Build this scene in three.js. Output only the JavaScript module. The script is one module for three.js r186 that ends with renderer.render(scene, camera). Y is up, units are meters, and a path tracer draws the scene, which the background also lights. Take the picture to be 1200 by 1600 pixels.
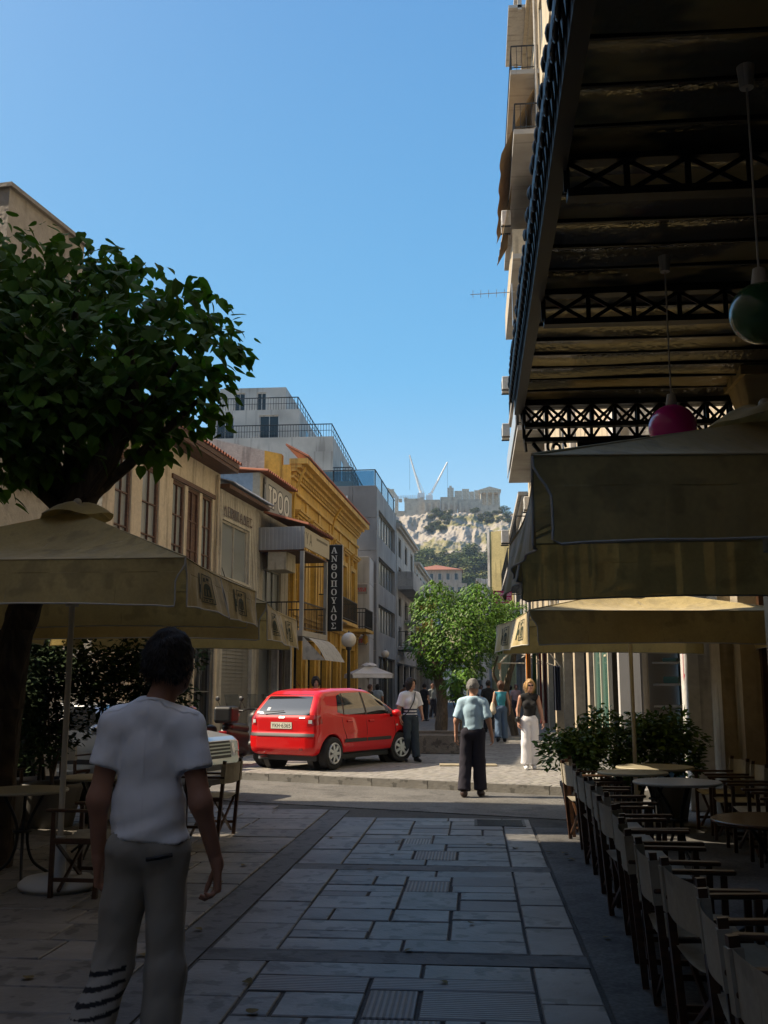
import * as THREE from 'three';
import { mergeGeometries } from 'three/addons/utils/BufferGeometryUtils.js';
import { RoundedBoxGeometry } from 'three/addons/geometries/RoundedBoxGeometry.js';

// ---------- camera, sky, sun, exposure ----------
const scene = new THREE.Scene();
const renderer = new THREE.WebGLRenderer({ antialias: true });
renderer.setSize(768, 1024);
renderer.toneMapping = THREE.LinearToneMapping;
renderer.toneMappingExposure = 1.65;
renderer.shadowMap.enabled = true;
const CAM_H = 1.58, PITCH = Math.atan(276 / 1600), YAW = Math.atan(142 / Math.hypot(1600, 276));
const camera = new THREE.PerspectiveCamera(2 * Math.atan(0.5) * 180 / Math.PI, 0.75, 0.05, 4000);
camera.rotation.order = 'YXZ';
camera.rotation.set(PITCH, YAW, 0);
camera.position.set(0, CAM_H, 0);
scene.add(camera);
// sun: from the left, square to the street, 44 degrees up
const SUN_EL = 44 * Math.PI / 180, SUN_AZ = 0.0;
const sunDir = new THREE.Vector3(-Math.cos(SUN_AZ) * Math.cos(SUN_EL), Math.sin(SUN_EL), -Math.sin(SUN_AZ) * Math.cos(SUN_EL));
const sun = new THREE.DirectionalLight(0xffeccf, 5);
sun.position.copy(sunDir).multiplyScalar(90).add(new THREE.Vector3(-2, 0, -25));
sun.target.position.set(-2, 0, -25);
sun.castShadow = true;
sun.shadow.mapSize.set(4096, 4096);
Object.assign(sun.shadow.camera, { left: -60, right: 60, top: 60, bottom: -60, near: 1, far: 400 });
scene.add(sun, sun.target);
{ // clear sky: deep blue overhead, paler to the horizon, whiter round the sun
  const W = 512, Hh = 256, data = new Float32Array(W * Hh * 4);
  const hor = [0.42, 0.585, 0.68], mid = [0.11, 0.315, 0.535], zen = [0.022, 0.115, 0.335];
  for (let j = 0; j < Hh; j++) {
    const el = ((j + 0.5) / Hh - 0.5) * Math.PI, s = Math.max(0, Math.sin(el));
    for (let i = 0; i < W; i++) {
      const az = ((i + 0.5) / W - 0.5) * 2 * Math.PI, k = (j * W + i) * 4;
      const d = new THREE.Vector3(Math.cos(el) * Math.cos(az), Math.sin(el), Math.cos(el) * Math.sin(az));
      const cs = Math.max(0, d.dot(sunDir)), g = 0.13 * cs * cs + 0.5 * Math.pow(cs, 8) + 1.6 * Math.pow(cs, 40);
      const a = Math.min(1, s / 0.30), b = Math.min(1, Math.max(0, (s - 0.30) / 0.6));
      const ea = a * a * (3 - 2 * a) * 0.5 + a * 0.5;
      for (let c = 0; c < 3; c++) {
        let v = hor[c] + (mid[c] - hor[c]) * ea; v += (zen[c] - v) * Math.pow(b, 0.8);
        data[k + c] = el < 0 ? hor[c] * [0.6, 0.5, 0.4][c] : v + g * [1, 0.95, 0.86][c];
      }
      data[k + 3] = 1;
    }
  }
  const sky = new THREE.DataTexture(data, W, Hh, THREE.RGBAFormat, THREE.FloatType);
  sky.mapping = THREE.EquirectangularReflectionMapping; sky.magFilter = sky.minFilter = THREE.LinearFilter;
  sky.wrapS = THREE.RepeatWrapping; sky.needsUpdate = true;
  scene.background = sky; scene.environment = sky;
}
scene.fog = new THREE.FogExp2(0xb9d0e6, 0.0003);

// ---------- helpers ----------
let seed = 7;
const rnd = () => { seed = (seed * 1664525 + 1013904223) >>> 0; return seed / 4294967296; };
const rr = (a, b) => a + (b - a) * rnd();
const V = (x, y, z) => new THREE.Vector3(x, y, z);
const names = new Map();
function numbered(n) { const k = names.get(n) || 0; names.set(n, k + 1); return k ? n + '_' + String(k).padStart(3, '0') : n; }
// a pixel of the 1200 x 1600 photograph gives a direction; a plane gives the distance
function ray(px, py) { return V((px - 600) / 1600, -(py - 800) / 1600, -1).applyEuler(camera.rotation); }
function onY(px, py, h = 0) { const r = ray(px, py); return r.multiplyScalar((h - CAM_H) / r.y).add(V(0, CAM_H, 0)); }
function onZ(px, py, z) { const r = ray(px, py); return r.multiplyScalar(z / r.z).add(V(0, CAM_H, 0)); }
function hash(x, y, s) { let h = (x * 374761393 + y * 668265263 + s * 974711) | 0; h = Math.imul(h ^ (h >>> 13), 1274126177); return ((h ^ (h >>> 16)) >>> 0) / 4294967296; }
function vnoise(x, y, p, s) { // tileable value noise, period p
  const xi = Math.floor(x), yi = Math.floor(y), fx = x - xi, fy = y - yi, m = (a) => ((a % p) + p) % p;
  const u = fx * fx * (3 - 2 * fx), v = fy * fy * (3 - 2 * fy);
  const a = hash(m(xi), m(yi), s), b = hash(m(xi + 1), m(yi), s), c = hash(m(xi), m(yi + 1), s), d = hash(m(xi + 1), m(yi + 1), s);
  return a + (b - a) * u + (c - a) * v + (a - b - c + d) * u * v;
}
function fbm(x, y, p, s, o = 4) { let t = 0, a = 0.5, n = 0; for (let i = 0; i < o; i++) { t += a * vnoise(x, y, p, s + i * 17); n += a; x *= 2; y *= 2; p *= 2; a *= 0.5; } return t / n; }
function n3(x, y, z) { return (fbm(x + z * 0.7, y, 4096, 3, 3) + fbm(y + 31.7 + x * 0.3, z, 4096, 9, 3)) / 2; }
function tex(size, fn, metres, srgb = true) { // fn(u,v) -> grey or [r,g,b], 0..1
  const d = new Uint8Array(size * size * 4);
  for (let j = 0; j < size; j++) for (let i = 0; i < size; i++) {
    const v = fn(i / size, j / size), k = (j * size + i) * 4;
    for (let c = 0; c < 3; c++) d[k + c] = 255 * Math.min(1, Math.max(0, typeof v === 'number' ? v : v[c]));
    d[k + 3] = 255;
  }
  const t = new THREE.DataTexture(d, size, size);
  t.wrapS = t.wrapT = THREE.RepeatWrapping; t.magFilter = THREE.LinearFilter; t.minFilter = THREE.LinearMipmapLinearFilter; t.generateMipmaps = true;
  t.repeat.set(1 / metres, 1 / metres); if (srgb) t.colorSpace = THREE.SRGBColorSpace; t.needsUpdate = true; return t;
}
const sst = (a, b, x) => { const t = Math.min(1, Math.max(0, (x - a) / (b - a))); return t * t * (3 - 2 * t); };
const T = {
  plaster: tex(512, (u, v) => 0.80 + 0.16 * fbm(u * 6, v * 6, 6, 1) + 0.10 * (fbm(u * 60, v * 60, 60, 2, 2) - 0.5) - 0.16 * sst(0.55, 0.8, fbm(u * 22, v * 3, 1e6 % 22 || 22, 5, 3)) , 4),
  plasterB: tex(256, (u, v) => fbm(u * 40, v * 40, 40, 8, 3), 1.2, false),
  concrete: tex(512, (u, v) => 0.74 + 0.26 * fbm(u * 5, v * 5, 5, 11, 5) - 0.10 * sst(0.58, 0.75, fbm(u * 30, v * 2, 30, 12, 2)), 5),
  stone: tex(512, (u, v) => 0.70 + 0.34 * fbm(u * 7, v * 7, 7, 21, 5) - 0.2 * sst(0.62, 0.72, fbm(u * 16, v * 16, 16, 25, 3)), 1.7),
  stoneB: tex(256, (u, v) => fbm(u * 24, v * 24, 24, 31, 4), 0.6, false),
  ribs: tex(256, (u, v) => (0.5 + 0.5 * Math.sin(u * Math.PI * 2 * 16)) * (0.8 + 0.4 * fbm(u * 8, v * 8, 8, 3)), 0.5, false),
  ribC: tex(256, (u, v) => 0.62 + 0.30 * sst(0.25, 0.6, 0.5 + 0.5 * Math.sin(u * Math.PI * 2 * 16)) + 0.12 * fbm(u * 9, v * 9, 9, 4), 0.5),
  asphalt: tex(512, (u, v) => 0.66 + 0.25 * fbm(u * 6, v * 6, 6, 41, 4) + 0.25 * (vnoise(u * 200, v * 200, 200, 43) - 0.5) - 0.12 * sst(0.6, 0.7, fbm(u * 11, v * 11, 11, 47)), 3),
  fabric: tex(256, (u, v) => 0.80 + 0.20 * fbm(u * 5, v * 5, 5, 51, 4) - 0.10 * sst(0.58, 0.72, fbm(u * 9, v * 9, 9, 59, 4)) + 0.05 * (vnoise(u * 120, v * 120, 120, 57) - 0.5), 1.5),
  fabricB: tex(256, (u, v) => fbm(u * 9, v * 5, 5 * 9, 53, 3), 0.8, false),
  wood: tex(256, (u, v) => 0.62 + 0.45 * fbm(u * 3, v * 40, 40 * 3, 61, 4), 0.7),
  bark: tex(256, (u, v) => 0.5 + 0.6 * fbm(u * 26, v * 5, 26 * 5, 71, 4), 0.7),
  rust: tex(512, (u, v) => { const a = fbm(u * 4, v * 10, 40, 81, 4), b = sst(0.47, 0.62, a); return [0.42 + 0.45 * b, 0.42 + 0.38 * b, 0.44 + 0.20 * b]; }, 3.1),
  rustR: tex(256, (u, v) => 0.28 + 0.5 * fbm(u * 6, v * 12, 72, 91, 4), 2.3, false),
  tiles: tex(128, (u, v) => 0.75 + 0.3 * fbm(u * 9, v * 9, 9, 95, 3), 1.1),
};
const mats = {};
function mat(key, col, rough = 0.85, o = {}) {
  if (mats[key]) return mats[key];
  const { t, b, bs, ...rest } = o;
  const m = new (rest.transmission || rest.clearcoat || rest.sheen ? THREE.MeshPhysicalMaterial : THREE.MeshStandardMaterial)({ roughness: rough, ...rest });
  if (Array.isArray(col)) m.color.setRGB(...col); else m.color.set(col);
  if (t) m.map = T[t];
  if (b) { m.bumpMap = T[b]; m.bumpScale = bs || 0.004; }
  return (mats[key] = m);
}
function boxUV(g) { // texture coordinates in metres, by the side a face points to
  const p = g.attributes.position; if (!g.attributes.normal) g.computeVertexNormals();
  const n = g.attributes.normal, uv = new Float32Array(p.count * 2);
  for (let i = 0; i < p.count; i++) {
    const x = p.getX(i), y = p.getY(i), z = p.getZ(i), ax = Math.abs(n.getX(i)), ay = Math.abs(n.getY(i)), az = Math.abs(n.getZ(i));
    if (ay >= ax && ay >= az) { uv[2 * i] = x; uv[2 * i + 1] = z; } else if (ax >= az) { uv[2 * i] = z; uv[2 * i + 1] = y; } else { uv[2 * i] = x; uv[2 * i + 1] = y; }
  }
  g.setAttribute('uv', new THREE.BufferAttribute(uv, 2)); return g;
}
function merged(gs) {
  if (!Array.isArray(gs)) return gs; if (gs.length === 1) return gs[0];
  const q = gs.map((g) => { const h = g.index ? g.toNonIndexed() : g; for (const k of Object.keys(h.attributes)) if (!['position', 'normal', 'uv', 'color'].includes(k)) h.deleteAttribute(k); return h; });
  const hasC = q.some((g) => g.attributes.color);
  for (const g of q) { if (!g.attributes.uv) g.setAttribute('uv', new THREE.BufferAttribute(new Float32Array(g.attributes.position.count * 2), 2)); if (hasC && !g.attributes.color) g.setAttribute('color', new THREE.BufferAttribute(new Float32Array(g.attributes.position.count * 3).fill(1), 3)); }
  return mergeGeometries(q, false);
}
function mesh(name, gs, m, parent = scene, keepUV = false) {
  const g = merged(gs); if (!keepUV && (m.map || m.bumpMap)) boxUV(g);
  const o = new THREE.Mesh(g, m); o.name = parent === scene ? numbered(name) : name; o.castShadow = o.receiveShadow = true; parent.add(o); return o;
}
function thing(name, label, category, p = [0, 0, 0], turn = 0, group) {
  const o = new THREE.Group(); o.name = numbered(name); scene.add(o); o.position.set(...p); o.rotation.y = turn;
  o.userData = { label, category }; if (group) o.userData.group = group; return o;
}
function tag(o, label, category, group) { o.userData = { label, category }; if (group) o.userData.group = group; return o; }
function struct(o) { o.userData = { kind: 'structure' }; return o; }
function dup(root, p, turn, label, group) {
  const r = root.clone(); r.name = numbered(root.name.replace(/_\d{3}$/, '')); scene.add(r); r.position.set(...p); r.rotation.y = turn;
  r.userData = { ...root.userData }; if (label) r.userData.label = label; if (group) r.userData.group = group; return r;
}
// geometries
const bx = (x0, x1, y0, y1, z0, z1) => new THREE.BoxGeometry(Math.abs(x1 - x0), Math.abs(y1 - y0), Math.abs(z1 - z0)).translate((x0 + x1) / 2, (y0 + y1) / 2, (z0 + z1) / 2);
const rbx = (x0, x1, y0, y1, z0, z1, r = 0.02, s = 2) => new RoundedBoxGeometry(Math.abs(x1 - x0), Math.abs(y1 - y0), Math.abs(z1 - z0), s, r).translate((x0 + x1) / 2, (y0 + y1) / 2, (z0 + z1) / 2);
function bar(a, b, r, n = 6, r2) { // round bar between two points
  const A = V(...a), B = V(...b), d = B.clone().sub(A), g = new THREE.CylinderGeometry(r2 ?? r, r, d.length(), n, 1);
  g.applyQuaternion(new THREE.Quaternion().setFromUnitVectors(V(0, 1, 0), d.clone().normalize())); return g.translate(...A.add(B).multiplyScalar(0.5).toArray());
}
function beam(a, b, w, h) { // square bar between two points
  const A = V(...a), B = V(...b), d = B.clone().sub(A), g = new THREE.BoxGeometry(w, d.length(), h);
  g.applyQuaternion(new THREE.Quaternion().setFromUnitVectors(V(0, 1, 0), d.clone().normalize())); return g.translate(...A.add(B).multiplyScalar(0.5).toArray());
}
function tube(pts, r, n = 24, k = 6) { return new THREE.TubeGeometry(new THREE.CatmullRomCurve3(pts.map((p) => V(...p))), n, r, k, false); }
function prism(pts, d) { const s = new THREE.Shape(pts.map((p) => new THREE.Vector2(...p))); return new THREE.ExtrudeGeometry(s, { depth: d, bevelEnabled: false }); }
function wallGeo(w, h, holes, t = 0.3, outline) { // wall in the x-y plane, front face at z = 0, with real openings
  const s = new THREE.Shape((outline || [[0, 0], [w, 0], [w, h], [0, h]]).map((p) => new THREE.Vector2(...p)));
  for (const [a, b, c, d] of holes) s.holes.push(new THREE.Path([[a, b], [a, d], [c, d], [c, b]].map((p) => new THREE.Vector2(...p))));
  return new THREE.ExtrudeGeometry(s, { depth: t, bevelEnabled: false }).translate(0, 0, -t);
}
function patch(f, nu, nv) { // surface from f(u,v) -> [x,y,z]
  const p = [], uv = [], ix = [];
  for (let j = 0; j <= nv; j++) for (let i = 0; i <= nu; i++) { p.push(...f(i / nu, j / nv)); uv.push(i / nu, j / nv); }
  for (let j = 0; j < nv; j++) for (let i = 0; i < nu; i++) { const a = j * (nu + 1) + i, b = a + 1, c = a + nu + 1, d = c + 1; ix.push(a, b, d, a, d, c); }
  const g = new THREE.BufferGeometry(); g.setAttribute('position', new THREE.Float32BufferAttribute(p, 3)); g.setAttribute('uv', new THREE.Float32BufferAttribute(uv, 2)); g.setIndex(ix); g.computeVertexNormals(); return g;
}
function canvasTex(w, h, draw) {
  const c = document.createElement('canvas'); c.width = w; c.height = h; draw(c.getContext('2d'), w, h);
  const t = new THREE.CanvasTexture(c); t.colorSpace = THREE.SRGBColorSpace; return t;
}
function printMat(w, h, draw, rough = 0.7, alpha = false) {
  const m = new THREE.MeshStandardMaterial({ roughness: rough, map: canvasTex(w, h, draw) }); if (alpha) { m.transparent = true; m.alphaTest = 0.5; } return m;
}

// ---------- materials ----------
const M = {
  glass: mat('glass', [0.015, 0.018, 0.02], 0.05, { metalness: 0 }),
  paneGrey: mat('paneGrey', [0.20, 0.225, 0.23], 0.25),
  dark: mat('interior', [0.46, 0.43, 0.38], 0.9),
  black: mat('black', [0.01, 0.01, 0.01], 0.45),
  iron: mat('iron', [0.02, 0.021, 0.022], 0.5, { metalness: 0.4 }),
  steel: mat('steel', [0.5, 0.5, 0.5], 0.3, { metalness: 0.9 }),
  canvas: mat('canvas', [0.60, 0.47, 0.19], 0.95, { t: 'fabric', b: 'fabricB', bs: 0.01, transmission: 0.3, thickness: 0, side: THREE.DoubleSide }),
  chairCloth: mat('chairCloth', [0.47, 0.43, 0.34], 0.95, { t: 'fabric', b: 'fabricB', bs: 0.008 }),
  chairWood: mat('chairWood', [0.085, 0.04, 0.02], 0.38, { t: 'wood' }),
  cream: mat('cream', [0.64, 0.56, 0.42], 0.9, { t: 'plaster', b: 'plasterB', bs: 0.004 }),
  beige: mat('beige', [0.60, 0.50, 0.35], 0.9, { t: 'plaster', b: 'plasterB', bs: 0.004 }),
  white: mat('white', [0.72, 0.70, 0.66], 0.85, { t: 'plaster', b: 'plasterB', bs: 0.003 }),
  plaster: mat('plaster', [0.58, 0.54, 0.48], 0.92, { t: 'plaster', b: 'plasterB', bs: 0.006 }),
  yellow: mat('yellow', [0.74, 0.455, 0.075], 0.85, { t: 'plaster', b: 'plasterB', bs: 0.003 }),
  yellowTrim: mat('yellowTrim', [0.78, 0.50, 0.115], 0.8, { t: 'plaster' }),
  concrete: mat('concrete', [0.44, 0.42, 0.39], 0.9, { t: 'concrete', b: 'plasterB', bs: 0.005 }),
  concreteLight: mat('concreteLight', [0.60, 0.57, 0.51], 0.9, { t: 'concrete', b: 'plasterB', bs: 0.005 }),
  greyClad: mat('greyClad', [0.20, 0.20, 0.205], 0.7, { t: 'concrete' }),
  whiteClad: mat('whiteClad', [0.60, 0.60, 0.60], 0.6, { t: 'concrete' }),
  roofTile: mat('roofTile', [0.36, 0.13, 0.07], 0.9, { t: 'tiles' }),
  brownWood: mat('brownWood', [0.13, 0.065, 0.04], 0.7, { t: 'wood' }),
  greenFrame: mat('greenFrame', [0.16, 0.16, 0.145], 0.6),
  sheet: mat('sheet', [0.42, 0.44, 0.46], 0.5, { t: 'concrete', metalness: 0.2 }),
  blueWall: mat('blueWall', [0.30, 0.40, 0.52], 0.8, { t: 'plaster' }),
  bark: mat('bark', [0.10, 0.075, 0.055], 0.95, { t: 'bark', b: 'bark', bs: 0.02 }),
  skin: mat('skin', [0.45, 0.24, 0.16], 0.6), skinDark: mat('skinDark', [0.34, 0.17, 0.11], 0.6),
};

// ---------- ground, road, paving ----------
const roadNear = (x) => -13.6 + 0.38 * x, kerbZ = (x) => -16.6 + 0.42 * x;
M.joint = mat('joint', [0.085, 0.082, 0.076], 0.95, { t: 'asphalt' });
M.band = mat('band', [0.125, 0.122, 0.118], 0.7, { t: 'stone', b: 'stoneB', bs: 0.003 });
M.strip = mat('strip', [0.15, 0.147, 0.14], 0.85, { t: 'asphalt', b: 'stoneB', bs: 0.003 });
M.road = mat('road', [0.20, 0.193, 0.178], 0.9, { t: 'asphalt', b: 'stoneB', bs: 0.004 });
M.kerb = mat('kerb', [0.26, 0.248, 0.222], 0.85, { t: 'stone', b: 'stoneB', bs: 0.004 });
M.path = mat('path', [0.245, 0.234, 0.214], 0.85, { t: 'stone', b: 'stoneB', bs: 0.003 });
M.slabs = [[0.245, 0.24, 0.227], [0.215, 0.212, 0.203], [0.275, 0.268, 0.25], [0.23, 0.22, 0.2]].map((c, i) => mat('slab' + i, c, 0.52, { t: 'stone', b: 'stoneB', bs: 0.0025 }));
M.ribbed = [[0.25, 0.245, 0.23], [0.215, 0.21, 0.20]].map((c, i) => mat('rib' + i, c, 0.55, { t: 'ribC', b: 'ribs', bs: 0.004 }));
M.leftSlabs = [[0.23, 0.215, 0.19], [0.205, 0.192, 0.172], [0.255, 0.235, 0.208]].map((c, i) => mat('lslab' + i, c, 0.6, { t: 'stone', b: 'stoneB', bs: 0.003 }));
{
  const g = new THREE.PlaneGeometry(3000, 3000).rotateX(-Math.PI / 2).translate(0, -0.09, -200);
  struct(mesh('ground', g, mat('soil', [0.20, 0.18, 0.14], 0.95, { t: 'asphalt' })));
  const flat = (pts, y0, y1) => prism(pts.map(([x, z]) => [x, -z]), y1 - y0).rotateX(-Math.PI / 2).translate(0, y0, 0);
  const pav = struct(mesh('pavement', flat([[-9, 8], [5, 8], [5, roadNear(5)], [-9, roadNear(-9)]], -0.08, -0.014), M.joint));
  struct(mesh('road', flat([[-60, roadNear(-60)], [40, roadNear(40)], [40, kerbZ(40)], [-60, kerbZ(-60)]], -0.08, -0.004), M.road));
  struct(mesh('footpath', flat([[-9, kerbZ(-9) - 0.16], [3, kerbZ(3) - 0.16], [3, -150], [-9, -150]], -0.08, 0.112), M.path));
  mesh('concrete_strip', bx(0.66, 3.3, -0.03, -0.003, 1.5, -12.4), M.strip, pav);
  // slab: a stone with slightly worn arris, set a hair higher or lower than its neighbours
  function slab(x0, x1, z0, z1, m, name = 'slab') {
    const w = x1 - x0, d = z1 - z0, c = 0.006, h = rr(-0.004, 0.004);
    const s = new THREE.BufferGeometry(), P = [], ix = [];
    for (const [y, e] of [[-0.03, 0], [-0.006 + h, 0], [h, c]]) P.push(-w / 2 + e, y, -d / 2 + e, w / 2 - e, y, -d / 2 + e, w / 2 - e, y, d / 2 - e, -w / 2 + e, y, d / 2 - e);
    for (let r = 0; r < 2; r++) for (let k = 0; k < 4; k++) { const a = r * 4 + k, b = r * 4 + (k + 1) % 4; ix.push(a, a + 4, b + 4, a, b + 4, b); }
    ix.push(8, 11, 10, 8, 10, 9); s.setAttribute('position', new THREE.Float32BufferAttribute(P, 3)); s.setIndex(ix);
    const g = s.toNonIndexed(); g.computeVertexNormals(); boxUV(g); const uv = g.attributes.uv, ou = rr(0, 9), ov = rr(0, 9);
    const sw = name === 'ribbed_slab' && d > w * 1.1; for (let i = 0; i < uv.count; i++) { const a = uv.getX(i) + ou, b = uv.getY(i) + ov; uv.setXY(i, sw ? a : (name === 'ribbed_slab' ? b : a), sw ? b : (name === 'ribbed_slab' ? a : b)); }
    const o = mesh(name, g, m, pav, true); o.position.set((x0 + x1) / 2, 0, (z0 + z1) / 2); o.rotation.set(rr(-0.005, 0.005), 0, rr(-0.005, 0.005));
  }
  function cut(x0, x1, z0, z1, k) {
    const w = x1 - x0, d = z1 - z0, stop = w * d < rr(0.10, 0.42) || (w < 0.5 && d < 0.5);
    if (stop && w < 1.3 && d < 0.8) {
      const gp = rr(0.007, 0.014), rib = rnd() < 0.2 && w * d < 0.3;
      slab(x0 + gp, x1 - gp, z0 + gp, z1 - gp, rib ? M.ribbed[rnd() < 0.5 ? 0 : 1] : M.slabs[Math.floor(rr(0, 3.99))], rib ? 'ribbed_slab' : 'slab'); return;
    }
    const f = [0.32, 0.42, 0.5, 0.6, 0.68][Math.floor(rr(0, 4.99))];
    if (w > d * (k ? 1.15 : 1.5)) { const m = x0 + w * f; cut(x0, m, z0, z1, !k); cut(m, x1, z0, z1, !k); } else { const m = z0 + d * f; cut(x0, x1, z0, m, !k); cut(x0, x1, m, z1, !k); }
  }
  const X0 = -1.66, X1 = 0.64;
  for (const [z0, z1] of [[-3.2, -0.6], [-6.32, -3.48], [-9.43, -6.6], [-13.15, -9.71]]) {
    // a border of large stones round a patchwork of small ones
    const e = 0.42, n = Math.round((z1 - z0) / 0.8);
    for (let k = 0; k < n; k++) { const a = z0 + (z1 - z0) * k / n, b = z0 + (z1 - z0) * (k + 1) / n; slab(X0 + 0.008, X0 + e - 0.008, a + 0.008, b - 0.008, M.slabs[Math.floor(rr(0, 3.99))]); slab(X1 - e * 0.8 + 0.008, X1 - 0.008, a + 0.008, b - 0.008, M.slabs[Math.floor(rr(0, 3.99))]); }
    for (const [a, b] of [[z0, z0 + 0.3], [z1 - 0.3, z1]]) { let x = X0 + e; while (x < X1 - e * 0.8 - 0.05) { let w = Math.min(rr(0.5, 0.95), X1 - e * 0.8 - x); if (X1 - e * 0.8 - x - w < 0.25) w = X1 - e * 0.8 - x; slab(x + 0.008, x + w - 0.008, a + 0.008, b - 0.008, M.slabs[Math.floor(rr(0, 3.99))]); x += w; } }
    cut(X0 + e, X1 - e * 0.8, z0 + 0.3, z1 - 0.3, false);
  }
  for (const z of [-3.34, -6.46, -9.57]) mesh('paving_band', bx(-1.66, 0.64, -0.03, -0.004, z - 0.125, z + 0.125), M.band, pav);
  mesh('paving_band', bx(-1.93, -1.675, -0.03, -0.0035, 1, -13.9), M.band, pav);
  for (let r = 0, z = -1; z > -15.4; r++) { // larger, plainer slabs on the left
    const d = rr(0.42, 0.6); let x = -1.945;
    while (x > -6.8) { const w = rr(0.6, 1.15); if (z - d > roadNear(x - w) + 0.25) slab(x - w + 0.008, x - 0.008, z - d + 0.008, z - 0.008, M.leftSlabs[Math.floor(rr(0, 2.99))]); x -= w; }
    z -= d;
  }
  const kerb = struct(thing('kerb')); delete kerb.userData.label;
  const ka = Math.atan2(0.42, 1), kp = [];
  for (let s = -9; s < 14; s += 1.02) kp.push(s);
  for (const s of kp) { const o = mesh('kerb_stone', bx(0, 1.01, -0.05, rr(0.118, 0.126), -0.147, 0), M.kerb, kerb); o.position.set(s * Math.cos(ka), 0, -16.6 + s * Math.sin(ka)); o.rotation.y = -ka; o.rotation.z = rr(-0.004, 0.004); }
  // small concrete blocks behind the kerb: far too small to tell apart singly
  const geo = rbx(-0.047, 0.047, -0.03, 0, -0.097, 0.097, 0.006, 1), list = [];
  for (let s = -6.5; s < 3.6; s += 0.1) for (let t = 0.18; t < 3.4; t += 0.2) { const c = Math.cos(ka), n = Math.sin(ka), o = (Math.abs(Math.round(s * 10)) % 2) * 0.1; const x = s * c + (t + o) * n, z = -16.6 + s * n - (t + o) * c; if (x < 2.9) list.push([x, z]); }
  const im = new THREE.InstancedMesh(geo, mat('paver', [0.265, 0.255, 0.235], 0.85), list.length), mm = new THREE.Matrix4(), col = new THREE.Color();
  list.forEach(([x, z], i) => { mm.makeRotationY(-ka); mm.setPosition(x, 0.120 + rr(-0.002, 0.002), z); im.setMatrixAt(i, mm); const q = rr(0.8, 1.12); im.setColorAt(i, col.setRGB(q, q * rr(0.97, 1.0), q * rr(0.93, 1))); });
  im.name = numbered('block_paving'); im.userData = { kind: 'stuff', label: 'small grey concrete block paving behind the kerb', category: 'paving' }; im.receiveShadow = true; scene.add(im);
  const dc = thing('drain_cover', 'dark metal ribbed drain cover set in the paving by the road', 'drain cover', [0.27, 0, -12.72]);
  mesh('frame', [bx(-0.3, 0.3, 0, 0.008, -0.3, -0.27), bx(-0.3, 0.3, 0, 0.008, 0.27, 0.3), bx(-0.3, -0.27, 0, 0.008, -0.27, 0.27), bx(0.27, 0.3, 0, 0.008, -0.27, 0.27)], M.iron, dc);
  const ribs = []; for (let k = -8; k <= 8; k++) ribs.push(bx(-0.265, 0.265, 0.004, 0.009, k * 0.03 - 0.008, k * 0.03 + 0.008)); mesh('lid', [bx(-0.268, 0.268, 0, 0.004, -0.268, 0.268), ...ribs], M.iron, dc);
  const pt = mesh('repair_plate', rbx(-0.75, 0.35, 0, 0.028, -0.22, 0.2, 0.01), mat('plate', [0.42, 0.36, 0.24], 0.85, { t: 'stone' })); pt.position.set(0.05, 0.12, -20.3); pt.rotation.y = 0.05; tag(pt, 'pale flat stone plate lying on the block paving beyond the kerb', 'plate');
}

// ---------- building kit ----------
function facade(name, label, p0, d, category = 'building') { // local x runs along the front, z points out to the street
  const t = thing(name, label, category, [p0[0], 0, p0[1]], Math.atan2(-d[1], d[0])), L = Math.hypot(...d);
  t.userData = { label, category };
  const n = [d[0] / L, d[1] / L];
  const at = (px, py, out = 0) => { const q = [p0[0] - n[1] * out, p0[1] + n[0] * out], r = ray(px, py), k = (q[0] * -n[1] + q[1] * n[0]) / (r.x * -n[1] + r.z * n[0]); return [(r.x * k - q[0]) * n[0] + (r.z * k - q[1]) * n[1], CAM_H + r.y * k]; };
  return [t, at];
}
function win(parent, x0, y0, x1, y1, o = {}) {
  const { nx = 2, ny = 2, fm = M.brownWood, gm = M.glass, dep = 0.13, sill, ft = 0.05, bt = 0.035, solid = [] , name = 'window'} = o;
  const fr = [bx(x0, x0 + ft, y0, y1, -dep, -dep + 0.06), bx(x1 - ft, x1, y0, y1, -dep, -dep + 0.06), bx(x0 + ft, x1 - ft, y1 - ft, y1, -dep, -dep + 0.06), bx(x0 + ft, x1 - ft, y0, y0 + ft, -dep, -dep + 0.06)];
  const gx = (x1 - x0 - 2 * ft), gy = (y1 - y0 - 2 * ft);
  for (let i = 1; i < nx; i++) { const x = x0 + ft + gx * i / nx; fr.push(bx(x - bt / 2, x + bt / 2, y0 + ft, y1 - ft, -dep, -dep + 0.05)); }
  for (let j = 1; j < ny; j++) { const y = y0 + ft + gy * j / ny; fr.push(bx(x0 + ft, x1 - ft, y - bt / 2, y + bt / 2, -dep + 0.002, -dep + 0.047)); }
  const w = mesh(name, fr, fm, parent);
  for (let i = 0; i < nx; i++) for (let j = 0; j < ny; j++) { const a = x0 + ft + gx * i / nx, b = a + gx / nx, c = y0 + ft + gy * j / ny, e = c + gy / ny, s = solid.includes(j); mesh(s ? 'panel' : 'pane', bx(a, b, c, e, -dep - 0.01, -dep + (s ? 0.02 : rr(0, 0.004))), s ? fm : gm, w); }
  if (sill) mesh('sill', bx(x0 - 0.06, x1 + 0.06, y0 - 0.07, y0, -dep, 0.06), sill, w);
  return w;
}
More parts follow.
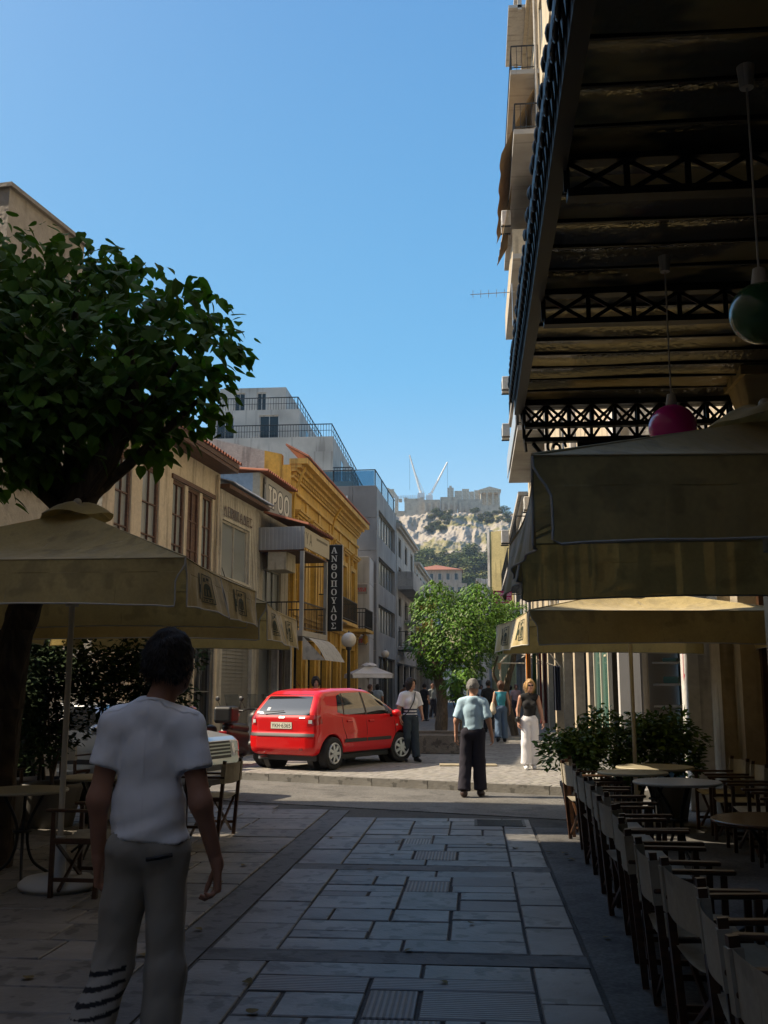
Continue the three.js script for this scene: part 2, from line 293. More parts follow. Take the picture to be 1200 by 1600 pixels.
function railing(parent, x0, x1, y, z0, z1, o = {}) { // iron balcony rail on three sides
  const { h = 0.95, m = M.iron, step = 0.12, name = 'railing' } = o, g = [];
  const run = (a, b) => { const n = Math.max(1, Math.round(Math.hypot(b[0] - a[0], b[1] - a[1]) / step)); g.push(beam([a[0], y + h, a[1]], [b[0], y + h, b[1]], 0.04, 0.04), beam([a[0], y + 0.1, a[1]], [b[0], y + 0.1, b[1]], 0.03, 0.03)); for (let i = 0; i <= n; i++) { const x = a[0] + (b[0] - a[0]) * i / n, z = a[1] + (b[1] - a[1]) * i / n; g.push(bx(x - 0.009, x + 0.009, y, y + h, z - 0.009, z + 0.009)); } };
  run([x0, z0], [x0, z1]); run([x0, z1], [x1, z1]); run([x1, z1], [x1, z0]); return mesh(name, g, m, parent);
}
function tileRoof(parent, x0, x1, yE, zE, yR, zR, step = 0.22) { // eave at (yE,zE), ridge at (yR,zR): real rows of half-round tiles
  const roof = mesh('roof', patch((u, v) => [x0 + (x1 - x0) * u, yE + (yR - yE) * v, zE + (zR - zE) * v], 1, 1), mats.roofTile || M.roofTile, parent), g = [];
  for (let x = x0 + step / 2; x < x1; x += step) g.push(patch((u, v) => { const a = Math.PI * u; return [x - Math.cos(a) * step * 0.33, yE + (yR - yE) * v + Math.sin(a) * step * 0.36 + 0.01, zE + (zR - zE) * v + (v === 0 ? rr(0, 0) : 0)]; }, 4, 1));
  const t = mesh('roof_tiles', g, M.roofTile, roof); t.userData = { kind: 'stuff' }; return roof;
}

// ---------- left side: near block that shades the street ----------
{
  const dL = [0.16, -1];
  const [t] = facade('corner_building', 'tall beige concrete corner building behind the big leafy tree', [-5.87, -11.82], dL);
  const Hc = 7.94, Lc = 1.83;
  mesh('wall', wallGeo(Lc, Hc, [[0.35, 4.2, 1.45, 6.2], [0.3, 0, 1.5, 3]], 0.3), M.plaster, t);
  mesh('side_wall', bx(0, 0.3, 0, Hc, -8, -0.3), M.plaster, t); mesh('side_wall', bx(Lc - 0.3, Lc, 0, Hc, -8, -0.3), M.plaster, t); mesh('roof', bx(0.3, Lc - 0.3, Hc - 0.3, Hc - 0.1, -8, -0.3), M.concrete, t);
  mesh('coping', [bx(-0.04, Lc + 0.04, Hc + 0.003, Hc + 0.06, -0.34, 0.05), bx(-0.04, 0.34, Hc + 0.003, Hc + 0.06, -8, -0.34)], M.concrete, t);
  mesh('stair_tower', bx(0.05, Lc - 0.05, Hc - 0.1, 14, -9, -2.9), M.plaster, t);
  win(t, 0.35, 4.2, 1.45, 6.2, { fm: M.greenFrame, sill: M.concrete }); win(t, 0.3, 0, 1.5, 3, { fm: M.greenFrame, nx: 2, ny: 1, name: 'door' });
  // the street goes on behind the camera between tall fronts
  const tall = (name, label, p0, d, L, H, m) => { const [n] = facade(name, label, p0, d), hs = []; for (let u = 1.5; u < L - 2; u += 3.1) for (let y = 4.3; y < H - 3; y += 3.3) hs.push([u, y, u + 1.3, y + 2.1]); mesh('wall', wallGeo(L, H, hs, 0.3), m, n); mesh('side_wall', bx(L - 0.3, L, 0, H, -9, -0.3), m, n); mesh('side_wall', bx(0, 0.3, 0, H, -9, -0.3), m, n); mesh('roof', bx(0.3, L - 0.3, H - 0.5, H - 0.2, -9, -0.3), M.concrete, n); mesh('inner_wall', bx(0.3, L - 0.3, 0, H - 0.6, -2.1, -2), M.dark, n); for (const h of hs) win(n, h[0], h[1], h[2], h[3], { fm: M.greenFrame, sill: M.concrete }); };
  tall('side_street_building', 'plain plaster apartment building behind the left terrace', [-7.4, 26], [0.0, -1], 37.3, 21, M.plaster);
  tall('street_back_building', 'grey concrete block closing the street behind the terraces', [7, 22], [-1, 0], 18, 21, M.concrete);
}
// ---------- left row beyond the cross street ----------
{
  const dL = [0.098, -1];
  { // cream house with tall brown windows
    const [t, at] = facade('old_house', 'old cream two storey house with tall brown windows and tiled eaves', [-7.98, -21.2], dL);
    const L = at(340, 900)[0], ws = [[178, 204], [221, 248], [269, 288.5], [293, 312], [316, 332]].map(([a, b]) => [at(a, 800)[0], at(b, 800)[0]]);
    const dr = [[at(236, 1060)[0], at(262, 1060)[0]], [at(300, 1060)[0], at(332, 1060)[0]]];
    const holes = [...ws.map(([a, b]) => [a, 4.35, b, 6.87]), ...dr.map(([a, b]) => [a, 0, b, 3.0])];
    mesh('wall', wallGeo(L, 7.7, holes, 0.3), M.cream, t); mesh('side_wall', bx(0, 0.3, 0, 7.7, -9, -0.3), M.cream, t); mesh('floor', bx(0.3, L, 3.4, 3.6, -9, -0.3), M.dark, t); mesh('back_wall', bx(0.3, L, 0, 7.6, -3.2, -3), M.dark, t);
    ws.forEach(([a, b], i) => win(t, a, 4.35, b, 6.87, { nx: 2, ny: 3, gm: i === 3 ? M.brownWood : M.paneGrey, solid: i === 3 ? [0, 1] : [], ft: 0.09, dep: 0.1 }));
    for (const [a, b] of ws) mesh('lintel', bx(a - 0.12, b + 0.12, 6.873, 6.99, 0, 0.05), M.brownWood, t);
    dr.forEach(([a, b]) => { win(t, a, 0, b, 3.0, { name: 'door', nx: 2, ny: 2, fm: M.greenFrame, gm: M.glass, ft: 0.07 }); mesh('door_frame', [bx(a - 0.16, a - 0.003, 0, 3.16, 0, 0.06), bx(b + 0.003, b + 0.16, 0, 3.16, 0, 0.06), bx(a - 0.003, b + 0.003, 3.003, 3.16, 0, 0.06)], M.cream, t); });
    mesh('soffit', bx(-0.4, L - 0.01, 7.70, 7.80, -0.3, 0.55), M.brownWood, t); mesh('fascia', bx(-0.4, L - 0.012, 7.803, 7.93, 0.42, 0.58), M.brownWood, t);
    mesh('downpipe', bar([L - 0.35, 0.2, 0.08], [L - 0.35, 7.6, 0.08], 0.05), M.cream, t); tileRoof(t, -0.4, L + 0.1, 7.94, 0.62, 10.2, -5);
  }
  { // plank fronted shop with metal letters
    const [t, at] = facade('plank_shop', 'shabby shop clad in pale upright boards with letters over its window', [-7.25, -28.62], dL);
    const L = at(404, 900)[0], a = at(347, 840)[0], b = at(390, 840)[0];
    const sh = [at(346, 1050)[0], at(393, 1050)[0]];
    mesh('wall', wallGeo(L, 7.3, [[a, 4.75, b, 6.45], [sh[0], 0, sh[1], 3.1]], 0.25), mat('boards', [0.58, 0.55, 0.47], 0.85, { t: 'plaster' }), t);
    const bt = []; for (let x = 0.05; x < L; x += 0.16) { if (x > a - 0.1 && x < b + 0.1) bt.push(bx(x, x + 0.04, 6.55, 7.2, 0, 0.018), bx(x, x + 0.04, 3.5, 4.65, 0, 0.018)); else bt.push(bx(x, x + 0.04, 3.5, 7.2, 0, 0.018)); }
    mesh('battens', bt, mats.boards, t).userData = { kind: 'stuff' };
    win(t, a, 4.75, b, 6.45, { nx: 2, ny: 1, gm: M.paneGrey, fm: mats.boards, sill: mats.boards, ft: 0.07 });
    const s = mesh('shutter', bx(sh[0], sh[1], 0, 3.1, -0.2, -0.12), mat('shutter', [0.30, 0.30, 0.28], 0.6, { t: 'concrete', metalness: 0.3 }), t), sl = []; for (let y = 0.05; y < 3.05; y += 0.11) sl.push(bx(sh[0] + 0.01, sh[1] - 0.01, y, y + 0.06, -0.12, -0.1)); mesh('slats', sl, mats.shutter, s);
    const lt = mesh('letters', new THREE.PlaneGeometry(b - a + 0.2, 0.42).translate((a + b) / 2 + 0.05, 6.72, 0.045), printMat(512, 96, (c, w, h) => { c.clearRect(0, 0, w, h); c.fillStyle = '#3a2016'; c.font = 'bold 92px serif'; c.textBaseline = 'middle'; c.textAlign = 'center'; c.fillText('ΛΕΒΙΠΑΔΗΣ', w / 2, h / 2 + 4, w - 10); }, 0.6, true), t, true);
    mesh('gutter_board', bx(-0.1, L + 0.15, 7.3, 7.42, -0.2, 0.3), M.brownWood, t);
    mesh('corrugated_roof', patch((u, v) => [-0.1 + (L + 0.3) * u, 7.46 + v * 0.9 + 0.03 * Math.sin(u * L * 60), 0.42 - v * 3.2], 240, 1), M.sheet, t);
    mesh('cable', tube([[0.1, 5.0, 0.06], [0.9, 4.3, 0.08], [2.1, 3.9, 0.06], [L, 3.75, 0.06]], 0.012), M.black, t);
    mesh('side_wall', bx(0, 0.25, 0, 7.29, -8, -0.25), mats.boards, t);
  }
  { // little house with a covered balcony and a tiled roof
    const [t, at] = facade('balcony_house', 'small house with sheet metal covered balcony and blue gable', [-6.885, -32.3], dL);
    const L = 3.5; mesh('wall', wallGeo(L, 8.55, [[0.5, 3.7, 2.6, 5.5], [0.25, 0, 1.6, 3.0], [1.9, 0, 3.2, 3.0]], 0.25), mat('shopwall', [0.46, 0.42, 0.33], 0.85, { t: 'plaster' }), t);
    mesh('blue_gable', bx(0, 0.2, 7.4, 8.55, -5, -0.25), M.blueWall, t); mesh('side_wall', bx(0, 0.2, 0, 7.39, -7, -0.25), mats.shopwall, t);
    win(t, 0.5, 3.7, 2.6, 5.5, { nx: 3, ny: 1, fm: M.greenFrame, gm: M.paneGrey }); win(t, 0.25, 0, 1.6, 3, { nx: 1, ny: 1, fm: M.greenFrame, gm: M.paneGrey, name: 'shop_window' }); win(t, 1.9, 0, 3.2, 3, { nx: 2, ny: 1, fm: M.steel, name: 'shop_window' });
    tileRoof(t, -0.15, L + 0.1, 8.56, 0.3, 9.1, -5);
    mesh('sign', bx(0.3, L - 0.1, 7.35, 8.45, 0.06, 0.12), printMat(512, 192, (c, w, h) => { c.fillStyle = '#8d8b84'; c.fillRect(0, 0, w, h); c.lineWidth = 16; c.strokeStyle = '#2c2d30'; c.fillStyle = '#c9c6bc'; c.font = 'bold 170px sans-serif'; c.textAlign = 'center'; c.textBaseline = 'middle'; c.strokeText('ΙΡΟΟ', w / 2, h / 2 + 6); c.fillText('ΙΡΟΟ', w / 2, h / 2 + 6); }), t, true);
    // balcony roof, sheet skirt, posts, floor
    const D = 1.5, g = []; const skirt = mesh('sheet_skirt', bx(-0.03, 0, 5.98, 6.72, 0, D), M.sheet, t); for (let z = 0.05; z < D; z += 0.13) g.push(bx(-0.05, -0.03, 5.98, 6.72, z, z + 0.05)); mesh('ridges', g, M.sheet, skirt);
    tileRoof(t, -0.05, L, 6.76, D + 0.15, 7.2, 0.14);
    mesh('front_sign', bx(0.0, L - 0.2, 6.05, 6.68, D, D + 0.04), printMat(512, 96, (c, w, h) => { c.fillStyle = '#a39d8c'; c.fillRect(0, 0, w, h); c.fillStyle = '#5b5648'; c.font = 'bold 80px sans-serif'; c.fillText('Υ Α', 20, 76); c.fillRect(230, 20, 240, 12); }), t, true);
    mesh('ceiling', bx(0, L - 0.2, 5.93, 5.98, 0.005, D), M.brownWood, t); mesh('box_shade', bx(0.05, 1.2, 5.35, 5.93, 0.3, 0.9), mats.shopwall, t);
    mesh('post', bx(0.0, 0.12, 3.4, 5.93, D - 0.12, D), M.sheet, t); mesh('post', bx(L - 0.35, L - 0.23, 3.4, 5.93, D - 0.12, D), M.sheet, t);
    mesh('balcony_floor', bx(-0.02, L - 0.2, 3.22, 3.4, 0.005, D), M.concrete, t); railing(t, 0.03, L - 0.25, 3.4, 0.1, D - 0.04, { step: 0.16, h: 0.9 });
    const aw = mesh('awning', patch((u, v) => [-0.05 + 2.7 * u, 3.2 - 0.75 * v * v, D + 0.02 + 0.75 * v], 10, 4), mat('awningWhite', [0.62, 0.60, 0.55], 0.9, { t: 'fabric', side: THREE.DoubleSide }), t); mesh('awning_side', prism([[0, 0], [0.75, -0.75], [0, -0.72]], 0.01).rotateY(-Math.PI / 2).translate(-0.05, 3.2, D + 0.02), mats.awningWhite, aw);
    mesh('shop_column', bx(1.65, 1.85, 0, 3.2, 0.0, 0.2), M.white, t); mesh('shop_column', bx(3.25, 3.45, 0, 3.2, 0, 0.2), M.white, t);
  }
  { // black vertical name board on a bracket
    const t = thing('vertical_sign', 'tall black shop sign with white upright Greek lettering', 'sign', [0, 0, 0]), z = -36.2, a = onZ(510, 852, z), b = onZ(534, 986, z);
    t.position.set((a.x + b.x) / 2, b.y, z); const w = b.x - a.x, h = a.y - b.y;
    mesh('box', rbx(-w / 2, w / 2, 0, h, -0.14, 0, 0.02), M.black, t);
    mesh('edge', [bx(-w / 2 - 0.02, -w / 2 - 0.001, 0, h, -0.12, 0.01), bx(w / 2 + 0.001, w / 2 + 0.02, 0, h, -0.12, 0.01), bx(-w / 2, w / 2, h + 0.001, h + 0.02, -0.12, 0.01)], M.steel, t);
    mesh('lettering', new THREE.PlaneGeometry(w - 0.03, h - 0.03).translate(0, h / 2, 0.006), printMat(192, 1024, (c, W, H) => { c.fillStyle = '#0c0d10'; c.fillRect(0, 0, W, H); c.fillStyle = '#d8dadb'; c.font = 'bold 104px serif'; c.textAlign = 'center'; c.textBaseline = 'middle'; [...'ΑΝΘΟΠΟΥΛΟΣ'].forEach((l, i) => c.fillText(l, W / 2, 58 + i * 101)); }, 0.4), t, true);
    mesh('bracket', [bar([-w / 2 - 0.9, h * 0.75, -0.07], [-w / 2, h * 0.75, -0.07], 0.025), bar([-w / 2 - 0.9, h * 0.25, -0.07], [-w / 2, h * 0.25, -0.07], 0.025)], M.iron, t);
  }
  { // yellow neoclassical building
    const [t, at] = facade('neoclassical_building', 'ochre yellow neoclassical building with window pediments and heavy cornice', [-6.52, -35.9], [0.04, -1]);
    const L = 15.6, H = 10.0, bays = [0.75, 3.3, 5.85, 8.4, 10.95, 13.5], wv = 1.25, holes = [];
    for (const x of bays) { holes.push([x, 4.75, x + wv, 7.25]); holes.push([x - 0.25, 0, x + wv + 0.25, 3.4]); }
    mesh('wall', wallGeo(L, H - 0.4, holes, 0.35), M.yellow, t);
    const sideW = prism([[0, 0], [-0.35, 0], [-7, 0], [-7, 11.9], [-0.35, 10.1], [0, 9.95]].map(([z, y]) => [z, y]), 0.3).rotateY(-Math.PI / 2).translate(0.3, 0, 0); sideW.translate(0, 0, 0);
    mesh('gable_wall', prism([[-1.0, 0], [-7.5, 0], [-7.5, 11.8], [-1.0, 10.15]], 0.29).rotateY(-Math.PI / 2).translate(0.30, 0, 0), M.plaster, t);
    mesh('corner_wall', prism([[-0.36, 0], [-1.0, 0], [-1.0, 10.15], [-0.36, 10.0]], 0.3).rotateY(-Math.PI / 2).translate(0.305, 0, 0), M.yellow, t);
    mesh('end_wall', bx(L - 0.3, L, 0, H - 0.4, -8, -0.36), M.yellow, t); mesh('inner_wall', bx(0.4, L - 0.4, 0, H - 0.5, -2.3, -2.2), M.dark, t); mesh('floor_slab', bx(0.4, L - 0.4, 3.9, 4.2, -2.2, -0.36), M.dark, t);
    for (const x of bays) {
      const w = win(t, x, 4.75, x + wv, 7.25, { nx: 2, ny: 3, dep: 0.2, ft: 0.08, gm: M.glass, fm: M.yellowTrim });
      mesh('surround', [bx(x - 0.2, x - 0.002, 4.6, 7.45, 0, 0.07), bx(x + wv + 0.002, x + wv + 0.2, 4.6, 7.45, 0, 0.07), bx(x, x + wv, 7.252, 7.45, 0, 0.07)], M.yellowTrim, t);
      mesh('pediment', [bx(x - 0.26, x + wv + 0.26, 7.78, 7.86, 0, 0.16), bx(x - 0.32, x + wv + 0.32, 7.863, 7.95, 0, 0.24), bx(x - 0.36, x + wv + 0.36, 7.953, 8.02, 0, 0.3), bx(x - 0.12, x + 0.02, 7.48, 7.777, 0, 0.15), bx(x + wv - 0.02, x + wv + 0.12, 7.48, 7.777, 0, 0.15)], M.yellowTrim, t);
      win(t, x - 0.25, 0, x + wv + 0.25, 3.4, { nx: 2, ny: 2, dep: 0.25, fm: M.iron, name: 'shop_window' });
    }
    mesh('string_course', [bx(0, L, 4.0, 4.14, 0.002, 0.12), bx(0, L, 4.143, 4.25, 0.002, 0.2)], M.yellowTrim, t);
    for (let k = 0; k <= 6; k++) { const x = Math.min(L - 0.45, Math.max(0.02, k * 2.55 - 0.0)); mesh('pilaster', [bx(x, x + 0.42, 0, 3.98, 0, 0.1), bx(x + 0.03, x + 0.39, 4.26, 8.6, 0, 0.06)], M.yellowTrim, t); }
    mesh('entablature', [bx(-0.0, L, 8.62, 8.72, 0, 0.12), bx(-0.0, L, 9.12, 9.2, 0, 0.1), bx(-0.03, L + 0.05, 9.35, 9.47, 0, 0.22), bx(-0.06, L + 0.1, 9.473, 9.6, 0, 0.38), bx(-0.1, L + 0.16, 9.603, 9.8, -0.05, 0.62)], M.yellowTrim, t);
    const dn = []; for (let x = 0.1; x < L; x += 0.32) dn.push(bx(x, x + 0.16, 9.22, 9.348, 0, 0.16)); mesh('dentils', dn, M.yellowTrim, t).userData = { kind: 'stuff' };
    mesh('parapet_tiles', patch((u, v) => [-0.12 + (L + 0.3) * u, 9.81 + v * 0.42, 0.66 - v * 0.75], 1, 1), M.roofTile, t); tileRoof(t, -0.12, L + 0.15, 9.83, 0.66, 10.3, -0.2, 0.24); mesh('roof', bx(0.31, L - 0.31, 9.3, 9.6, -7.5, -0.36), M.concrete, t);
    mesh('downpipe', [tube([[0.12, 9.5, 0.5], [0.12, 9.0, 0.3], [0.12, 8.5, 0.12], [0.12, 7, 0.1]], 0.05, 16), bar([0.12, 7.02, 0.1], [0.12, 4.3, 0.1], 0.05)], M.yellow, t);
    mesh('downpipe', [tube([[8.0, 9.4, 0.5], [8.0, 9.0, 0.25], [8.0, 8.4, 0.1], [8.0, 7, 0.1]], 0.05, 16), bar([8.0, 7.02, 0.1], [8.0, 4.3, 0.1], 0.05)], M.yellow, t);
    for (const [a, b] of [[5.2, 10.3], [12.8, 15.4]]) { const sl = mesh('balcony', bx(a, b, 4.252, 4.4, 0.01, 0.9), M.yellowTrim, t); railing(sl, a + 0.04, b - 0.04, 4.4, 0.05, 0.85, { step: 0.14 }); }
    mesh('parapet', bx(5, 7, 4.26, 4.3, 0.92, 0.94), M.iron, t);
  }
  { // iron balconettes wall light
    const t = thing('wall_lantern', 'small iron wall lantern on the yellow building corner', 'lantern', [-5.75, 4.1, -51]); mesh('arm', tube([[-0.3, 0, 0], [0, 0.25, 0], [0.3, 0.1, 0]], 0.03), M.iron, t); mesh('lamp', new THREE.LatheGeometry([[0.02, 0], [0.16, 0.12], [0.14, 0.4], [0.02, 0.5]].map((p) => new THREE.Vector2(...p)), 6).translate(0.35, -0.35, 0), M.yellowTrim, t);
  }
  { // white clad shop block
    const t = thing('white_shop', 'white panel clad shop front with red lettered signs', 'building', [-8.2, 0, -53.4]);
    const w = 2.9, H = 8.3; mesh('core', bx(0.02, w - 0.04, 0, H - 0.04, -0.95, 1.36), M.white, t);
    for (let j = 0; j < 6; j++) for (let i = 0; i < 3; i++) if (j > 1) mesh('panel', rbx(0.02 + i * 0.95, 0.94 + i * 0.95, j * 1.38 + 0.015, j * 1.38 + 1.365, 1.365, 1.4, 0.01, 1), M.whiteClad, t);
    mesh('panel', bx(1.2, w, 0, 2.74, 1.365, 1.4), M.whiteClad, t); for (let j = 2; j < 6; j++) mesh('side_panel', bx(w - 0.035, w, j * 1.38 + 0.015, j * 1.38 + 1.365, -0.9, 1.36), M.whiteClad, t);
    const sg = printMat(384, 128, (c, W, H2) => { c.fillStyle = '#8b8886'; c.fillRect(0, 0, W, H2); c.fillStyle = '#b3262b'; c.font = 'italic bold 96px serif'; c.textAlign = 'center'; c.fillText('ι.Elena', W / 2, 96, W - 20); });
    for (const y of [6.35, 3.75]) { const a = mesh('sign', bx(1.62, 2.8, y, y + 0.48, 1.42, 1.47), sg, t, true); a.userData = { label: 'grey sign with red lettering' }; }
    mesh('red_poster', bx(1.5, 1.85, 1.5, 2.9, 1.42, 1.45), mat('posterRed', [0.5, 0.03, 0.03], 0.6), t); mesh('blue_plate', bx(2.1, 2.5, 1.3, 1.62, 1.42, 1.44), printMat(128, 80, (c, W, H2) => { c.fillStyle = '#27428a'; c.fillRect(0, 0, W, H2); c.fillStyle = '#c6cede'; c.fillRect(16, 20, 96, 8); c.fillRect(16, 38, 80, 8); c.fillRect(16, 56, 60, 8); }), t, true);
    mesh('poster_marks', new THREE.PlaneGeometry(1.0, 1.0).translate(2.0, 2.2, 1.41), printMat(128, 128, (c, W, H2) => { c.clearRect(0, 0, W, H2); c.fillStyle = '#55585c'; for (let i = 0; i < 9; i++) { c.beginPath(); c.arc(20 + (i * 37) % 90, 16 + (i * 53) % 96, 6, 0, 7); c.fill(); } }, 0.7, true), t, true);
  }
  { // dark grey clad building
    const [t] = facade('grey_clad_building', 'dark grey panel clad building with ribbon windows and glass roof rail', [-5.15, -54.3], [0.035, -1]);
    const L = 9.5, H = 12.4, hs = [4.6, 7.2, 9.8].map((y) => [0.9, y, L - 0.6, y + 1.5]); hs.push([0.9, 0, L - 0.6, 3.3]);
    mesh('wall', wallGeo(L, H, hs, 0.3), M.concrete, t);
    hs.forEach((h, i) => win(t, h[0], h[1], h[2], h[3], { nx: 6, ny: 1, fm: M.greenFrame, dep: 0.22, gm: i === 3 ? M.glass : M.paneGrey }));
    mesh('core', bx(0.3, L, 0, H - 0.1, -9, -2.2), M.dark, t); mesh('side_core', bx(0.0, 0.3, 0, H, -9, -0.3), M.greyClad, t);
    for (let j = 0; j < 7; j++) for (let i = 0; i < 5; i++) mesh('panel', rbx(-0.04, -0.002, j * 1.78 + 0.012, j * 1.78 + 1.768, -1.3 * (i + 1) + 0.012, -1.3 * i - 0.012, 0.008, 1), M.greyClad, t);
    mesh('flue', bar([-0.12, 6.5, -1.6], [-0.12, 11.9, -1.6], 0.05), M.steel, t);
    const gl = mesh('roof_rail', [beam([0.1, H + 0.95, -0.1], [L, H + 0.95, -0.1], 0.05, 0.05), beam([0.1, H + 0.95, -0.1], [0.1, H + 0.95, -7], 0.05, 0.05), ...[0.1, 3, 6, 9].map((x) => bx(x - 0.03, x + 0.03, H, H + 0.95, -0.13, -0.07)), ...[-2.4, -4.7, -7].map((z) => bx(0.07, 0.13, H, H + 0.95, z - 0.03, z + 0.03))], M.iron, t);
    const gm = new THREE.MeshPhysicalMaterial({ color: 0xa9c0cc, roughness: 0.05, transmission: 1, thickness: 0, ior: 1.45 }); mesh('glass_panel', bx(0.15, L, H + 0.06, H + 0.9, -0.105, -0.095), gm, gl); mesh('glass_panel', bx(0.095, 0.105, H + 0.06, H + 0.9, -7, -0.15), gm, gl);
  }
  { // stepped terraces behind
    const t = thing('terraced_block', 'pale grey stepped apartment block with railed roof terraces', 'building', [-15.3, 0, -58]);
    const G = M.concreteLight;
    const tier = (x1, z0, z1, y0, y1, wins, name) => { // tier from x=0 to x1, near face at z0, with windows in the near face
      const w = wallGeo(x1, y1 - y0, wins, 0.25).translate(0, y0, z0); mesh(name, [w, bx(0, x1 - 0.0, y0, y1, z1, z0 - 0.9), bx(x1 - 0.25, x1, y0, y1, z0 - 0.9, z0 - 0.25)], G, t);
      for (const h of wins) { const o = win(t, h[0], y0 + h[1], h[2], y0 + h[3], { fm: M.white, nx: 2, ny: 1, ft: 0.06, gm: M.glass }); o.position.z = z0; }
    };
    tier(4.1, -1.5, -9, 17.9, 19.7, [[0.9, 0.25, 1.6, 1.5], [2.3, 0.2, 2.9, 1.5]], 'penthouse');
    tier(5.2, 0, -11, 15.9, 17.88, [[0.2, 0.1, 1.3, 1.6], [2.8, 0.1, 4.0, 1.65]], 'upper_storey');
    tier(7.4, 1.2, -12, 13.3, 15.88, [], 'middle_storey'); tier(8.6, 1.0, -12, 0, 13.28, [], 'lower_storeys');
    mesh('side_window', bx(5.19, 5.215, 16.2, 17.2, -3.2, -2.4), M.glass, t); mesh('side_window', bx(7.39, 7.415, 13.7, 15.2, -3.2, -2.2), M.glass, t); mesh('side_window', bx(7.39, 7.415, 13.9, 15, -7.2, -6.4), M.glass, t);
    const rl = (x0, x1, y, z0, z1) => { const g = [beam([x0, y + 0.75, z0], [x1, y + 0.75, z0], 0.05, 0.05), beam([x1, y + 0.75, z0], [x1, y + 0.75, z1], 0.05, 0.05), beam([x0, y + 0.38, z0], [x1, y + 0.38, z0], 0.025, 0.025), beam([x1, y + 0.38, z0], [x1, y + 0.38, z1], 0.025, 0.025)]; for (let x = x0; x <= x1 + 0.01; x += 0.16) g.push(bx(x - 0.012, x + 0.012, y, y + 0.75, z0 - 0.012, z0 + 0.012)); for (let z = z0; z > z1; z -= 0.9) g.push(bx(x1 - 0.015, x1 + 0.015, y, y + 0.75, z - 0.015, z + 0.015)); mesh('terrace_railing', g, M.iron, t); };
    rl(0.1, 5.1, 17.89, -0.1, -10); rl(0.1, 7.3, 15.89, 1.1, -11.5); rl(3, 8.5, 13.29, 1.15, -11.5);
  }
}
// ---------- apartment fronts further along ----------
function aptFront(name, label, p0, d, L, H, o = {}) {
  const [t] = facade(name, label, p0, d), { m = M.beige, floors = 4, g0 = 4.0, bays = 4, balc = [], bm = M.concrete, rail = true, shutter = M.greenFrame, shopGlass = M.glass, cornice = true, dep = 9, roofY } = o;
  const fh = (H - g0 - 0.3) / floors, bw = L / bays, holes = [];
  for (let f = 0; f < floors; f++) for (let b = 0; b < bays; b++) holes.push([b * bw + bw * 0.28, g0 + f * fh + 0.25, b * bw + bw * 0.72, g0 + f * fh + Math.min(2.35, fh - 0.4)]);
  const shops = []; for (let b = 0; b < bays; b++) shops.push([b * bw + 0.25, 0, (b + 1) * bw - 0.25, g0 - 0.9]);
  mesh('wall', wallGeo(L, H, [...holes, ...shops], 0.3), m, t);
  mesh('side_wall', bx(0, 0.3, 0, H, -dep, -0.3), m, t); mesh('side_wall', bx(L - 0.3, L, o.sideLow || 0, H, -dep, -0.3), m, t); mesh('inner_wall', bx(0.3, L - 0.3 - (o.sideLow ? 3.5 : 0), 0, H - 0.2, -2.2, -2), M.dark, t); mesh('roof', bx(0.3, L - 0.3, H - 0.3, H - 0.1, -dep, -0.3), M.concrete, t);
  for (const h of holes) win(t, h[0], h[1], h[2], h[3], { nx: 2, ny: 1, fm: shutter, gm: rnd() < 0.3 ? M.paneGrey : M.glass, ft: 0.07 });
  for (const h of shops) win(t, h[0], h[1], h[2], h[3], { nx: 2, ny: 1, fm: M.iron, gm: shopGlass, dep: 0.3, name: 'shop_window' });
  mesh('shop_fascia', bx(0, L, g0 - 0.85, g0 - 0.35, 0.002, 0.1), M.concrete, t);
  if (cornice) mesh('cornice', [bx(-0.05, L + 0.05, H - 0.3, H - 0.15, 0.002, 0.2), bx(-0.08, L + 0.08, H - 0.147, H + 0.04, -0.1, 0.36)], m, t);
  for (const [f, u0, u1, out, kind] of balc) {
    const y = g0 + f * fh, s = mesh('balcony', bx(u0, u1, y - 0.02, y + 0.16, 0.003, out), bm, t);
    if (kind === 'solid') mesh('parapet', [bx(u0, u0 + 0.1, y + 0.162, y + 1.1, 0.003, out), bx(u1 - 0.1, u1, y + 0.162, y + 1.1, 0.003, out), bx(u0 + 0.1, u1 - 0.1, y + 0.162, y + 1.1, out - 0.1, out)], o.pm || m, s); else railing(s, u0 + 0.04, u1 - 0.04, y + 0.16, 0.05, out - 0.05, { step: 0.2 });
  }
  return t;
}
aptFront('apartment_building', 'beige building with railed balconies beside the dark grey one', [-4.8, -64], [0.035, -1], 12, 11.9, { m: M.plaster, bays: 3, balc: [[0, 0.5, 4.5, 0.9], [1, 4.5, 8, 0.9], [2, 0.5, 11, 1.0, 'solid']] });
aptFront('apartment_building', 'weathered building with bright yellow solid balcony', [-4.3, -76.2], [0.03, -1], 13, 10.9, { m: M.plaster, bays: 4, balc: [[2, 0.2, 4, 1.3, 'solid'], [1, 0.3, 5, 1.1, 'solid'], [0, 0.3, 6, 1.0]], pm: M.yellow, bm: M.yellowTrim });
aptFront('apartment_building', 'narrow grey building furthest along the left row', [-3.8, -89.5], [0.02, -1], 22, 9.8, { m: M.white, bays: 6, balc: [[0, 0.3, 5, 1.1], [1, 0.3, 6, 1.1, 'solid'], [2, 1, 6, 1]] });

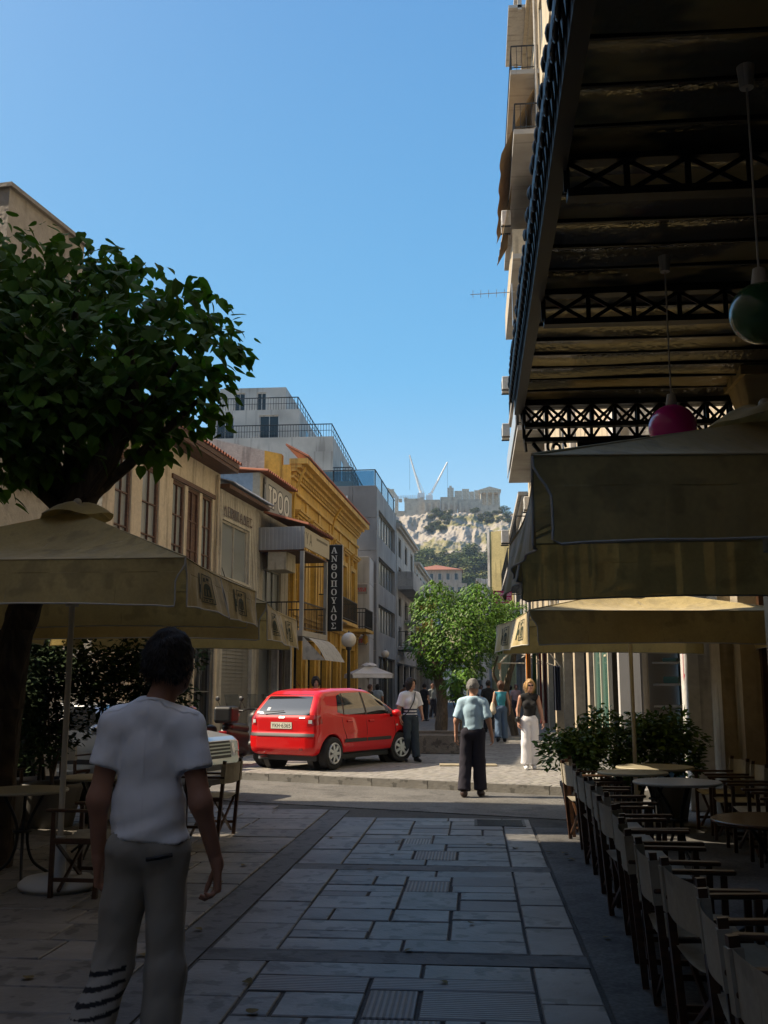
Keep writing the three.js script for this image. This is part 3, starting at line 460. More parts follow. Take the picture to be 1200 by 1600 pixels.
// ---------- right side: far block ----------
{
  const X = 2.65, t = aptFront('balcony_building', 'tall beige apartment building with deep balconies across the side street', [X, -48], [0, 1], 30, 27, { m: M.beige, floors: 7, g0: 3.9, bays: 9, cornice: true, dep: 12, sideLow: 4.3, balc: [[2, 4, 13.3, 1.05, 'glass'], [4, 4, 12.8, 1.05, 'solid'], [5, 4, 15.6, 1.05], [6, 5, 14, 1.05], [1, 0.5, 8, 1.0], [3, 1, 6, 0.9]], shutter: M.white });
  mesh('corner_pier', [bx(29.3, 30.02, 0, 27, 0.004, 0.12), bx(22.0, 22.35, 3.6, 27, 0.004, 0.14), bx(13.4, 13.75, 3.6, 27, 0.004, 0.14)], M.white, t);
  mesh('downpipe', bar([13.95, 3.6, 0.12], [13.95, 26.6, 0.12], 0.06), M.plaster, t);
  mesh('downpipe', bar([26.3, 3.6, 0.1], [26.3, 26.6, 0.1], 0.05), M.plaster, t);
  mesh('glass_rail', bx(4.05, 13.25, 10.6, 11.45, 1.08, 1.11), mat('frosted', [0.35, 0.37, 0.38], 0.3), t);
  mesh('penthouse_frame', [bx(12.6, 12.75, 26.9, 29.2, 0.5, 0.65), bx(9, 9.15, 26.9, 29.2, 0.5, 0.65), bx(9, 12.75, 29.2, 29.35, 0.5, 0.65), bx(9, 12.75, 26.98, 27.1, 0, 1.0)], M.plaster, t);
  mesh('awning', patch((u, v) => [6.5 + 7.5 * u, 22.8 - 2.5 * v + 0.06 * Math.sin(u * 26), 0.2 + 1.25 * v + 0.03 * Math.sin(u * 26 + v * 3)], 48, 6), mat('awningBrown', [0.36, 0.24, 0.11], 0.95, { t: 'fabric', side: THREE.DoubleSide }), t);
  mesh('awning', patch((u, v) => [6.8 + 6 * u, 20.0 - 1.6 * v * u - 0.8 * v + 0.05 * Math.sin(u * 23), 1.0 + 0.45 * v], 40, 4), mats.awningBrown, t);
  mesh('opening_shutter', [beam([24.6, 6.4, 0.05], [24.6, 5.0, 1.0], 0.9, 0.03)], M.plaster, t);
  const ac = (u, y, out = 0.02) => { const b = thing('air_conditioner', 'white air conditioner unit on the tall beige building front', 'air conditioner', [X - out, y, u - 48], -Math.PI / 2, 'air conditioners on the beige building'); mesh('case', rbx(-0.42, 0.42, 0, 0.58, 0.01, 0.34, 0.03), M.white, b); mesh('fan_grille', new THREE.TorusGeometry(0.2, 0.015, 6, 20).translate(-0.1, 0.29, 0.345), M.greenFrame, b); mesh('bracket', [bx(-0.35, -0.3, -0.05, 0, 0, 0.36), bx(0.3, 0.35, -0.05, 0, 0, 0.36)], M.iron, b); };
  for (const [u, y, q] of [[3.2, 12.6, 0.93], [4.4, 14.4, 0.93], [3.4, 11.4, 0.02], [2.6, 9.4, 0.02], [2.0, 8.0, 1.02], [12.0, 18.4, 1.07], [3.0, 16.0, 0.02]]) ac(u, y, q);
  const an = thing('roof_aerial', 'thin metal television aerial sticking out from the beige building', 'aerial', [1.65, 16.2, -37.5]); mesh('mast', [bar([0, -1, 0], [0, 1.4, 0], 0.02), bar([-1.6, 0.3, 0], [0.1, 0.35, 0], 0.015)], M.steel, an); mesh('elements', [-1.5, -1.2, -0.9, -0.6, -0.3].map((x) => bar([x, 0.3, -0.35], [x, 0.33, 0.35], 0.01)), M.steel, an);
}
aptFront('corniced_house', 'old grey house with bracketed cornice behind the tall beige building', [2.55, -64], [0, 1], 15.6, 10.8, { m: M.plaster, floors: 2, bays: 4, dep: 9, balc: [[1, 2, 14, 0.9], [0, 4, 12, 0.9]] });
{
  const t = thing('yellow_gabled_building', 'pale yellow building with blank side wall beyond the grey house', 'building', [0.95, 0, -66], -0.42);
  mesh('side_wall', bx(0.16, 1.75, 0, 11.6, -0.3, 0), mat('paleYellow', [0.70, 0.58, 0.27], 0.85, { t: 'plaster' }), t); mesh('edge_pier', bx(-0.0, 0.155, 0, 11.75, -9, 0.05), M.white, t); mesh('body', bx(0.158, 1.75, 0, 11.55, -9, -0.302), M.beige, t);
  mesh('cable', [tube([[0, 6.8, 0.06], [0.9, 6.6, 0.06], [1.8, 6.9, 0.06]], 0.02), tube([[0, 6.3, 0.06], [0.9, 6.1, 0.06], [1.8, 6.3, 0.06]], 0.02)], M.black, t);
}
aptFront('white_house', 'white house with railings furthest along the right row', [0.55, -98], [0, 1], 22, 9.6, { m: M.white, floors: 2, bays: 6, balc: [[1, 12, 20, 0.7], [0, 10, 20, 0.7]] });
{
  const t = thing('pink_sign', 'magenta shop sign with white script jutting over the street', 'sign'), z = -52, a = onZ(771, 923, z), b = onZ(800, 942, z); t.position.set(a.x, b.y, z); const w = b.x - a.x, h = a.y - b.y;
  mesh('board', bx(0, w, 0, h, -0.1, 0), printMat(256, 160, (c, W, H) => { c.fillStyle = '#a31d58'; c.fillRect(0, 0, W, H); c.fillStyle = '#ecd9e2'; c.font = 'italic 62px serif'; c.fillText('Αναλώδι', 50, 66, 196); c.font = '50px serif'; c.fillText('σοσοπ ΤΣΧ', 14, 124, 232); c.fillRect(70, 128, 90, 18); }), t, true); mesh('arm', bar([w, h * 0.7, -0.05], [2.5 - a.x, h * 0.7, -0.05], 0.03), M.iron, t);
}
{ // low blocks closing the street
  for (const [nm, x, z, w, h, m, lab] of [['street_end_shop', -5.2, -122, 4.2, 4.6, M.plaster, 'low plaster shop closing the street behind the tree'], ['street_end_shop', -0.9, -126, 5.6, 3.8, M.beige, 'beige single storey shop at the far end of the street']]) {
    const t = thing(nm, lab, 'building', [x, 0, z]); mesh('wall', wallGeo(w, h, [[0.4, 0, w / 2 - 0.2, 2.6], [w / 2 + 0.2, 0, w - 0.4, 2.6]], 0.3), m, t); mesh('body', bx(0, w, 0, h - 0.02, -5, -1), M.dark, t); mesh('roof', bx(-0.2, w + 0.2, h, h + 0.2, -5, 0.3), M.roofTile, t); win(t, 0.4, 0, w / 2 - 0.2, 2.6, { nx: 2, ny: 1, name: 'shop_window' }); win(t, w / 2 + 0.2, 0, w - 0.4, 2.6, { nx: 2, ny: 1, name: 'shop_window' });
  }
}
// goods and frames at the shops across the side street
{
  const aw = thing('awning_frame', 'folded brown shop awning on thin metal arms', 'awning', [2.6, 0, -30.5]);
  const p = (px, py, z) => { const q = onZ(px, py, z + -30.5); return [q.x - 2.6, q.y, z]; };
  mesh('arms', [bar(p(781, 1036, 0), p(855, 1037, 0), 0.02), bar(p(781, 1036, 0), p(795, 1021, 0), 0.03), bar(p(812, 1021, 0), p(865, 1040, 0), 0.02), bar(p(859, 1020, 0), p(876, 1042, 0), 0.02), bar(p(781, 1036, 0), [-1.8, 0.15, 0], 0.03)], mat('armCream', [0.6, 0.52, 0.4], 0.6), aw);
  mesh('roller', bar(p(780, 1046, 0), p(780, 1036, 0), 0.05), mat('rollBrown', [0.35, 0.2, 0.1], 0.8), aw);
  const cl = (px0, px1, py0, py1, z, col, lab, key) => { const a = onZ(px0, py0, z), b = onZ(px1, py1, z), w = b.x - a.x, h = a.y - b.y; const o = mesh('hanging_cloth', patch((u, v) => [w * (u - 0.5), -h * v, 0.05 * Math.sin(u * 19 + px0)], 20, 3), mat(key, col, 0.95, { side: THREE.DoubleSide, t: 'fabric' })); o.position.set((a.x + b.x) / 2, a.y, z); tag(o, lab, 'cloth', 'cloths hung outside the shop'); };
  cl(821, 831, 1012, 1100, -25.5, [0.55, 0.19, 0.02], 'orange cloth hanging outside the shop', 'clO'); cl(831, 839, 1012, 1100, -25.4, [0.05, 0.13, 0.025], 'dark green cloth hanging outside the shop', 'clG'); cl(839, 842, 1012, 1100, -25.45, [0.03, 0.04, 0.06], 'narrow navy cloth between the green and red cloths', 'clN'); cl(842, 848, 1012, 1130, -25.4, [0.45, 0.03, 0.02], 'bright red cloth hanging outside the shop', 'clR'); cl(848, 856, 1012, 1130, -25.5, [0.12, 0.02, 0.02], 'dark maroon cloth hanging outside the shop', 'clM');
  cl(864, 877, 1040, 1110, -23.5, [0.015, 0.02, 0.04], 'black clothes on a hanger outside the shop', 'clK'); 
  const sc = thing('glass_showcase', 'greenish glass shop showcase behind the potted shrubs', 'showcase', [2.62, 0.12, -21.3], -Math.PI / 2);
  mesh('frame', [bx(-1.2, -1.12, 0, 2.9, 0, 0.08), bx(1.12, 1.2, 0, 2.9, 0, 0.08), bx(-1.2, 1.2, 2.9, 3.0, 0, 0.08), bx(-0.04, 0.04, 0, 2.9, 0, 0.08)], mat('frameCream', [0.62, 0.56, 0.44], 0.5), sc);
  mesh('pane', bx(-1.12, -0.04, 0.3, 2.9, 0.03, 0.04), mat('greenGlass', [0.06, 0.14, 0.11], 0.08), sc); mesh('pane', bx(0.04, 1.12, 0.3, 2.9, 0.03, 0.04), mats.greenGlass, sc); mesh('base', bx(-1.12, 1.12, 0, 0.3, 0.0, 0.07), M.greyClad, sc);
  mesh('number', new THREE.PlaneGeometry(0.5, 1.1).translate(0.55, 2.3, 0.05), printMat(64, 128, (c, W, H) => { c.clearRect(0, 0, W, H); c.fillStyle = '#b9b39c'; c.font = '84px serif'; c.fillText('2', 10, 70); c.fillRect(8, 84, 44, 5); }, 0.5, true), sc, true);
  // open fronted shop with shelves on the side street
  const sh = thing('shelf_shop', 'dark shop interior with metal shelves seen across the side street', 'shop', [2.72, 0, -17.55], -0.38);
  mesh('wall', wallGeo(9, 27, [[0.06, 0.12, 2.6, 4.0], [3.2, 0.12, 6, 4.0]], 0.3), M.plaster, sh); mesh('inside', bx(0.3, 8.5, 0.1, 4.3, -3.3, -3.2), M.dark, sh); mesh('fascia', bx(0.3, 6.3, 3.6, 4.0, 0.003, 0.08), M.dark, sh); mesh('column', bx(-0.3, 0.05, 0.12, 3.59, 0.003, 0.1), M.greyClad, sh); mesh('ceiling', bx(0.02, 6.4, 4.02, 4.2, -3.2, -0.301), M.dark, sh); mesh('partition', bx(2.7, 2.8, 0.1, 4.0, -3.2, -0.301), M.dark, sh); mesh('partition', bx(-0.05, 0.03, 0.1, 4.0, -3.2, -0.301), M.dark, sh);
  for (let k = 0; k < 7; k++) { const y = 0.55 + k * 0.36; const s = mesh('shelf', bx(0.15, 2.5, y, y + 0.035, -0.75, -0.36), M.steel, sh); for (let i = 0; i < 5; i++) if (rnd() < 0.75) mesh('goods', rbx(0.3 + i * 0.42, 0.5 + i * 0.42 + rr(0, 0.1), y + 0.036, y + rr(0.1, 0.24), -0.7, -0.45, 0.02), rnd() < 0.5 ? M.dark : mats.greenGlass, s); }
}
// ---------- right side: cafe building, marquee ----------
const XF = 3.15;
M.cafeWall = mat('cafeWall', [0.55, 0.47, 0.35], 0.9, { t: 'plaster', b: 'plasterB', bs: 0.004 });
M.marquee = mat('marquee', [0.50, 0.46, 0.37], 0.3, { t: 'rust', roughnessMap: T.rustR, b: 'plasterB', bs: 0.004 });
{
  const [t] = facade('cafe_building', 'cafe building with stone pilasters under the iron marquee', [XF, -13.7], [0, 1]);
  const hs = []; for (let u = 1.1; u < 14; u += 2.6) hs.push([u, 0.7, u + 1.75, 4.2]); const up = []; for (let u = 1.3; u < 14; u += 2.6) for (const y of [6, 9.4]) up.push([u, y, u + 1.2, y + 2.3]);
  mesh('wall', wallGeo(36, 21, [...hs, ...up], 0.35), M.cafeWall, t); mesh('side_wall', bx(0, 0.35, 0, 21, -8, -0.35), M.cafeWall, t); mesh('inner_wall', bx(0.4, 35.8, 0, 20.6, -2.8, -2.7), M.dark, t); mesh('roof', bx(0.35, 36, 20.7, 20.9, -8, -0.35), M.concrete, t);
  for (const h of hs) win(t, h[0], h[1], h[2], h[3], { nx: 2, ny: 2, fm: M.chairWood, dep: 0.28, ft: 0.1, name: 'shop_window' });
  for (const h of up) win(t, h[0], h[1], h[2], h[3], { fm: M.greenFrame });
  for (let u = 0.2; u < 15; u += 2.6) { const p = mesh('pilaster', [bx(u, u + 0.55, 0.4, 4.3, 0.003, 0.16), bx(u - 0.06, u + 0.61, 0.1, 0.4, 0.003, 0.24)], M.cafeWall, t); mesh('capital', [new THREE.CylinderGeometry(0.46, 0.3, 0.4, 4, 3).rotateY(Math.PI / 4).scale(1, 1, 0.7).translate(u + 0.28, 4.52, 0.15), bx(u - 0.08, u + 0.64, 4.72, 4.82, 0.003, 0.42)], mat('capital', [0.50, 0.38, 0.18], 0.8, { t: 'plaster' }), p); }
  // the white painted corner pier
  const c = thing('corner_pier', 'white painted corner pier with red graffiti beside the cafe', 'pier', [2.99, 0, -14.4]);
  mesh('shaft', rbx(-0.16, 0.19, 0, 3.6, -0.2, 0.2, 0.02), M.white, c); mesh('base', rbx(-0.2, 0.2, 0, 0.3, -0.24, 0.24, 0.02), M.white, c);
  mesh('graffiti', new THREE.PlaneGeometry(0.3, 0.9).rotateY(-Math.PI / 2).translate(-0.163, 1.95, 0.02), printMat(96, 288, (k, W, H) => { k.clearRect(0, 0, W, H); k.strokeStyle = '#a8163a'; k.lineWidth = 9; k.beginPath(); k.moveTo(20, 20); k.bezierCurveTo(90, 30, 70, 90, 20, 80); k.stroke(); k.beginPath(); k.moveTo(50, 60); k.lineTo(46, 220); k.lineTo(70, 200); k.stroke(); k.beginPath(); k.moveTo(10, 60); k.lineTo(84, 66); k.stroke(); }, 0.8, true), c, true);
}
{ // iron marquee
  const t = thing('iron_marquee', 'dark iron marquee with lattice girders and stained metal ceiling sheets', 'marquee', [0, 0, 0]), x0 = 0.6, x1 = XF - 0.02, y = 4.78;
  for (let z = 7.2, k = 0; z > -11.3; z -= 0.41, k++) { const zz = z; mesh('ceiling_sheet', patch((u, v) => [x0 + (x1 - x0) * u, y + 0.045 * Math.sin(v * Math.PI) + 0.008 * Math.sin(u * 7 + k), zz - 0.4 * v], 10, 8), M.marquee, t); mesh('sheet_rib', bx(x0, x1, y - 0.02, y + 0.02, zz - 0.014 - 0.0, zz + 0.006), M.iron, t); }
  const girder = (z, h = 0.32, n = 8) => { const g = [bx(x0, x1, y - 0.06, y - 0.02, z - 0.05, z + 0.05), bx(x0, x1, y - h - 0.05, y - h, z - 0.05, z + 0.05)], w = (x1 - x0) / n; for (let k = 0; k < n; k++) { const a = x0 + k * w, b = a + w; g.push(beam([a, y - 0.05, z], [b, y - h - 0.02, z], 0.03, 0.012), beam([a, y - h - 0.02, z + 0.014], [b, y - 0.05, z + 0.014], 0.03, 0.012), bx(a - 0.018, a + 0.018, y - h, y - 0.05, z - 0.02, z + 0.0)); } mesh('lattice_girder', g, M.iron, t); };
  [5, 2.6, 0.2, -2.6].forEach((z) => girder(z)); girder(-5.85, 0.24, 7); girder(-8.0, 0.26, 7); girder(-11.3, 0.26, 10); girder(-11.42, 0.4, 10);
  // edge beam with hanging leaf fringe
  mesh('edge_beam', [bx(x0 - 0.1, x0, y - 0.1, y + 0.14, -11.5, 7.5), bx(x0 - 0.16, x0 - 0.1, y + 0.08, y + 0.2, -11.5, 7.5)], M.iron, t);
  const fr = []; for (let z = -0.8; z > -11.4; z -= 0.17) { const s = 0.75 + 0.5 * hash(Math.round(z * 100), 3, 1); fr.push(new THREE.ConeGeometry(0.07, 0.22 * s, 5).scale(0.25, 1, 1).rotateX(Math.PI).translate(x0 - 0.13, y - 0.02, z), new THREE.SphereGeometry(0.05, 6, 4).scale(0.4, 1, 1).translate(x0 - 0.16, y + 0.25 * s, z + 0.06), new THREE.TorusGeometry(0.055, 0.012, 4, 8).rotateY(Math.PI / 2).translate(x0 - 0.15, y + 0.06, z)); }
  mesh('leaf_fringe', fr, M.iron, t).userData = { kind: 'stuff' };
  mesh('roof_sheet', bx(x0 - 0.1, x1, y + 0.14, y + 0.17, -11.5, 7.5), M.iron, t);
  mesh('back_beam', bx(x1 - 0.1, x1, y - 0.12, y - 0.065, -11.5, -0.6), M.iron, t);
  // scrolled end bracket
  const sp = (cx, cy, r, turns, dir, a0 = 0) => { const p = []; for (let i = 0; i <= 22; i++) { const a = a0 + dir * turns * 2 * Math.PI * i / 22, q = r * (1 - i / 24); p.push([cx + q * Math.cos(a), cy + q * Math.sin(a), -11.46]); } return tube(p, 0.016, 40, 5); };
  const yb = y - 0.45, br = [tube([[0.7, yb, -11.46], [0.95, yb - 0.28, -11.46], [1.5, yb - 0.3, -11.46], [2.3, yb - 0.5, -11.46], [x1, yb - 1.1, -11.46]], 0.025, 30), tube([[0.98, yb - 0.75, -11.46], [1.25, yb - 0.5, -11.46], [1.9, yb - 0.55, -11.46], [2.6, yb - 0.95, -11.46]], 0.014, 30)];
  for (const [cx, cy, r, d] of [[0.95, yb - 0.05, 0.12, 1], [1.75, yb - 0.1, 0.15, 1], [2.1, yb - 0.14, 0.17, -1], [2.45, yb - 0.3, 0.15, 1], [2.75, yb - 0.45, 0.12, -1], [1.03, yb - 0.78, 0.13, 1], [2.62, yb - 0.16, 0.12, 1], [1.42, yb - 0.12, 0.12, -1]]) br.push(sp(cx, cy, r, 1.6, d));
  br.push(new THREE.TorusGeometry(0.06, 0.014, 6, 14).translate(1.25, yb - 0.42, -11.46), new THREE.TorusGeometry(0.06, 0.014, 6, 14).translate(2.2, yb - 0.6, -11.46));
  mesh('scroll_bracket', br, M.iron, t);
  mesh('name_plate', bx(1.2, 1.75, yb - 0.27, yb + 0.02, -11.50, -11.47), M.iron, t);
  mesh('front_drop', bar([x0 - 0.02, y - 0.1, -11.45], [x0 + 0.02, y - 0.55, -11.45], 0.02), M.iron, t);
}
for (const [px, py, pb, r, col, key, lab] of [[1165, 110, 490, 0.155, [0.03, 0.12, 0.05], 'lampGreen', 'green glass ball lamp hanging from the marquee'], [1038, 405, 668, 0.17, [0.72, 0.03, 0.33], 'lampPink', 'magenta glass ball lamp hanging from the marquee']]) {
  const q = onY(px, py, 4.72), b = onZ(px, pb, q.z), t = thing('pendant_lamp', lab, 'lamp', [q.x, b.y, q.z]);
  mesh('cord', bar([0, r + 0.06, 0], [0, 4.7 - b.y, 0], 0.006), M.white, t); mesh('ceiling_cup', new THREE.CylinderGeometry(0.045, 0.035, 0.12, 16).translate(0, 4.68 - b.y, 0), M.white, t); mesh('neck', new THREE.CylinderGeometry(0.03, 0.045, 0.09, 16).translate(0, r + 0.03, 0), M.white, t);
  mesh('globe', new THREE.SphereGeometry(r, 40, 24).scale(1, 0.98, 1), mat(key, col, 0.25, { clearcoat: 0.6, clearcoatRoughness: 0.1 }), t);
}

// ---------- hill, walls, ruins ----------
const cliffSpots = [];
{
  const prof = [[-118, -1], [-160, 5], [-215, 14], [-270, 24], [-330, 40], [-372, 50], [-388, 56], [-399, 62], [-407, 66.5], [-413, 70], [-419, 72], [-470, 76]];
  const nu = 260, nv = 170, ridge = (v) => 1 - Math.abs(2 * v - 1);
  const g = patch((u, v) => {
    const w = v < 0.4 ? v / 0.4 * 0.42 : 0.42 + (v - 0.4) / 0.6 * 0.58, s = w * (prof.length - 1), i = Math.min(prof.length - 2, Math.floor(s)), f = s - i, q = 2 * u - 1, x = -10 + 48 * q + 120 * q * q * q * q * q;
    let z = prof[i][0] + (prof[i + 1][0] - prof[i][0]) * f, y = prof[i][1] + (prof[i + 1][1] - prof[i][1]) * f;
    const k = sst(44, 56, y), top = sst(72.3, 71, y);
    const a = n3(x * 0.055, y * 0.05, 2.3) - 0.5, b = ridge(n3(x * 0.075, y * 0.045, 7.1)) - 0.75, c = ridge(n3(x * 0.27, y * 0.17, 1.7)) - 0.75, d = n3(x * 1.5, y * 1.3, 4.2) - 0.5;
    z += k * (a * 34 + b * 20 + c * 6 + d * 1.6) * top; y += ((a * 3) * sst(0, 8, y) * (1 - k) + k * (c * 3 + d * 2)) * top;
    return [x, y, z];
  }, nu, nv);
  const p = g.attributes.position, col = new Float32Array(p.count * 3);
  for (let i = 0; i < p.count; i++) { const x = p.getX(i), y = p.getY(i), z = p.getZ(i); const q = n3(x * 0.07, y * 0.11, z * 0.07 + 5) + 0.35 * (n3(x * 0.4, y * 0.5, z * 0.4) - 0.5) + 0.14 * (n3(x * 1.9, y * 2.1, 2) - 0.5), rock = sst(0.39, 0.47, q) * sst(43, 52, y), gr = n3(x * 0.2 + 40, z * 0.2, 3); const Gc = [0.12 + 0.12 * gr, 0.115 + 0.09 * gr, 0.045 + 0.04 * gr], R = [0.31, 0.27, 0.22]; const w = 0.84 + 0.32 * n3(x * 1.2, y * 0.9, 4); for (let c = 0; c < 3; c++) col[3 * i + c] = (Gc[c] + (R[c] - Gc[c]) * rock) * w; }
  g.setAttribute('color', new THREE.BufferAttribute(col, 3));
  for (let i = 0; i < p.count; i += 7) { const x = p.getX(i), y = p.getY(i), z = p.getZ(i), px = 742 + 1600 * x / -z; if (y > 50 && y < 71 && px > 600 && px < 800 && n3(x * 0.09 + 11, y * 0.13, 6) > 0.53) cliffSpots.push([x, y, z]); }
  const hillMesh = struct(mesh('hill', g, new THREE.MeshStandardMaterial({ vertexColors: true, roughness: 0.95 })));
  const ruinM = mat('ruin', [0.64, 0.56, 0.43], 0.9, { t: 'stone' }), wallM = mat('fortWall', [0.50, 0.43, 0.33], 0.95, { t: 'concrete' });
  const Z = -424, P = (px, py, z = Z) => onZ(px, py, z);
  const fort = thing('fortress_wall', 'weathered stone circuit wall along the top of the rocky hill', 'wall', [0, 0, Z]);
  const seg = (a, b, yt, yb, z = 0) => { const A = P(a, yt), B = P(b, yb); mesh('wall_section', bx(A.x, B.x, B.y - 2, A.y, z - 3, z), wallM, fort); };
  seg(606, 632, 795, 830, -6); seg(632, 662, 779, 818, 0); seg(662, 688, 782, 815, 1.5); seg(688, 715, 777, 816, 0.5); seg(715, 752, 780, 818, -1); seg(752, 781, 792, 812, 4);
  for (let k = 0; k < 9; k++) { const A = P(664 + k * 9, 786), B = P(666.5 + k * 9, 800); mesh('buttress', bx(A.x, B.x, B.y, A.y, 1.52, 2.6), wallM, fort); }
  const tm = thing('temple', 'ruined marble temple with columned porch on the hilltop', 'temple', [P(766, 790).x, P(766, 790).y, Z - 4]);
  const s = 0.27, w = P(782, 790).x - P(750, 790).x, hC = P(766, 768).y - P(766, 790).y;
  mesh('platform', [bx(-w / 2 - 0.6, w / 2 + 0.6, -2, 0, -9, 0.8)], ruinM, tm);
  for (let k = 0; k < 4; k++) mesh('column', [new THREE.CylinderGeometry(0.36, 0.46, hC, 14).translate(-w / 2 + 0.5 + k * (w - 1) / 3, hC / 2, 0), bx(-w / 2 + k * (w - 1) / 3, -w / 2 + 1 + k * (w - 1) / 3, hC, hC + 0.28, -0.5, 0.5)], ruinM, tm);
  mesh('entablature', [bx(-w / 2 - 0.2, w / 2 + 0.2, hC + 0.29, hC + 1.2, -6, 0.6), bx(-w / 2 - 0.5, w / 2 + 0.5, hC + 1.203, hC + 1.45, -6, 0.9)], ruinM, tm); mesh('pediment', prism([[-w / 2 - 0.5, 0], [w / 2 + 0.5, 0], [0, 1.35]], 6).translate(0, hC + 1.455, -5.3), ruinM, tm); mesh('cella_wall', bx(-w / 2, w / 2, 0, hC + 0.2, -6, -4.6), ruinM, tm);
  const rw = thing('ruined_walls', 'broken pale temple walls beside the columned porch', 'ruin', [P(725, 778).x, P(725, 778).y - 1, Z - 8]);
  const e = (a, b, t, o) => { const A = P(a, t, Z - 8), B = P(b, 784, Z - 8); mesh('wall_block', bx(A.x - rw.position.x, B.x - rw.position.x, -2, A.y - rw.position.y, -1.5 - o, 0), ruinM, rw); };
  e(699, 702, 762, 0); e(702, 706, 759, 2); e(706, 709, 762, 0); e(710, 722, 767, 1); e(722, 733, 764, 0.6); e(733, 741, 768, 1.2); e(741, 751, 766, 0);
  const lm = thing('ruined_gate', 'pale stone ruin with a round hole on the hill edge', 'ruin', [P(604, 790).x, P(604, 790).y - 1.5, Z - 10]);
  { const A = P(589, 757, Z - 10), B = P(620, 790, Z - 10), W = B.x - A.x, Hh = A.y - B.y + 1.5; const sh = new THREE.Shape([[-W / 2, 0], [W / 2, 0], [W / 2, Hh * 0.62], [W * 0.3, Hh * 0.85], [0, Hh * 0.98], [-W * 0.35, Hh], [-W / 2, Hh * 0.92]].map((q) => new THREE.Vector2(...q))); const hp = new THREE.Path(); hp.absarc(0.2, Hh * 0.62, 0.85, 0, Math.PI * 2); sh.holes.push(hp, new THREE.Path([[1.9, 2], [1.9, Hh * 0.6], [2.9, Hh * 0.6], [2.9, 2]].map((q) => new THREE.Vector2(...q)))); mesh('wall', new THREE.ExtrudeGeometry(sh, { depth: 2, bevelEnabled: false }), ruinM, lm); mesh('cornice', bx(-W / 2 - 0.4, W * 0.3, Hh * 0.86, Hh * 0.92, 2.01, 2.4), ruinM, lm); }
  const sc = thing('scaffolding', 'thin scaffolding poles along the hilltop wall', 'scaffolding', [P(640, 776).x, P(640, 776).y, Z - 5]); { const gg = []; for (let k = -7; k <= 7; k++) gg.push(bar([k, -1, 0], [k, rr(1, 2), 0], 0.08, 4)); gg.push(bar([-7, 0.6, 0], [7, 0.6, 0], 0.08, 4), bar([-7, 1.2, 0], [4, 1.2, 0], 0.08, 4)); mesh('poles', gg, M.steel, sc); for (let k = 0; k < 5; k++) mesh('stone_block', rbx(-5 + k * 2.3, -3.6 + k * 2.3, -1.2, rr(0, 0.8), -1.6, -0.4, 0.1), ruinM, sc); }
  const crane = (bx0, by0, tx, ty, lab) => { const A = P(bx0, by0, Z - 12), B = P(tx, ty, Z - 12), t = thing('tower_crane', lab, 'crane', A.toArray()), d = B.clone().sub(A), q = new THREE.Quaternion().setFromUnitVectors(V(0, 1, 0), d.clone().normalize()), L = d.length(), g = [], r = 0.42, N = 11; for (const [x, z] of [[-r, -r], [r, -r], [0, r]]) g.push(bar([x, 0, z], [x * 0.4, L, z * 0.4], 0.13, 4)); for (let k = 0; k < N; k++) { const a = k / N, b = (k + 1) / N, f = 1 - a * 0.6, f2 = 1 - b * 0.6; g.push(bar([-r * f, a * L, -r * f], [r * f2, b * L, -r * f2], 0.09, 4), bar([r * f, a * L, -r * f], [0, b * L, r * f2], 0.09, 4), bar([0, a * L, r * f], [-r * f2, b * L, -r * f2], 0.09, 4)); } const m = merged(g).applyQuaternion(q); mesh('jib', m, mat('craneWhite', [0.72, 0.72, 0.70], 0.6), t); mesh('hoist_cable', bar([d.x, d.y, d.z], [d.x, 2, d.z], 0.05, 4), M.iron, t); mesh('base', [bx(-1.4, 1.4, -3, 0.4, -1.2, 1.2), bar([0, 0, 0], [0, 1.5, 0], 0.5, 8)], mats.craneWhite, t); return t; };
  const c1 = crane(658, 772, 640, 711, 'white crane boom leaning left above the hilltop'); mesh('strut', bar([1.5, 0, 0], [-2.2, 9, 0], 0.12, 4), mats.craneWhite, c1); crane(671, 776, 699, 722, 'white crane boom leaning right above the hilltop');
  // pink house below the hill
  const h0 = onZ(642, 916, -262), h1 = onZ(721, 890, -262), ph = thing('pink_house', 'long pinkish house with a red tiled hipped roof below the hill', 'house', [h0.x, h0.y - 4, -262]), W = h1.x - h0.x, hh = h1.y - h0.y + 4;
  const wn = []; for (let k = 0; k < 6; k++) wn.push([0.7 + k * W / 6.2, hh - 2.6, 1.6 + k * W / 6.2, hh - 0.9]);
  mesh('wall', wallGeo(W, hh, wn, 0.4), mat('pinkWall', [0.55, 0.40, 0.31], 0.9, { t: 'plaster' }), ph); mesh('body', bx(0, W, 0, hh - 0.05, -7, -0.8), mats.pinkWall, ph); for (const a of wn) win(ph, a[0], a[1], a[2], a[3], { fm: M.white, nx: 1, ny: 1 });
  mesh('roof', new THREE.ConeGeometry(1, 1, 4).rotateY(Math.PI / 4).scale(W * 0.75, 1.7, 6.2).translate(W / 2, hh + 0.8, -3.4), M.roofTile, ph);
  const hb = onZ(700, 928, -250), hs = thing('pink_outbuilding', 'small pinkish flat roofed house beside the red roofed one', 'house', [hb.x, hb.y - 4, -250]); mesh('wall', wallGeo(4.6, 6.6, [[0.6, 4.3, 1.5, 5.7], [2.4, 4.3, 3.3, 5.7]], 0.3), mats.pinkWall, hs); mesh('body', bx(0, 4.6, 0, 6.55, -4, -0.6), mats.pinkWall, hs); win(hs, 0.6, 4.3, 1.5, 5.7, { fm: M.white, nx: 1, ny: 1 }); win(hs, 2.4, 4.3, 3.3, 5.7, { fm: M.white, nx: 1, ny: 1 });
}

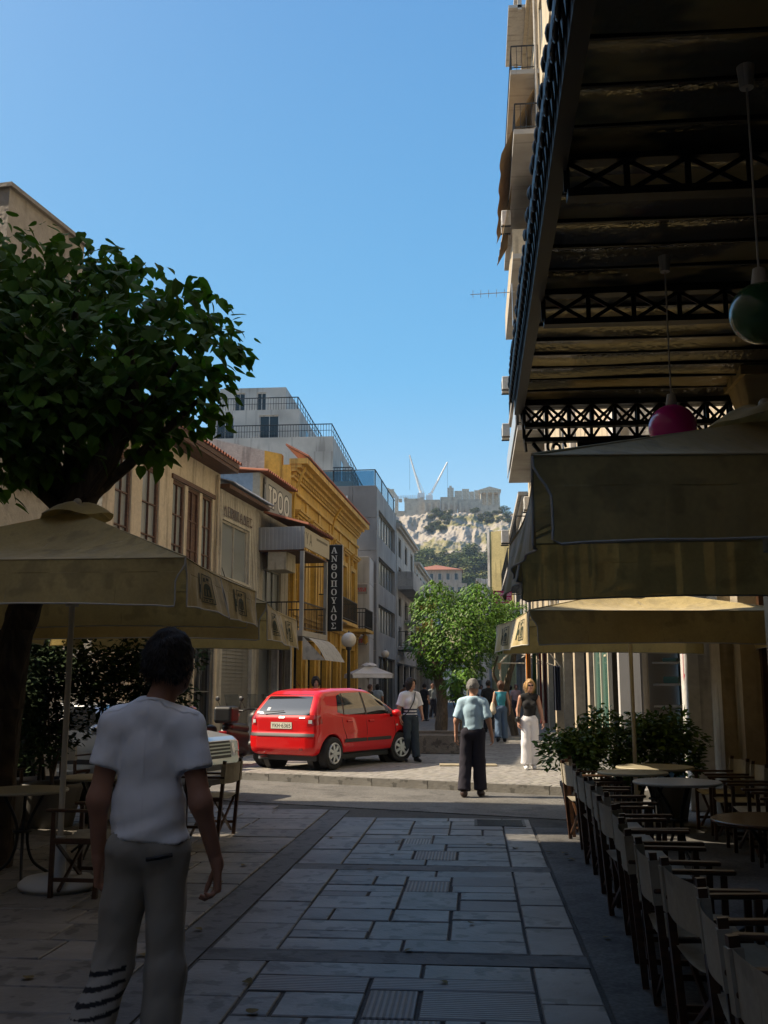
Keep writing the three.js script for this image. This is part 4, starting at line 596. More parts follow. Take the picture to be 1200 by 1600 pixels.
// ---------- foliage ----------
const LEAF = { // outlines (x across, y along), folded along the midrib
  heart: [[0, 0], [0.30, -0.10], [0.48, 0.16], [0.40, 0.52], [0.16, 0.86], [0, 1.06]],
  oval: [[0, 0], [0.2, 0.3], [0.2, 0.65], [0, 1]],
};
function leafTris(kind, fold = 0.18) {
  const o = LEAF[kind], t = [];
  for (const s of [-1, 1]) for (let i = 0; i < o.length - 1; i++) { const a = o[i], b = o[i + 1]; const P = (q) => [s * q[0], q[1], Math.abs(q[0]) * fold - q[1] * q[1] * 0.12], A = P(a), B = P(b), m0 = [0, a[1] > 0 ? a[1] : 0, -(a[1] * a[1]) * 0.12], m1 = [0, b[1], -(b[1] * b[1]) * 0.12]; const tri = (x, y, z) => (s > 0 ? t.push(x, y, z) : t.push(x, z, y)); if (a[0] > 0) tri(m0, A, B); tri(m0, B, m1); }
  return t;
}
const LT = { heart: leafTris('heart'), oval: leafTris('oval', 0.1) };
function leafBasis(dir, up) { const y = dir.clone().normalize(), x = new THREE.Vector3().crossVectors(y, up); if (x.lengthSq() < 1e-4) x.set(1, 0, 0); x.normalize(); const z = new THREE.Vector3().crossVectors(x, y); return new THREE.Matrix4().makeBasis(x, y, z); }
function leafMesh(list, kind) { // list of {p, m(Matrix4 basis), s, c}
  const t = LT[kind], n = t.length, pos = new Float32Array(list.length * n * 3), col = new Float32Array(list.length * n * 3), v = V(0, 0, 0); let k = 0;
  for (const L of list) for (const q of t) { v.set(q[0] * L.s, q[1] * L.s, q[2] * L.s).applyMatrix4(L.m).add(L.p); pos[k] = v.x; pos[k + 1] = v.y; pos[k + 2] = v.z; col[k] = L.c[0]; col[k + 1] = L.c[1]; col[k + 2] = L.c[2]; k += 3; }
  const g = new THREE.BufferGeometry(); g.setAttribute('position', new THREE.BufferAttribute(pos, 3)); g.setAttribute('color', new THREE.BufferAttribute(col, 3)); g.computeVertexNormals(); return g;
}
const leafMat = (key, c, tr = 0.35, r = 0.5) => mats[key] || (mats[key] = new THREE.MeshPhysicalMaterial({ color: new THREE.Color().setRGB(...c), roughness: r, transmission: tr, thickness: 0, specularIntensity: 0.45, side: THREE.DoubleSide, vertexColors: true }));
function crown(lobes, count, size, o = {}) { // leaves spread through the outer part of several lobes
  const { droop = 0.7, shell = 0.55, jitter = 0.3 } = o, out = [], tot = lobes.reduce((a, l) => a + l[3] * l[3], 0);
  for (const [x, y, z, r, fy = 1] of lobes) {
    const n = Math.round(count * r * r / tot);
    for (let i = 0; i < n; i++) {
      const d = V(rr(-1, 1), rr(-1, 1), rr(-1, 1)); if (d.lengthSq() > 1) { i--; continue; } d.normalize();
      const bump = 0.8 + 0.42 * n3(d.x * 2.4 + x * 3, d.y * 2.4 + y, d.z * 2.4 + 9), q = r * (shell + (1 - shell) * Math.sqrt(rnd())) * bump;
      const p = V(x + d.x * q, y + d.y * q * fy, z + d.z * q);
      const dir = V(d.x + rr(-0.8, 0.8), -droop + rr(-0.5, 0.5), d.z + rr(-0.8, 0.8)), up = V(d.x * 0.7 + rr(-jitter, jitter), 0.9 + rr(-jitter, jitter), d.z * 0.7 + rr(-jitter, jitter));
      const b = rr(0.65, 1.3), yl = rr(0, 0.5); out.push({ p, m: leafBasis(dir, up), s: size * rr(0.6, 1.25), c: [b * (1 + yl * 0.5), b, b * (1 - yl * 0.3)] });
    }
  }
  return out;
}
function branch(parent, pts, r0, r1, m = M.bark, name = 'branch') { // tapered, slightly crooked limb
  const c = new THREE.CatmullRomCurve3(pts.map((p) => V(...p))), n = 22, k = 9, f = c.computeFrenetFrames(n), P = (u, v) => { const i = Math.round(v * n), q = c.getPoint(i / n), r = (r0 + (r1 - r0) * v) * (0.9 + 0.22 * hash(Math.round(u * k) % k, i, 5)), a = u * Math.PI * 2; return [q.x + (f.normals[i].x * Math.cos(a) + f.binormals[i].x * Math.sin(a)) * r, q.y + (f.normals[i].y * Math.cos(a) + f.binormals[i].y * Math.sin(a)) * r, q.z + (f.normals[i].z * Math.cos(a) + f.binormals[i].z * Math.sin(a)) * r]; };
  return mesh(name, patch(P, k, n), m, parent);
}
{ // big mulberry over the terrace
  const B = [-4.35, 0, -9.3], t = thing('mulberry_tree', 'big dark leafy tree with broad heart shaped leaves over the left parasol', 'tree', B);
  const L = (px, py, z, r) => { const q = onZ(px, py, z); return [q.x - B[0], q.y, z - B[2], r, 0.85]; };
  const lobes = [L(60, 530, -8.6, 0.95), L(200, 545, -8.4, 0.8), L(285, 555, -8.3, 0.55), L(345, 545, -8.3, 0.28), L(120, 440, -8.9, 0.55), L(215, 465, -8.7, 0.42), L(300, 490, -8.5, 0.32), L(90, 640, -8.4, 0.7), L(225, 630, -8.5, 0.55), L(310, 625, -8.4, 0.33), L(-60, 530, -8.5, 1.1), L(30, 415, -8.9, 0.42), L(-10, 640, -8.2, 0.75), L(-60, 430, -9.4, 0.8), L(60, 560, -9.8, 1.0), L(180, 600, -9.9, 0.8), L(150, 655, -8.7, 0.5), L(270, 660, -8.7, 0.3)];
  lobes.push(L(30, 695, -8.3, 0.42), L(130, 700, -8.9, 0.36), L(-60, 690, -8.3, 0.6), L(235, 695, -8.6, 0.24), L(-20, 745, -8.9, 0.4), L(175, 420, -8.8, 0.3));
  const lv = crown(lobes, 4300, 0.128, { droop: 0.8, shell: 0.35 });
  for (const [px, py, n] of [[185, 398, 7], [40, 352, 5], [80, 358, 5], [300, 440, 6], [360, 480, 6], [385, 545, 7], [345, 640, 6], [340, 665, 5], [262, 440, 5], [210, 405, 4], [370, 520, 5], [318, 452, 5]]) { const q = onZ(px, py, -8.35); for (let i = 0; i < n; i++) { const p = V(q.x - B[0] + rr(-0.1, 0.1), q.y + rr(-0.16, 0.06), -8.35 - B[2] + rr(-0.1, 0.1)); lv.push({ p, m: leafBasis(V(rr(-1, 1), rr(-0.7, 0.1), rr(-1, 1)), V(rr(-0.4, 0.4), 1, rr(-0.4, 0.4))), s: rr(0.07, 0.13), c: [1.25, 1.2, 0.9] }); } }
  const lm = leafMat('leafMul', [0.055, 0.145, 0.010], 0.45, 0.9);
  const cam = V(-B[0], CAM_H, -B[2]); const ctr = onZ(160, 540, -8.5).sub(V(...B));
  // the nearest and outermost leaves each on their own
  lv.sort((a, b) => a.p.distanceTo(cam) - b.p.distanceTo(cam));
  const front = lv.slice(0, 1400).sort((a, b) => b.s * (1 + 0.5 * (b.p.x - a.p.x > 0)) - a.s).slice(0, 290), set = new Set(front);
  const variants = [0.75, 0.95, 1.15, 1.35].map((b) => leafMesh([{ p: V(0, 0, 0), m: new THREE.Matrix4(), s: 1, c: [b * 1.08, b, b * 0.9] }], 'heart'));
  front.forEach((l, i) => { const o = new THREE.Mesh(variants[i % 4], lm); o.name = 'leaf'; o.quaternion.setFromRotationMatrix(l.m); o.scale.setScalar(l.s); o.position.copy(l.p); o.castShadow = true; t.add(o); });
  const fo = mesh('foliage', leafMesh(lv.filter((l) => !set.has(l)), 'heart'), lm, t); fo.userData = { kind: 'stuff' };
  const E = (i) => lobes[i].slice(0, 3), fk = [0.75, 3.1, 0.55];
  branch(t, [[0, -0.02, 0], [0.05, 1.2, 0.1], [0.3, 2.3, 0.35], fk], 0.16, 0.14, M.bark, 'trunk');
  const q = onZ(150, 745, -8.6); branch(t, [fk, [q.x - B[0], q.y, 0.7], [q.x - B[0] + 0.3, q.y + 0.6, 0.8], E(1)], 0.15, 0.05);
  for (const i of [0, 2, 4, 7, 8, 9, 10, 12, 13]) { const e = E(i); branch(t, [fk, [(fk[0] + e[0]) / 2 + rr(-0.15, 0.15), (fk[1] + e[1]) / 2 + rr(-0.1, 0.2), (fk[2] + e[2]) / 2], e], 0.07, 0.02); }
}
{ // lime green trees in the middle of the street
  const mk = (B, lobes, n, lab, tr, key, size) => { const t = thing('street_tree', lab, 'tree', B); mesh('crown', leafMesh(crown(lobes, n, size, { shell: 0.45, droop: 0.5 }), 'oval'), leafMat(key, [0.10, 0.235, 0.018], 0.4, 0.5), t); for (const [pts, r0, r1, nm] of tr) branch(t, pts, r0, r1, M.barkLight, nm); return t; };
  M.barkLight = mat('barkLight', [0.22, 0.17, 0.12], 0.95, { t: 'bark', b: 'bark', bs: 0.015 });
  const B = [-1.05, 0.112, -31.5], L = (px, py, dz, r) => { const q = onZ(px, py, B[2] + dz); return [q.x - B[0], q.y - B[1], dz, r, 0.9]; };
  mk(B, [L(690, 965, 0, 1.0), L(720, 990, 0.4, 1.15), L(660, 1010, 0.3, 0.55), L(745, 955, -0.2, 0.95), L(770, 985, 0, 0.8), L(680, 930, 0.2, 0.55), L(745, 930, -0.3, 0.5), L(690, 1030, 0.3, 0.7), L(735, 1030, 0.2, 0.7), L(655, 950, 0, 0.35), L(772, 945, 0.1, 0.45), L(670, 1045, 0.2, 0.3)], 9000, 'bushy bright green street tree in front of the hill', [[[[0, 0, 0], [0.05, 1.3, 0], [-0.12, 2.2, 0.1], [0.1, 3.2, 0.2]], 0.19, 0.1, 'trunk'], [[[-0.05, 1.9, 0.1], [0.5, 2.6, 0.1], [1.0, 3.2, 0]], 0.09, 0.04, 'branch'], [[[-0.1, 2.1, 0.1], [-0.5, 2.8, 0.2], [-0.6, 3.3, 0.2]], 0.08, 0.03, 'branch']], 'leafLime', 0.135);
  const B2 = [1.35, 0.112, -33.5]; const L2 = (px, py, dz, r) => { const q = onZ(px, py, B2[2] + dz); return [q.x - B2[0], q.y - B2[1], dz, r, 0.85]; };
  mk(B2, [L2(785, 985, 0, 0.75), L2(800, 960, 0, 0.55), L2(760, 1000, 0, 0.5), L2(808, 985, 0.3, 0.6)], 2800, 'smaller green street tree partly behind the right parasol', [[[[-0.1, 0, 0], [-0.35, 1.4, 0], [-0.1, 2.4, 0], [0, 3.2, 0]], 0.13, 0.06, 'trunk'], [[[-0.3, 1.3, 0], [-0.75, 1.9, 0.1], [-0.6, 2.5, 0.1]], 0.06, 0.03, 'branch']], 'leafLime', 0.13);
  const B3 = [-0.4, 0.112, -27.2], L3 = (px, py, r) => { const q = onZ(px, py, B3[2]); return [q.x - B3[0], q.y - B3[1], 0, r, 0.8]; };
  const s = thing('young_shrub', 'young bright green shrub low beside the old man', 'shrub', B3); mesh('crown', leafMesh(crown([L3(715, 1060, 0.38), L3(705, 1075, 0.3), L3(728, 1055, 0.3), L3(715, 1085, 0.25)], 420, 0.16, { shell: 0.3 }), 'oval'), leafMat('leafLime', [0.1, 0.235, 0.018]), s); branch(s, [[0, 0, 0], [0.02, 0.8, 0], [-0.05, 1.5, 0]], 0.04, 0.02, M.barkLight, 'stem'); branch(s, [[0, 0.6, 0], [-0.2, 1.2, 0]], 0.03, 0.012, M.barkLight, 'stem');
  const pl = thing('stone_planter', 'long low brown stone planter wall in the street shade', 'planter', [-0.95, 0.112, -25.2]); const pm = mat('planterStone', [0.26, 0.215, 0.17], 0.9, { t: 'stone', b: 'stoneB', bs: 0.01 }); mesh('wall', [rbx(-0.85, 0.85, 0, 0.42, -1.4, -1.2, 0.02), rbx(-0.85, 0.85, 0, 0.42, 1.0, 1.2, 0.02), rbx(-0.85, -0.65, 0, 0.42, -1.2, 1.0, 0.02), rbx(0.65, 0.85, 0, 0.42, -1.2, 1.0, 0.02)], pm, pl); mesh('soil', bx(-0.66, 0.66, 0.05, 0.36, -1.21, 1.01), mat('soilDark', [0.06, 0.045, 0.03], 0.98), pl);
}
{ // pines on the slope below the rock
  const protos = [0, 1, 2].map((k) => { const t = thing('pine_tree', ['spreading dark green pine on the slope below the rock', 'tall narrow cypress on the slope below the rock', 'rounded olive green tree on the slope below the rock'][k], 'tree', [0, 0, 0], 0, 'trees on the hillside');
    const lob = k === 1 ? [[0, 2, 0, 0.9, 1.6], [0, 4, 0, 0.8, 1.7], [0, 6.2, 0, 0.6, 2]] : k === 0 ? [[0, 4.2, 0, 2.0, 0.6], [1.3, 4.8, 0.4, 1.4, 0.6], [-1.4, 4.6, 0.3, 1.4, 0.6], [0.3, 5.6, 0, 1.3, 0.6], [-0.4, 3.4, 0.9, 1.3, 0.6]] : [[0, 2.6, 0, 1.7, 0.8], [1.1, 2.3, 0.3, 1.1, 0.8], [-1.1, 2.2, 0.2, 1.2, 0.8], [0.2, 3.5, 0, 1.0, 0.8]];
    mesh('crown', leafMesh(crown(lob, 620, 0.75, { shell: 0.5, droop: 0.1 }), 'oval'), leafMat('leafPine' + k, [[0.075, 0.11, 0.03], [0.05, 0.08, 0.025], [0.12, 0.14, 0.045]][k], 0, 0.8), t); mesh('trunk', new THREE.CylinderGeometry(0.12, 0.25, 3.6, 6).translate(0, 1.4, 0), M.bark, t); return t; });
  const used = [0, 0, 0], prof = [[-118, -1], [-160, 5], [-215, 14], [-270, 24], [-330, 40], [-378, 53], [-396, 60]];
  const hy = (z) => { for (let i = 0; i < prof.length - 1; i++) if (z <= prof[i][0] && z >= prof[i + 1][0]) { const f = (z - prof[i][0]) / (prof[i + 1][0] - prof[i][0]); return prof[i][1] + (prof[i + 1][1] - prof[i][1]) * f; } return 60; };
  const put = (x, z, k, s) => { const p = [x, hy(z) - 0.5, z]; let o; if (!used[k]) { used[k] = 1; o = protos[k]; o.position.set(...p); } else o = dup(protos[k], p, rr(0, 6)); o.rotation.y = rr(0, 6); o.scale.set(s * rr(0.9, 1.2), s, s * rr(0.9, 1.2)); };
  for (let i = 0; i < 150; i++) { const z = -rr(265, 345), px = rr(612, 800); const x = (px - 742) / 1600 * -z * 1.0; if (z > -300 && px < 735 && px > 625 && z > -262) continue; const k = rnd() < 0.5 ? 0 : rnd() < 0.25 ? 1 : 2; put(x, z, k, rr(0.7, 1.25)); }
  cliffSpots.filter((_, i) => i % Math.max(1, Math.round(cliffSpots.length / 60)) === 0).forEach(([x, y, z]) => { const k = rnd() < 0.7 ? 2 : 0, o = dup(protos[k], [x, y - 0.6, z], rr(0, 6), k === 2 ? 'low olive green bush clinging to the cliff face' : 'small dark pine clinging to the cliff face', 'bushes on the cliff'); const s = rr(0.35, 0.75); o.scale.set(s * 1.2, s * 0.9, s * 1.2); });
  for (let i = 0; i < 26; i++) { const z = -rr(150, 245), px = rr(620, 790); put((px - 742) / 1600 * -z, z, i % 2 ? 2 : 0, rr(0.6, 0.9)); }
}

// ---------- parasols ----------
function parasol(lab, cx, cz, half, eave, apex, drop, turn, prints, o = {}) {
  const t = thing('market_parasol', lab, 'parasol', [cx, 0, cz], turn), cm = o.m || M.canvas;
  const sag = (v, u) => 0.10 * Math.sin(Math.PI * v) * Math.sin(Math.PI * u);
  const R = [0, 1, 2, 3].map((k) => k * Math.PI / 2), rot = (g, k) => g.rotateY(R[k]);
  for (let k = 0; k < 4; k++) mesh('canopy_panel', rot(patch((u, v) => { const r = 0.1 + (half - 0.1) * v, x = (u * 2 - 1) * r; return [x, apex + (eave - apex) * v - sag(v, u), r - 0.05 * v * Math.sin(Math.PI * u)]; }, 12, 10), k), cm, t);
  mesh('vent_cap', patch((u, v) => { const a = u * Math.PI * 2, r = 0.06 + v * (0.26 + 0.04 * Math.sin(4 * a)); return [r * Math.cos(a), apex + 0.10 - 0.11 * v * v + 0.015 * Math.sin(a * 5), r * Math.sin(a)]; }, 32, 5), cm, t);
  for (let k = 0; k < 4; k++) {
    const tabs = (o.tabs || [1, 2, 1, 2])[k], ed = mat('hem', [0.50, 0.49, 0.45], 0.9);
    for (let j = 0; j < tabs; j++) {
      const a0 = -1 + 2 * j / tabs, a1 = a0 + 2 / tabs, f = (u, v, off = 0) => { const e = (tabs === 1 ? 0.055 : 0.05) * sst(0.08, 0.5, v), s = a0 + e + (a1 - a0 - 2 * e) * u, w = 0.03 * Math.sin(s * 5 + k * 2 + j) * v + 0.012 * Math.sin(s * 17 + k) * v; return [s * half, eave - drop * v * (1 - 0.06 * Math.sin(Math.PI * u)) - 0.003, half - 0.05 * Math.sin(Math.PI * (s + 1) / 2) * (1 - v) + 0.02 * v + w + off]; };
      const vm = mesh('valance', rot(patch((u, v) => f(u, v), 24, 10), k), cm, t);
      const pts = []; for (let i = 0; i <= 10; i++) pts.push(f(0, i / 10)); for (let i = 1; i <= 20; i++) pts.push(f(i / 20, 1)); for (let i = 9; i >= 0; i--) pts.push(f(1, i / 10));
      mesh('hem', rot(tube(pts, 0.006, 70, 4), k), ed, vm);
      if (prints.includes(k)) mesh('print', rot(patch((u, v) => f(0.3 + 0.42 * u, 0.14 + 0.72 * (1 - v), 0.006), 10, 8), k), M.emblem, vm, true);
    }
  }
  for (let k = 0; k < 4; k++) mesh('seam', rot(merged([bar([0.07, apex, 0.07], [half, eave + 0.004, half], 0.007, 5), tube([-1, -0.5, 0, 0.5, 1].map((s) => [s * half, eave, half - 0.05 * Math.sin(Math.PI * (s + 1) / 2)]), 0.006, 16, 4)]), k), mat('seamThread', [0.42, 0.35, 0.2], 0.9), t);
  const pm = mat('poleWhite', [0.50, 0.47, 0.40], 0.5); mesh('pole', bar([0, 0.06, 0], [0, apex + 0.02, 0], 0.024, 14), pm, t); mesh('finial', new THREE.SphereGeometry(0.035, 12, 8).translate(0, apex + 0.12, 0), pm, t);
  mesh('hub', [new THREE.CylinderGeometry(0.055, 0.055, 0.12, 14).translate(0, eave - 0.18, 0), new THREE.CylinderGeometry(0.05, 0.05, 0.1, 14).translate(0, apex - 0.1, 0)], pm, t);
  for (let k = 0; k < 4; k++) { const a = R[k] + Math.PI / 4, e = half * 1.38; mesh('rib', [bar([0, apex - 0.06, 0], [Math.cos(a) * e, eave - 0.02, Math.sin(a) * e], 0.011), bar([0, eave - 0.18, 0], [Math.cos(a) * e * 0.5, (apex + eave) / 2 - 0.07, Math.sin(a) * e * 0.5], 0.01)], pm, t); }
  mesh('base', new THREE.LatheGeometry([[0, 0], [0.3, 0], [0.31, 0.05], [0.26, 0.09], [0.06, 0.11], [0.045, 0.4], [0.03, 0.41]].map((p) => new THREE.Vector2(...p)), 28), mat('baseWhite', [0.5, 0.5, 0.48], 0.7), t);
  return t;
}
M.emblem = printMat(192, 224, (c, W, H) => { c.clearRect(0, 0, W, H); c.strokeStyle = '#23321f'; c.fillStyle = '#23321f'; c.lineWidth = 7; c.strokeRect(58, 8, 112, 204); c.fillRect(16, 10, 14, 190); c.fillRect(30, 90, 14, 60); c.fillRect(78, 30, 18, 30); c.fillRect(112, 24, 26, 20); c.beginPath(); c.arc(114, 100, 32, Math.PI, 0); c.fill(); c.fillRect(82, 96, 64, 70); c.clearRect(96, 110, 10, 50); c.clearRect(120, 110, 10, 50); c.fillRect(72, 176, 84, 10); c.fillRect(76, 192, 12, 10); c.fillRect(98, 192, 12, 10); c.fillRect(120, 192, 12, 10); c.fillRect(142, 192, 10, 10); }, 0.9, true);
parasol('beige square parasol in front of the big tree beside the walking man', -3.36, -8.35, 1.3, 2.5, 3.03, 0.34, 0.02, [1], { tabs: [1, 2, 1, 2] });
parasol('beige square parasol second along the left terrace with orange glowing valance', -3.45, -11.3, 1.32, 2.42, 2.95, 0.36, 0.06, [1], { tabs: [1, 2, 1, 2] });
parasol('large dark beige parasol close under the marquee', 1.58, -5.5, 1.33, 2.53, 2.97, 0.37, 0.0, [], { tabs: [1, 2, 1, 2] });
parasol('beige parasol at the corner of the cafe with a sunlit printed edge', 1.86, -12.55, 1.42, 2.4, 2.74, 0.36, 0.1, [3], { tabs: [1, 2, 1, 2] });
{ // white parasol far along the street
  const t = parasol('small white parasol standing far along the left pavement', -4.3, -42, 0.85, 2.05, 2.4, 0.16, 0.3, [], { m: mat('whiteCloth', [0.75, 0.74, 0.72], 0.9, { side: THREE.DoubleSide, transmission: 0.1, thickness: 0 }) }); t.position.y = 0.112;
}

// ---------- director chairs and tables ----------
const chair0 = (() => {
  const t = thing('director_chair', 'folding chair', 'chair'), W = M.chairWood, w = 0.26;
  for (const s of [-1, 1]) {
    mesh('leg', rbx(s * w - 0.016, s * w + 0.016, 0, 0.635, 0.17, 0.205, 0.006), W, t); mesh('leg', beam([s * w, 0, -0.17], [s * w, 0.82, -0.235], 0.032, 0.036), W, t);
    mesh('armrest', rbx(s * w - 0.03, s * w + 0.03, 0.637, 0.66, -0.24, 0.25, 0.01), W, t); mesh('seat_rail', rbx(s * w - 0.014, s * w + 0.014, 0.40, 0.44, -0.19, 0.18, 0.006), W, t); mesh('stretcher', rbx(s * w - 0.013, s * w + 0.013, 0.12, 0.15, -0.18, 0.18, 0.006), W, t);
  }
  mesh('cross_brace', [beam([-w, 0.05, 0.15], [w, 0.40, 0.15], 0.024, 0.02), beam([w, 0.05, 0.125], [-w, 0.40, 0.125], 0.024, 0.02), beam([-w, 0.05, -0.14], [w, 0.40, -0.14], 0.024, 0.02), beam([w, 0.05, -0.165], [-w, 0.40, -0.165], 0.024, 0.02)], W, t);
  mesh('seat', patch((u, v) => [(u * 2 - 1) * w, 0.445 - 0.03 * Math.sin(Math.PI * u), -0.2 + 0.4 * v], 10, 4), M.chairCloth, t);
  mesh('backrest', [patch((u, v) => { const x = (u * 2 - 1) * (w + 0.018); return [x, 0.585 + 0.20 * v + 0.012 * Math.sin(Math.PI * u) * (v - 0.7), -0.222 - 0.016 * v - 0.03 * Math.sin(Math.PI * u)]; }, 12, 6), ...[-1, 1].map((s) => beam([s * w, 0.585, -0.216], [s * w, 0.785, -0.232], 0.044, 0.05))], mat('backCloth', [0.47, 0.43, 0.34], 0.95, { t: 'fabric', b: 'fabricB', bs: 0.008, side: THREE.DoubleSide }), t);
  return t;
})();
let chairN = 0;
function chair(x, z, turn, lab, group) { if (!chairN++) { chair0.position.set(x, 0, z); chair0.rotation.y = turn; chair0.userData = { label: lab, category: 'chair', group }; return chair0; } return dup(chair0, [x, 0, z], turn, lab, group); }
for (let i = 0; i < 13; i++) { const z = -3.2 - i * 0.72 - (i % 3) * 0.06; if (z > -12.2) chair(1.05 + rr(-0.03, 0.05) + i * 0.014, z + rr(-0.06, 0.06), Math.PI / 2 + rr(-0.17, 0.17), 'canvas folding chair in the row along the street edge, back to the street', 'chairs along the street edge of the right terrace'); }
for (let i = 0; i < 10; i++) chair(2.72 + rr(-0.03, 0.03), -4.4 - i * 0.86, -Math.PI / 2 + rr(-0.12, 0.12), 'canvas folding chair with its back to the cafe wall', 'chairs against the cafe wall');
for (const [px, py, a] of [[-8, 1196, 0.55], [58, 1182, 0.5], [108, 1174, 0.25], [-60, 1200, 0.8]]) { const q = onY(px, py, 0.69); chair(q.x, q.z, a, 'canvas folding chair before the dark hedge on the left terrace', 'chairs before the hedge'); }
{ const q = onY(135, 1400); chair(q.x - 0.05, q.z - 0.15, -Math.PI / 2 + 0.05, 'empty folding chair drawn out beside the walking man'); const q2 = onY(325, 1310); chair(q2.x, q2.z - 0.1, -Math.PI / 2 + 0.1, 'empty folding chair in front of the silver car'); const q3 = onY(225, 1330); chair(q3.x, q3.z, -Math.PI / 2, 'empty folding chair hidden behind the walking man'); }
function table(x, z, lab, top, r = 0.34, group) {
  const t = thing('cafe_table', lab, 'table', [x, 0, z]); if (group) t.userData.group = group;
  mesh('tabletop', new THREE.LatheGeometry([[0, 0.715], [r - 0.01, 0.715], [r, 0.722], [r, 0.735], [r - 0.008, 0.742], [0, 0.743]].map((p) => new THREE.Vector2(...p)), 40), top, t);
  for (let k = 0; k < 3; k++) { const a = k * 2.094 + x * 3; mesh('leg', tube([[0.2 * Math.cos(a), 0.715, 0.2 * Math.sin(a)], [0.05 * Math.cos(a), 0.42, 0.05 * Math.sin(a)], [0.1 * Math.cos(a), 0.16, 0.1 * Math.sin(a)], [0.29 * Math.cos(a), 0.012, 0.29 * Math.sin(a)]], 0.014, 20), M.iron, t); }
  mesh('ring', new THREE.TorusGeometry(0.07, 0.012, 6, 16).rotateX(Math.PI / 2).translate(0, 0.4, 0), M.iron, t);
}
const tGrey = mat('tGrey', [0.40, 0.39, 0.35], 0.3), tWood = mat('tWood', [0.14, 0.06, 0.025], 0.22, { t: 'wood' }), tCream = mat('tCream', [0.42, 0.38, 0.27], 0.35);
table(1.84, -9.9, 'round pale grey cafe table between the chair rows on the right', tGrey, 0.4); table(1.95, -11.75, 'round cream cafe table near the corner parasol pole', tCream, 0.42); table(1.6, -11.0, 'round cream cafe table beside the street edge chairs at the corner', tCream, 0.36);
table(1.95, -7.1, 'round polished brown wood table between the right chair rows', tWood, 0.42); table(1.98, -4.3, 'round brown wood table nearest the big dark parasol', tWood, 0.4);
{ const q = onY(48, 1233, 0.74), q2 = onY(150, 1213, 0.74); table(q.x - 0.05, q.z, 'round cream table by the parasol pole on the left terrace', tCream, 0.36); table(q2.x, q2.z, 'round cream table in front of the dark hedge chairs', tCream, 0.34); }

// ---------- planters, hedge, street lamps ----------
function shrub(lab, x, z, h, w, n, pot, group, key = 'leafShrub', col = [0.085, 0.175, 0.035]) {
  const t = thing('potted_shrub', lab, 'shrub', [x, 0, z]); if (group) t.userData.group = group;
  mesh('pot', new THREE.LatheGeometry([[0, 0], [pot * 0.72, 0], [pot, 0.42], [pot * 1.06, 0.44], [pot * 1.06, 0.49], [pot * 0.95, 0.49], [pot * 0.9, 0.44], [0, 0.44]].map((p) => new THREE.Vector2(...p)), 24), mat('pot', [0.19, 0.18, 0.165], 0.7, { t: 'concrete' }), t);
  const lb = []; for (let i = 0; i < 8; i++) lb.push([rr(-w, w) * 0.6, 0.5 + (h - 0.6) * (0.2 + 0.75 * rnd()), rr(-w, w) * 0.6, w * rr(0.42, 0.62), 0.9]);
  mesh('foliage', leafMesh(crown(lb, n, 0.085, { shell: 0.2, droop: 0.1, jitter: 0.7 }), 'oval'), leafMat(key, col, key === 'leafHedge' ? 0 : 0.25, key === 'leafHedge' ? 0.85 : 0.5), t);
  for (let i = 0; i < 4; i++) branch(t, [[rr(-0.05, 0.05), 0.44, rr(-0.05, 0.05)], [rr(-0.15, 0.15), h * 0.6, rr(-0.15, 0.15)], lb[i].slice(0, 3)], 0.018, 0.006, M.bark, 'stem');
}
shrub('glossy potted shrub at the street end of the right terrace', 1.27, -12.75, 1.15, 0.46, 2600, 0.26); shrub('tall potted shrub behind the corner parasol pole', 1.8, -13.15, 1.3, 0.46, 2600, 0.26); shrub('dark potted shrub next to the white corner pier', 2.35, -13.1, 1.3, 0.45, 2400, 0.26);
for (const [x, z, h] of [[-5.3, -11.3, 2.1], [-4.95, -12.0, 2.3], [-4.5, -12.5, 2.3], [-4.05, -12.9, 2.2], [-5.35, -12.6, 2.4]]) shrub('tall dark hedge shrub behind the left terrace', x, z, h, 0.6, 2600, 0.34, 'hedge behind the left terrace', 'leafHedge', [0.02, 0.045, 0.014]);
for (const [px, py, z, lab, r] of [[545, 1000, -27, 'frosted globe street lamp below the black vertical sign', 0.2], [602, 1022, -45, 'frosted globe street lamp further along the left pavement', 0.17]]) {
  const q = onZ(px, py, z), t = thing('street_lamp', lab, 'street lamp', [q.x, 0.112, z]), h = q.y - 0.112; mesh('post', [new THREE.LatheGeometry([[0, 0], [0.13, 0], [0.13, 0.1], [0.08, 0.16], [0.07, 0.7], [0.05, 0.75], [0.04, h - r - 0.08], [0.08, h - r - 0.04], [0.08, h - r + 0.02], [0, h - r + 0.02]].map((p) => new THREE.Vector2(...p)), 12)], M.iron, t); mesh('globe', new THREE.SphereGeometry(r, 24, 16).translate(0, h, 0), mat('globe', [0.55, 0.53, 0.48], 0.25), t); mesh('cap', new THREE.ConeGeometry(0.05, 0.08, 10).translate(0, h + r + 0.02, 0), M.iron, t);
}

for (let i = 0; i < 34; i++) { // leaves fallen from the mulberry
  const x = i < 22 ? rr(-3.4, -0.6) : rr(-0.5, 0.9), z = -rr(3.9, 11.5), b = rr(0.6, 1.1), o = mesh('fallen_leaf', leafMesh([{ p: V(0, 0, 0), m: leafBasis(V(rr(-1, 1), rr(-0.02, 0.1), rr(-1, 1)), V(rr(-0.2, 0.2), 1, rr(-0.2, 0.2))), s: rr(0.035, 0.075), c: [b, b, b] }], 'heart'), leafMat('leafDry', [0.17, 0.13, 0.05], 0, 0.8)); o.position.set(x, 0.012, z); tag(o, 'small dry leaf fallen on the stone paving', 'leaf', 'fallen leaves on the paving');
}

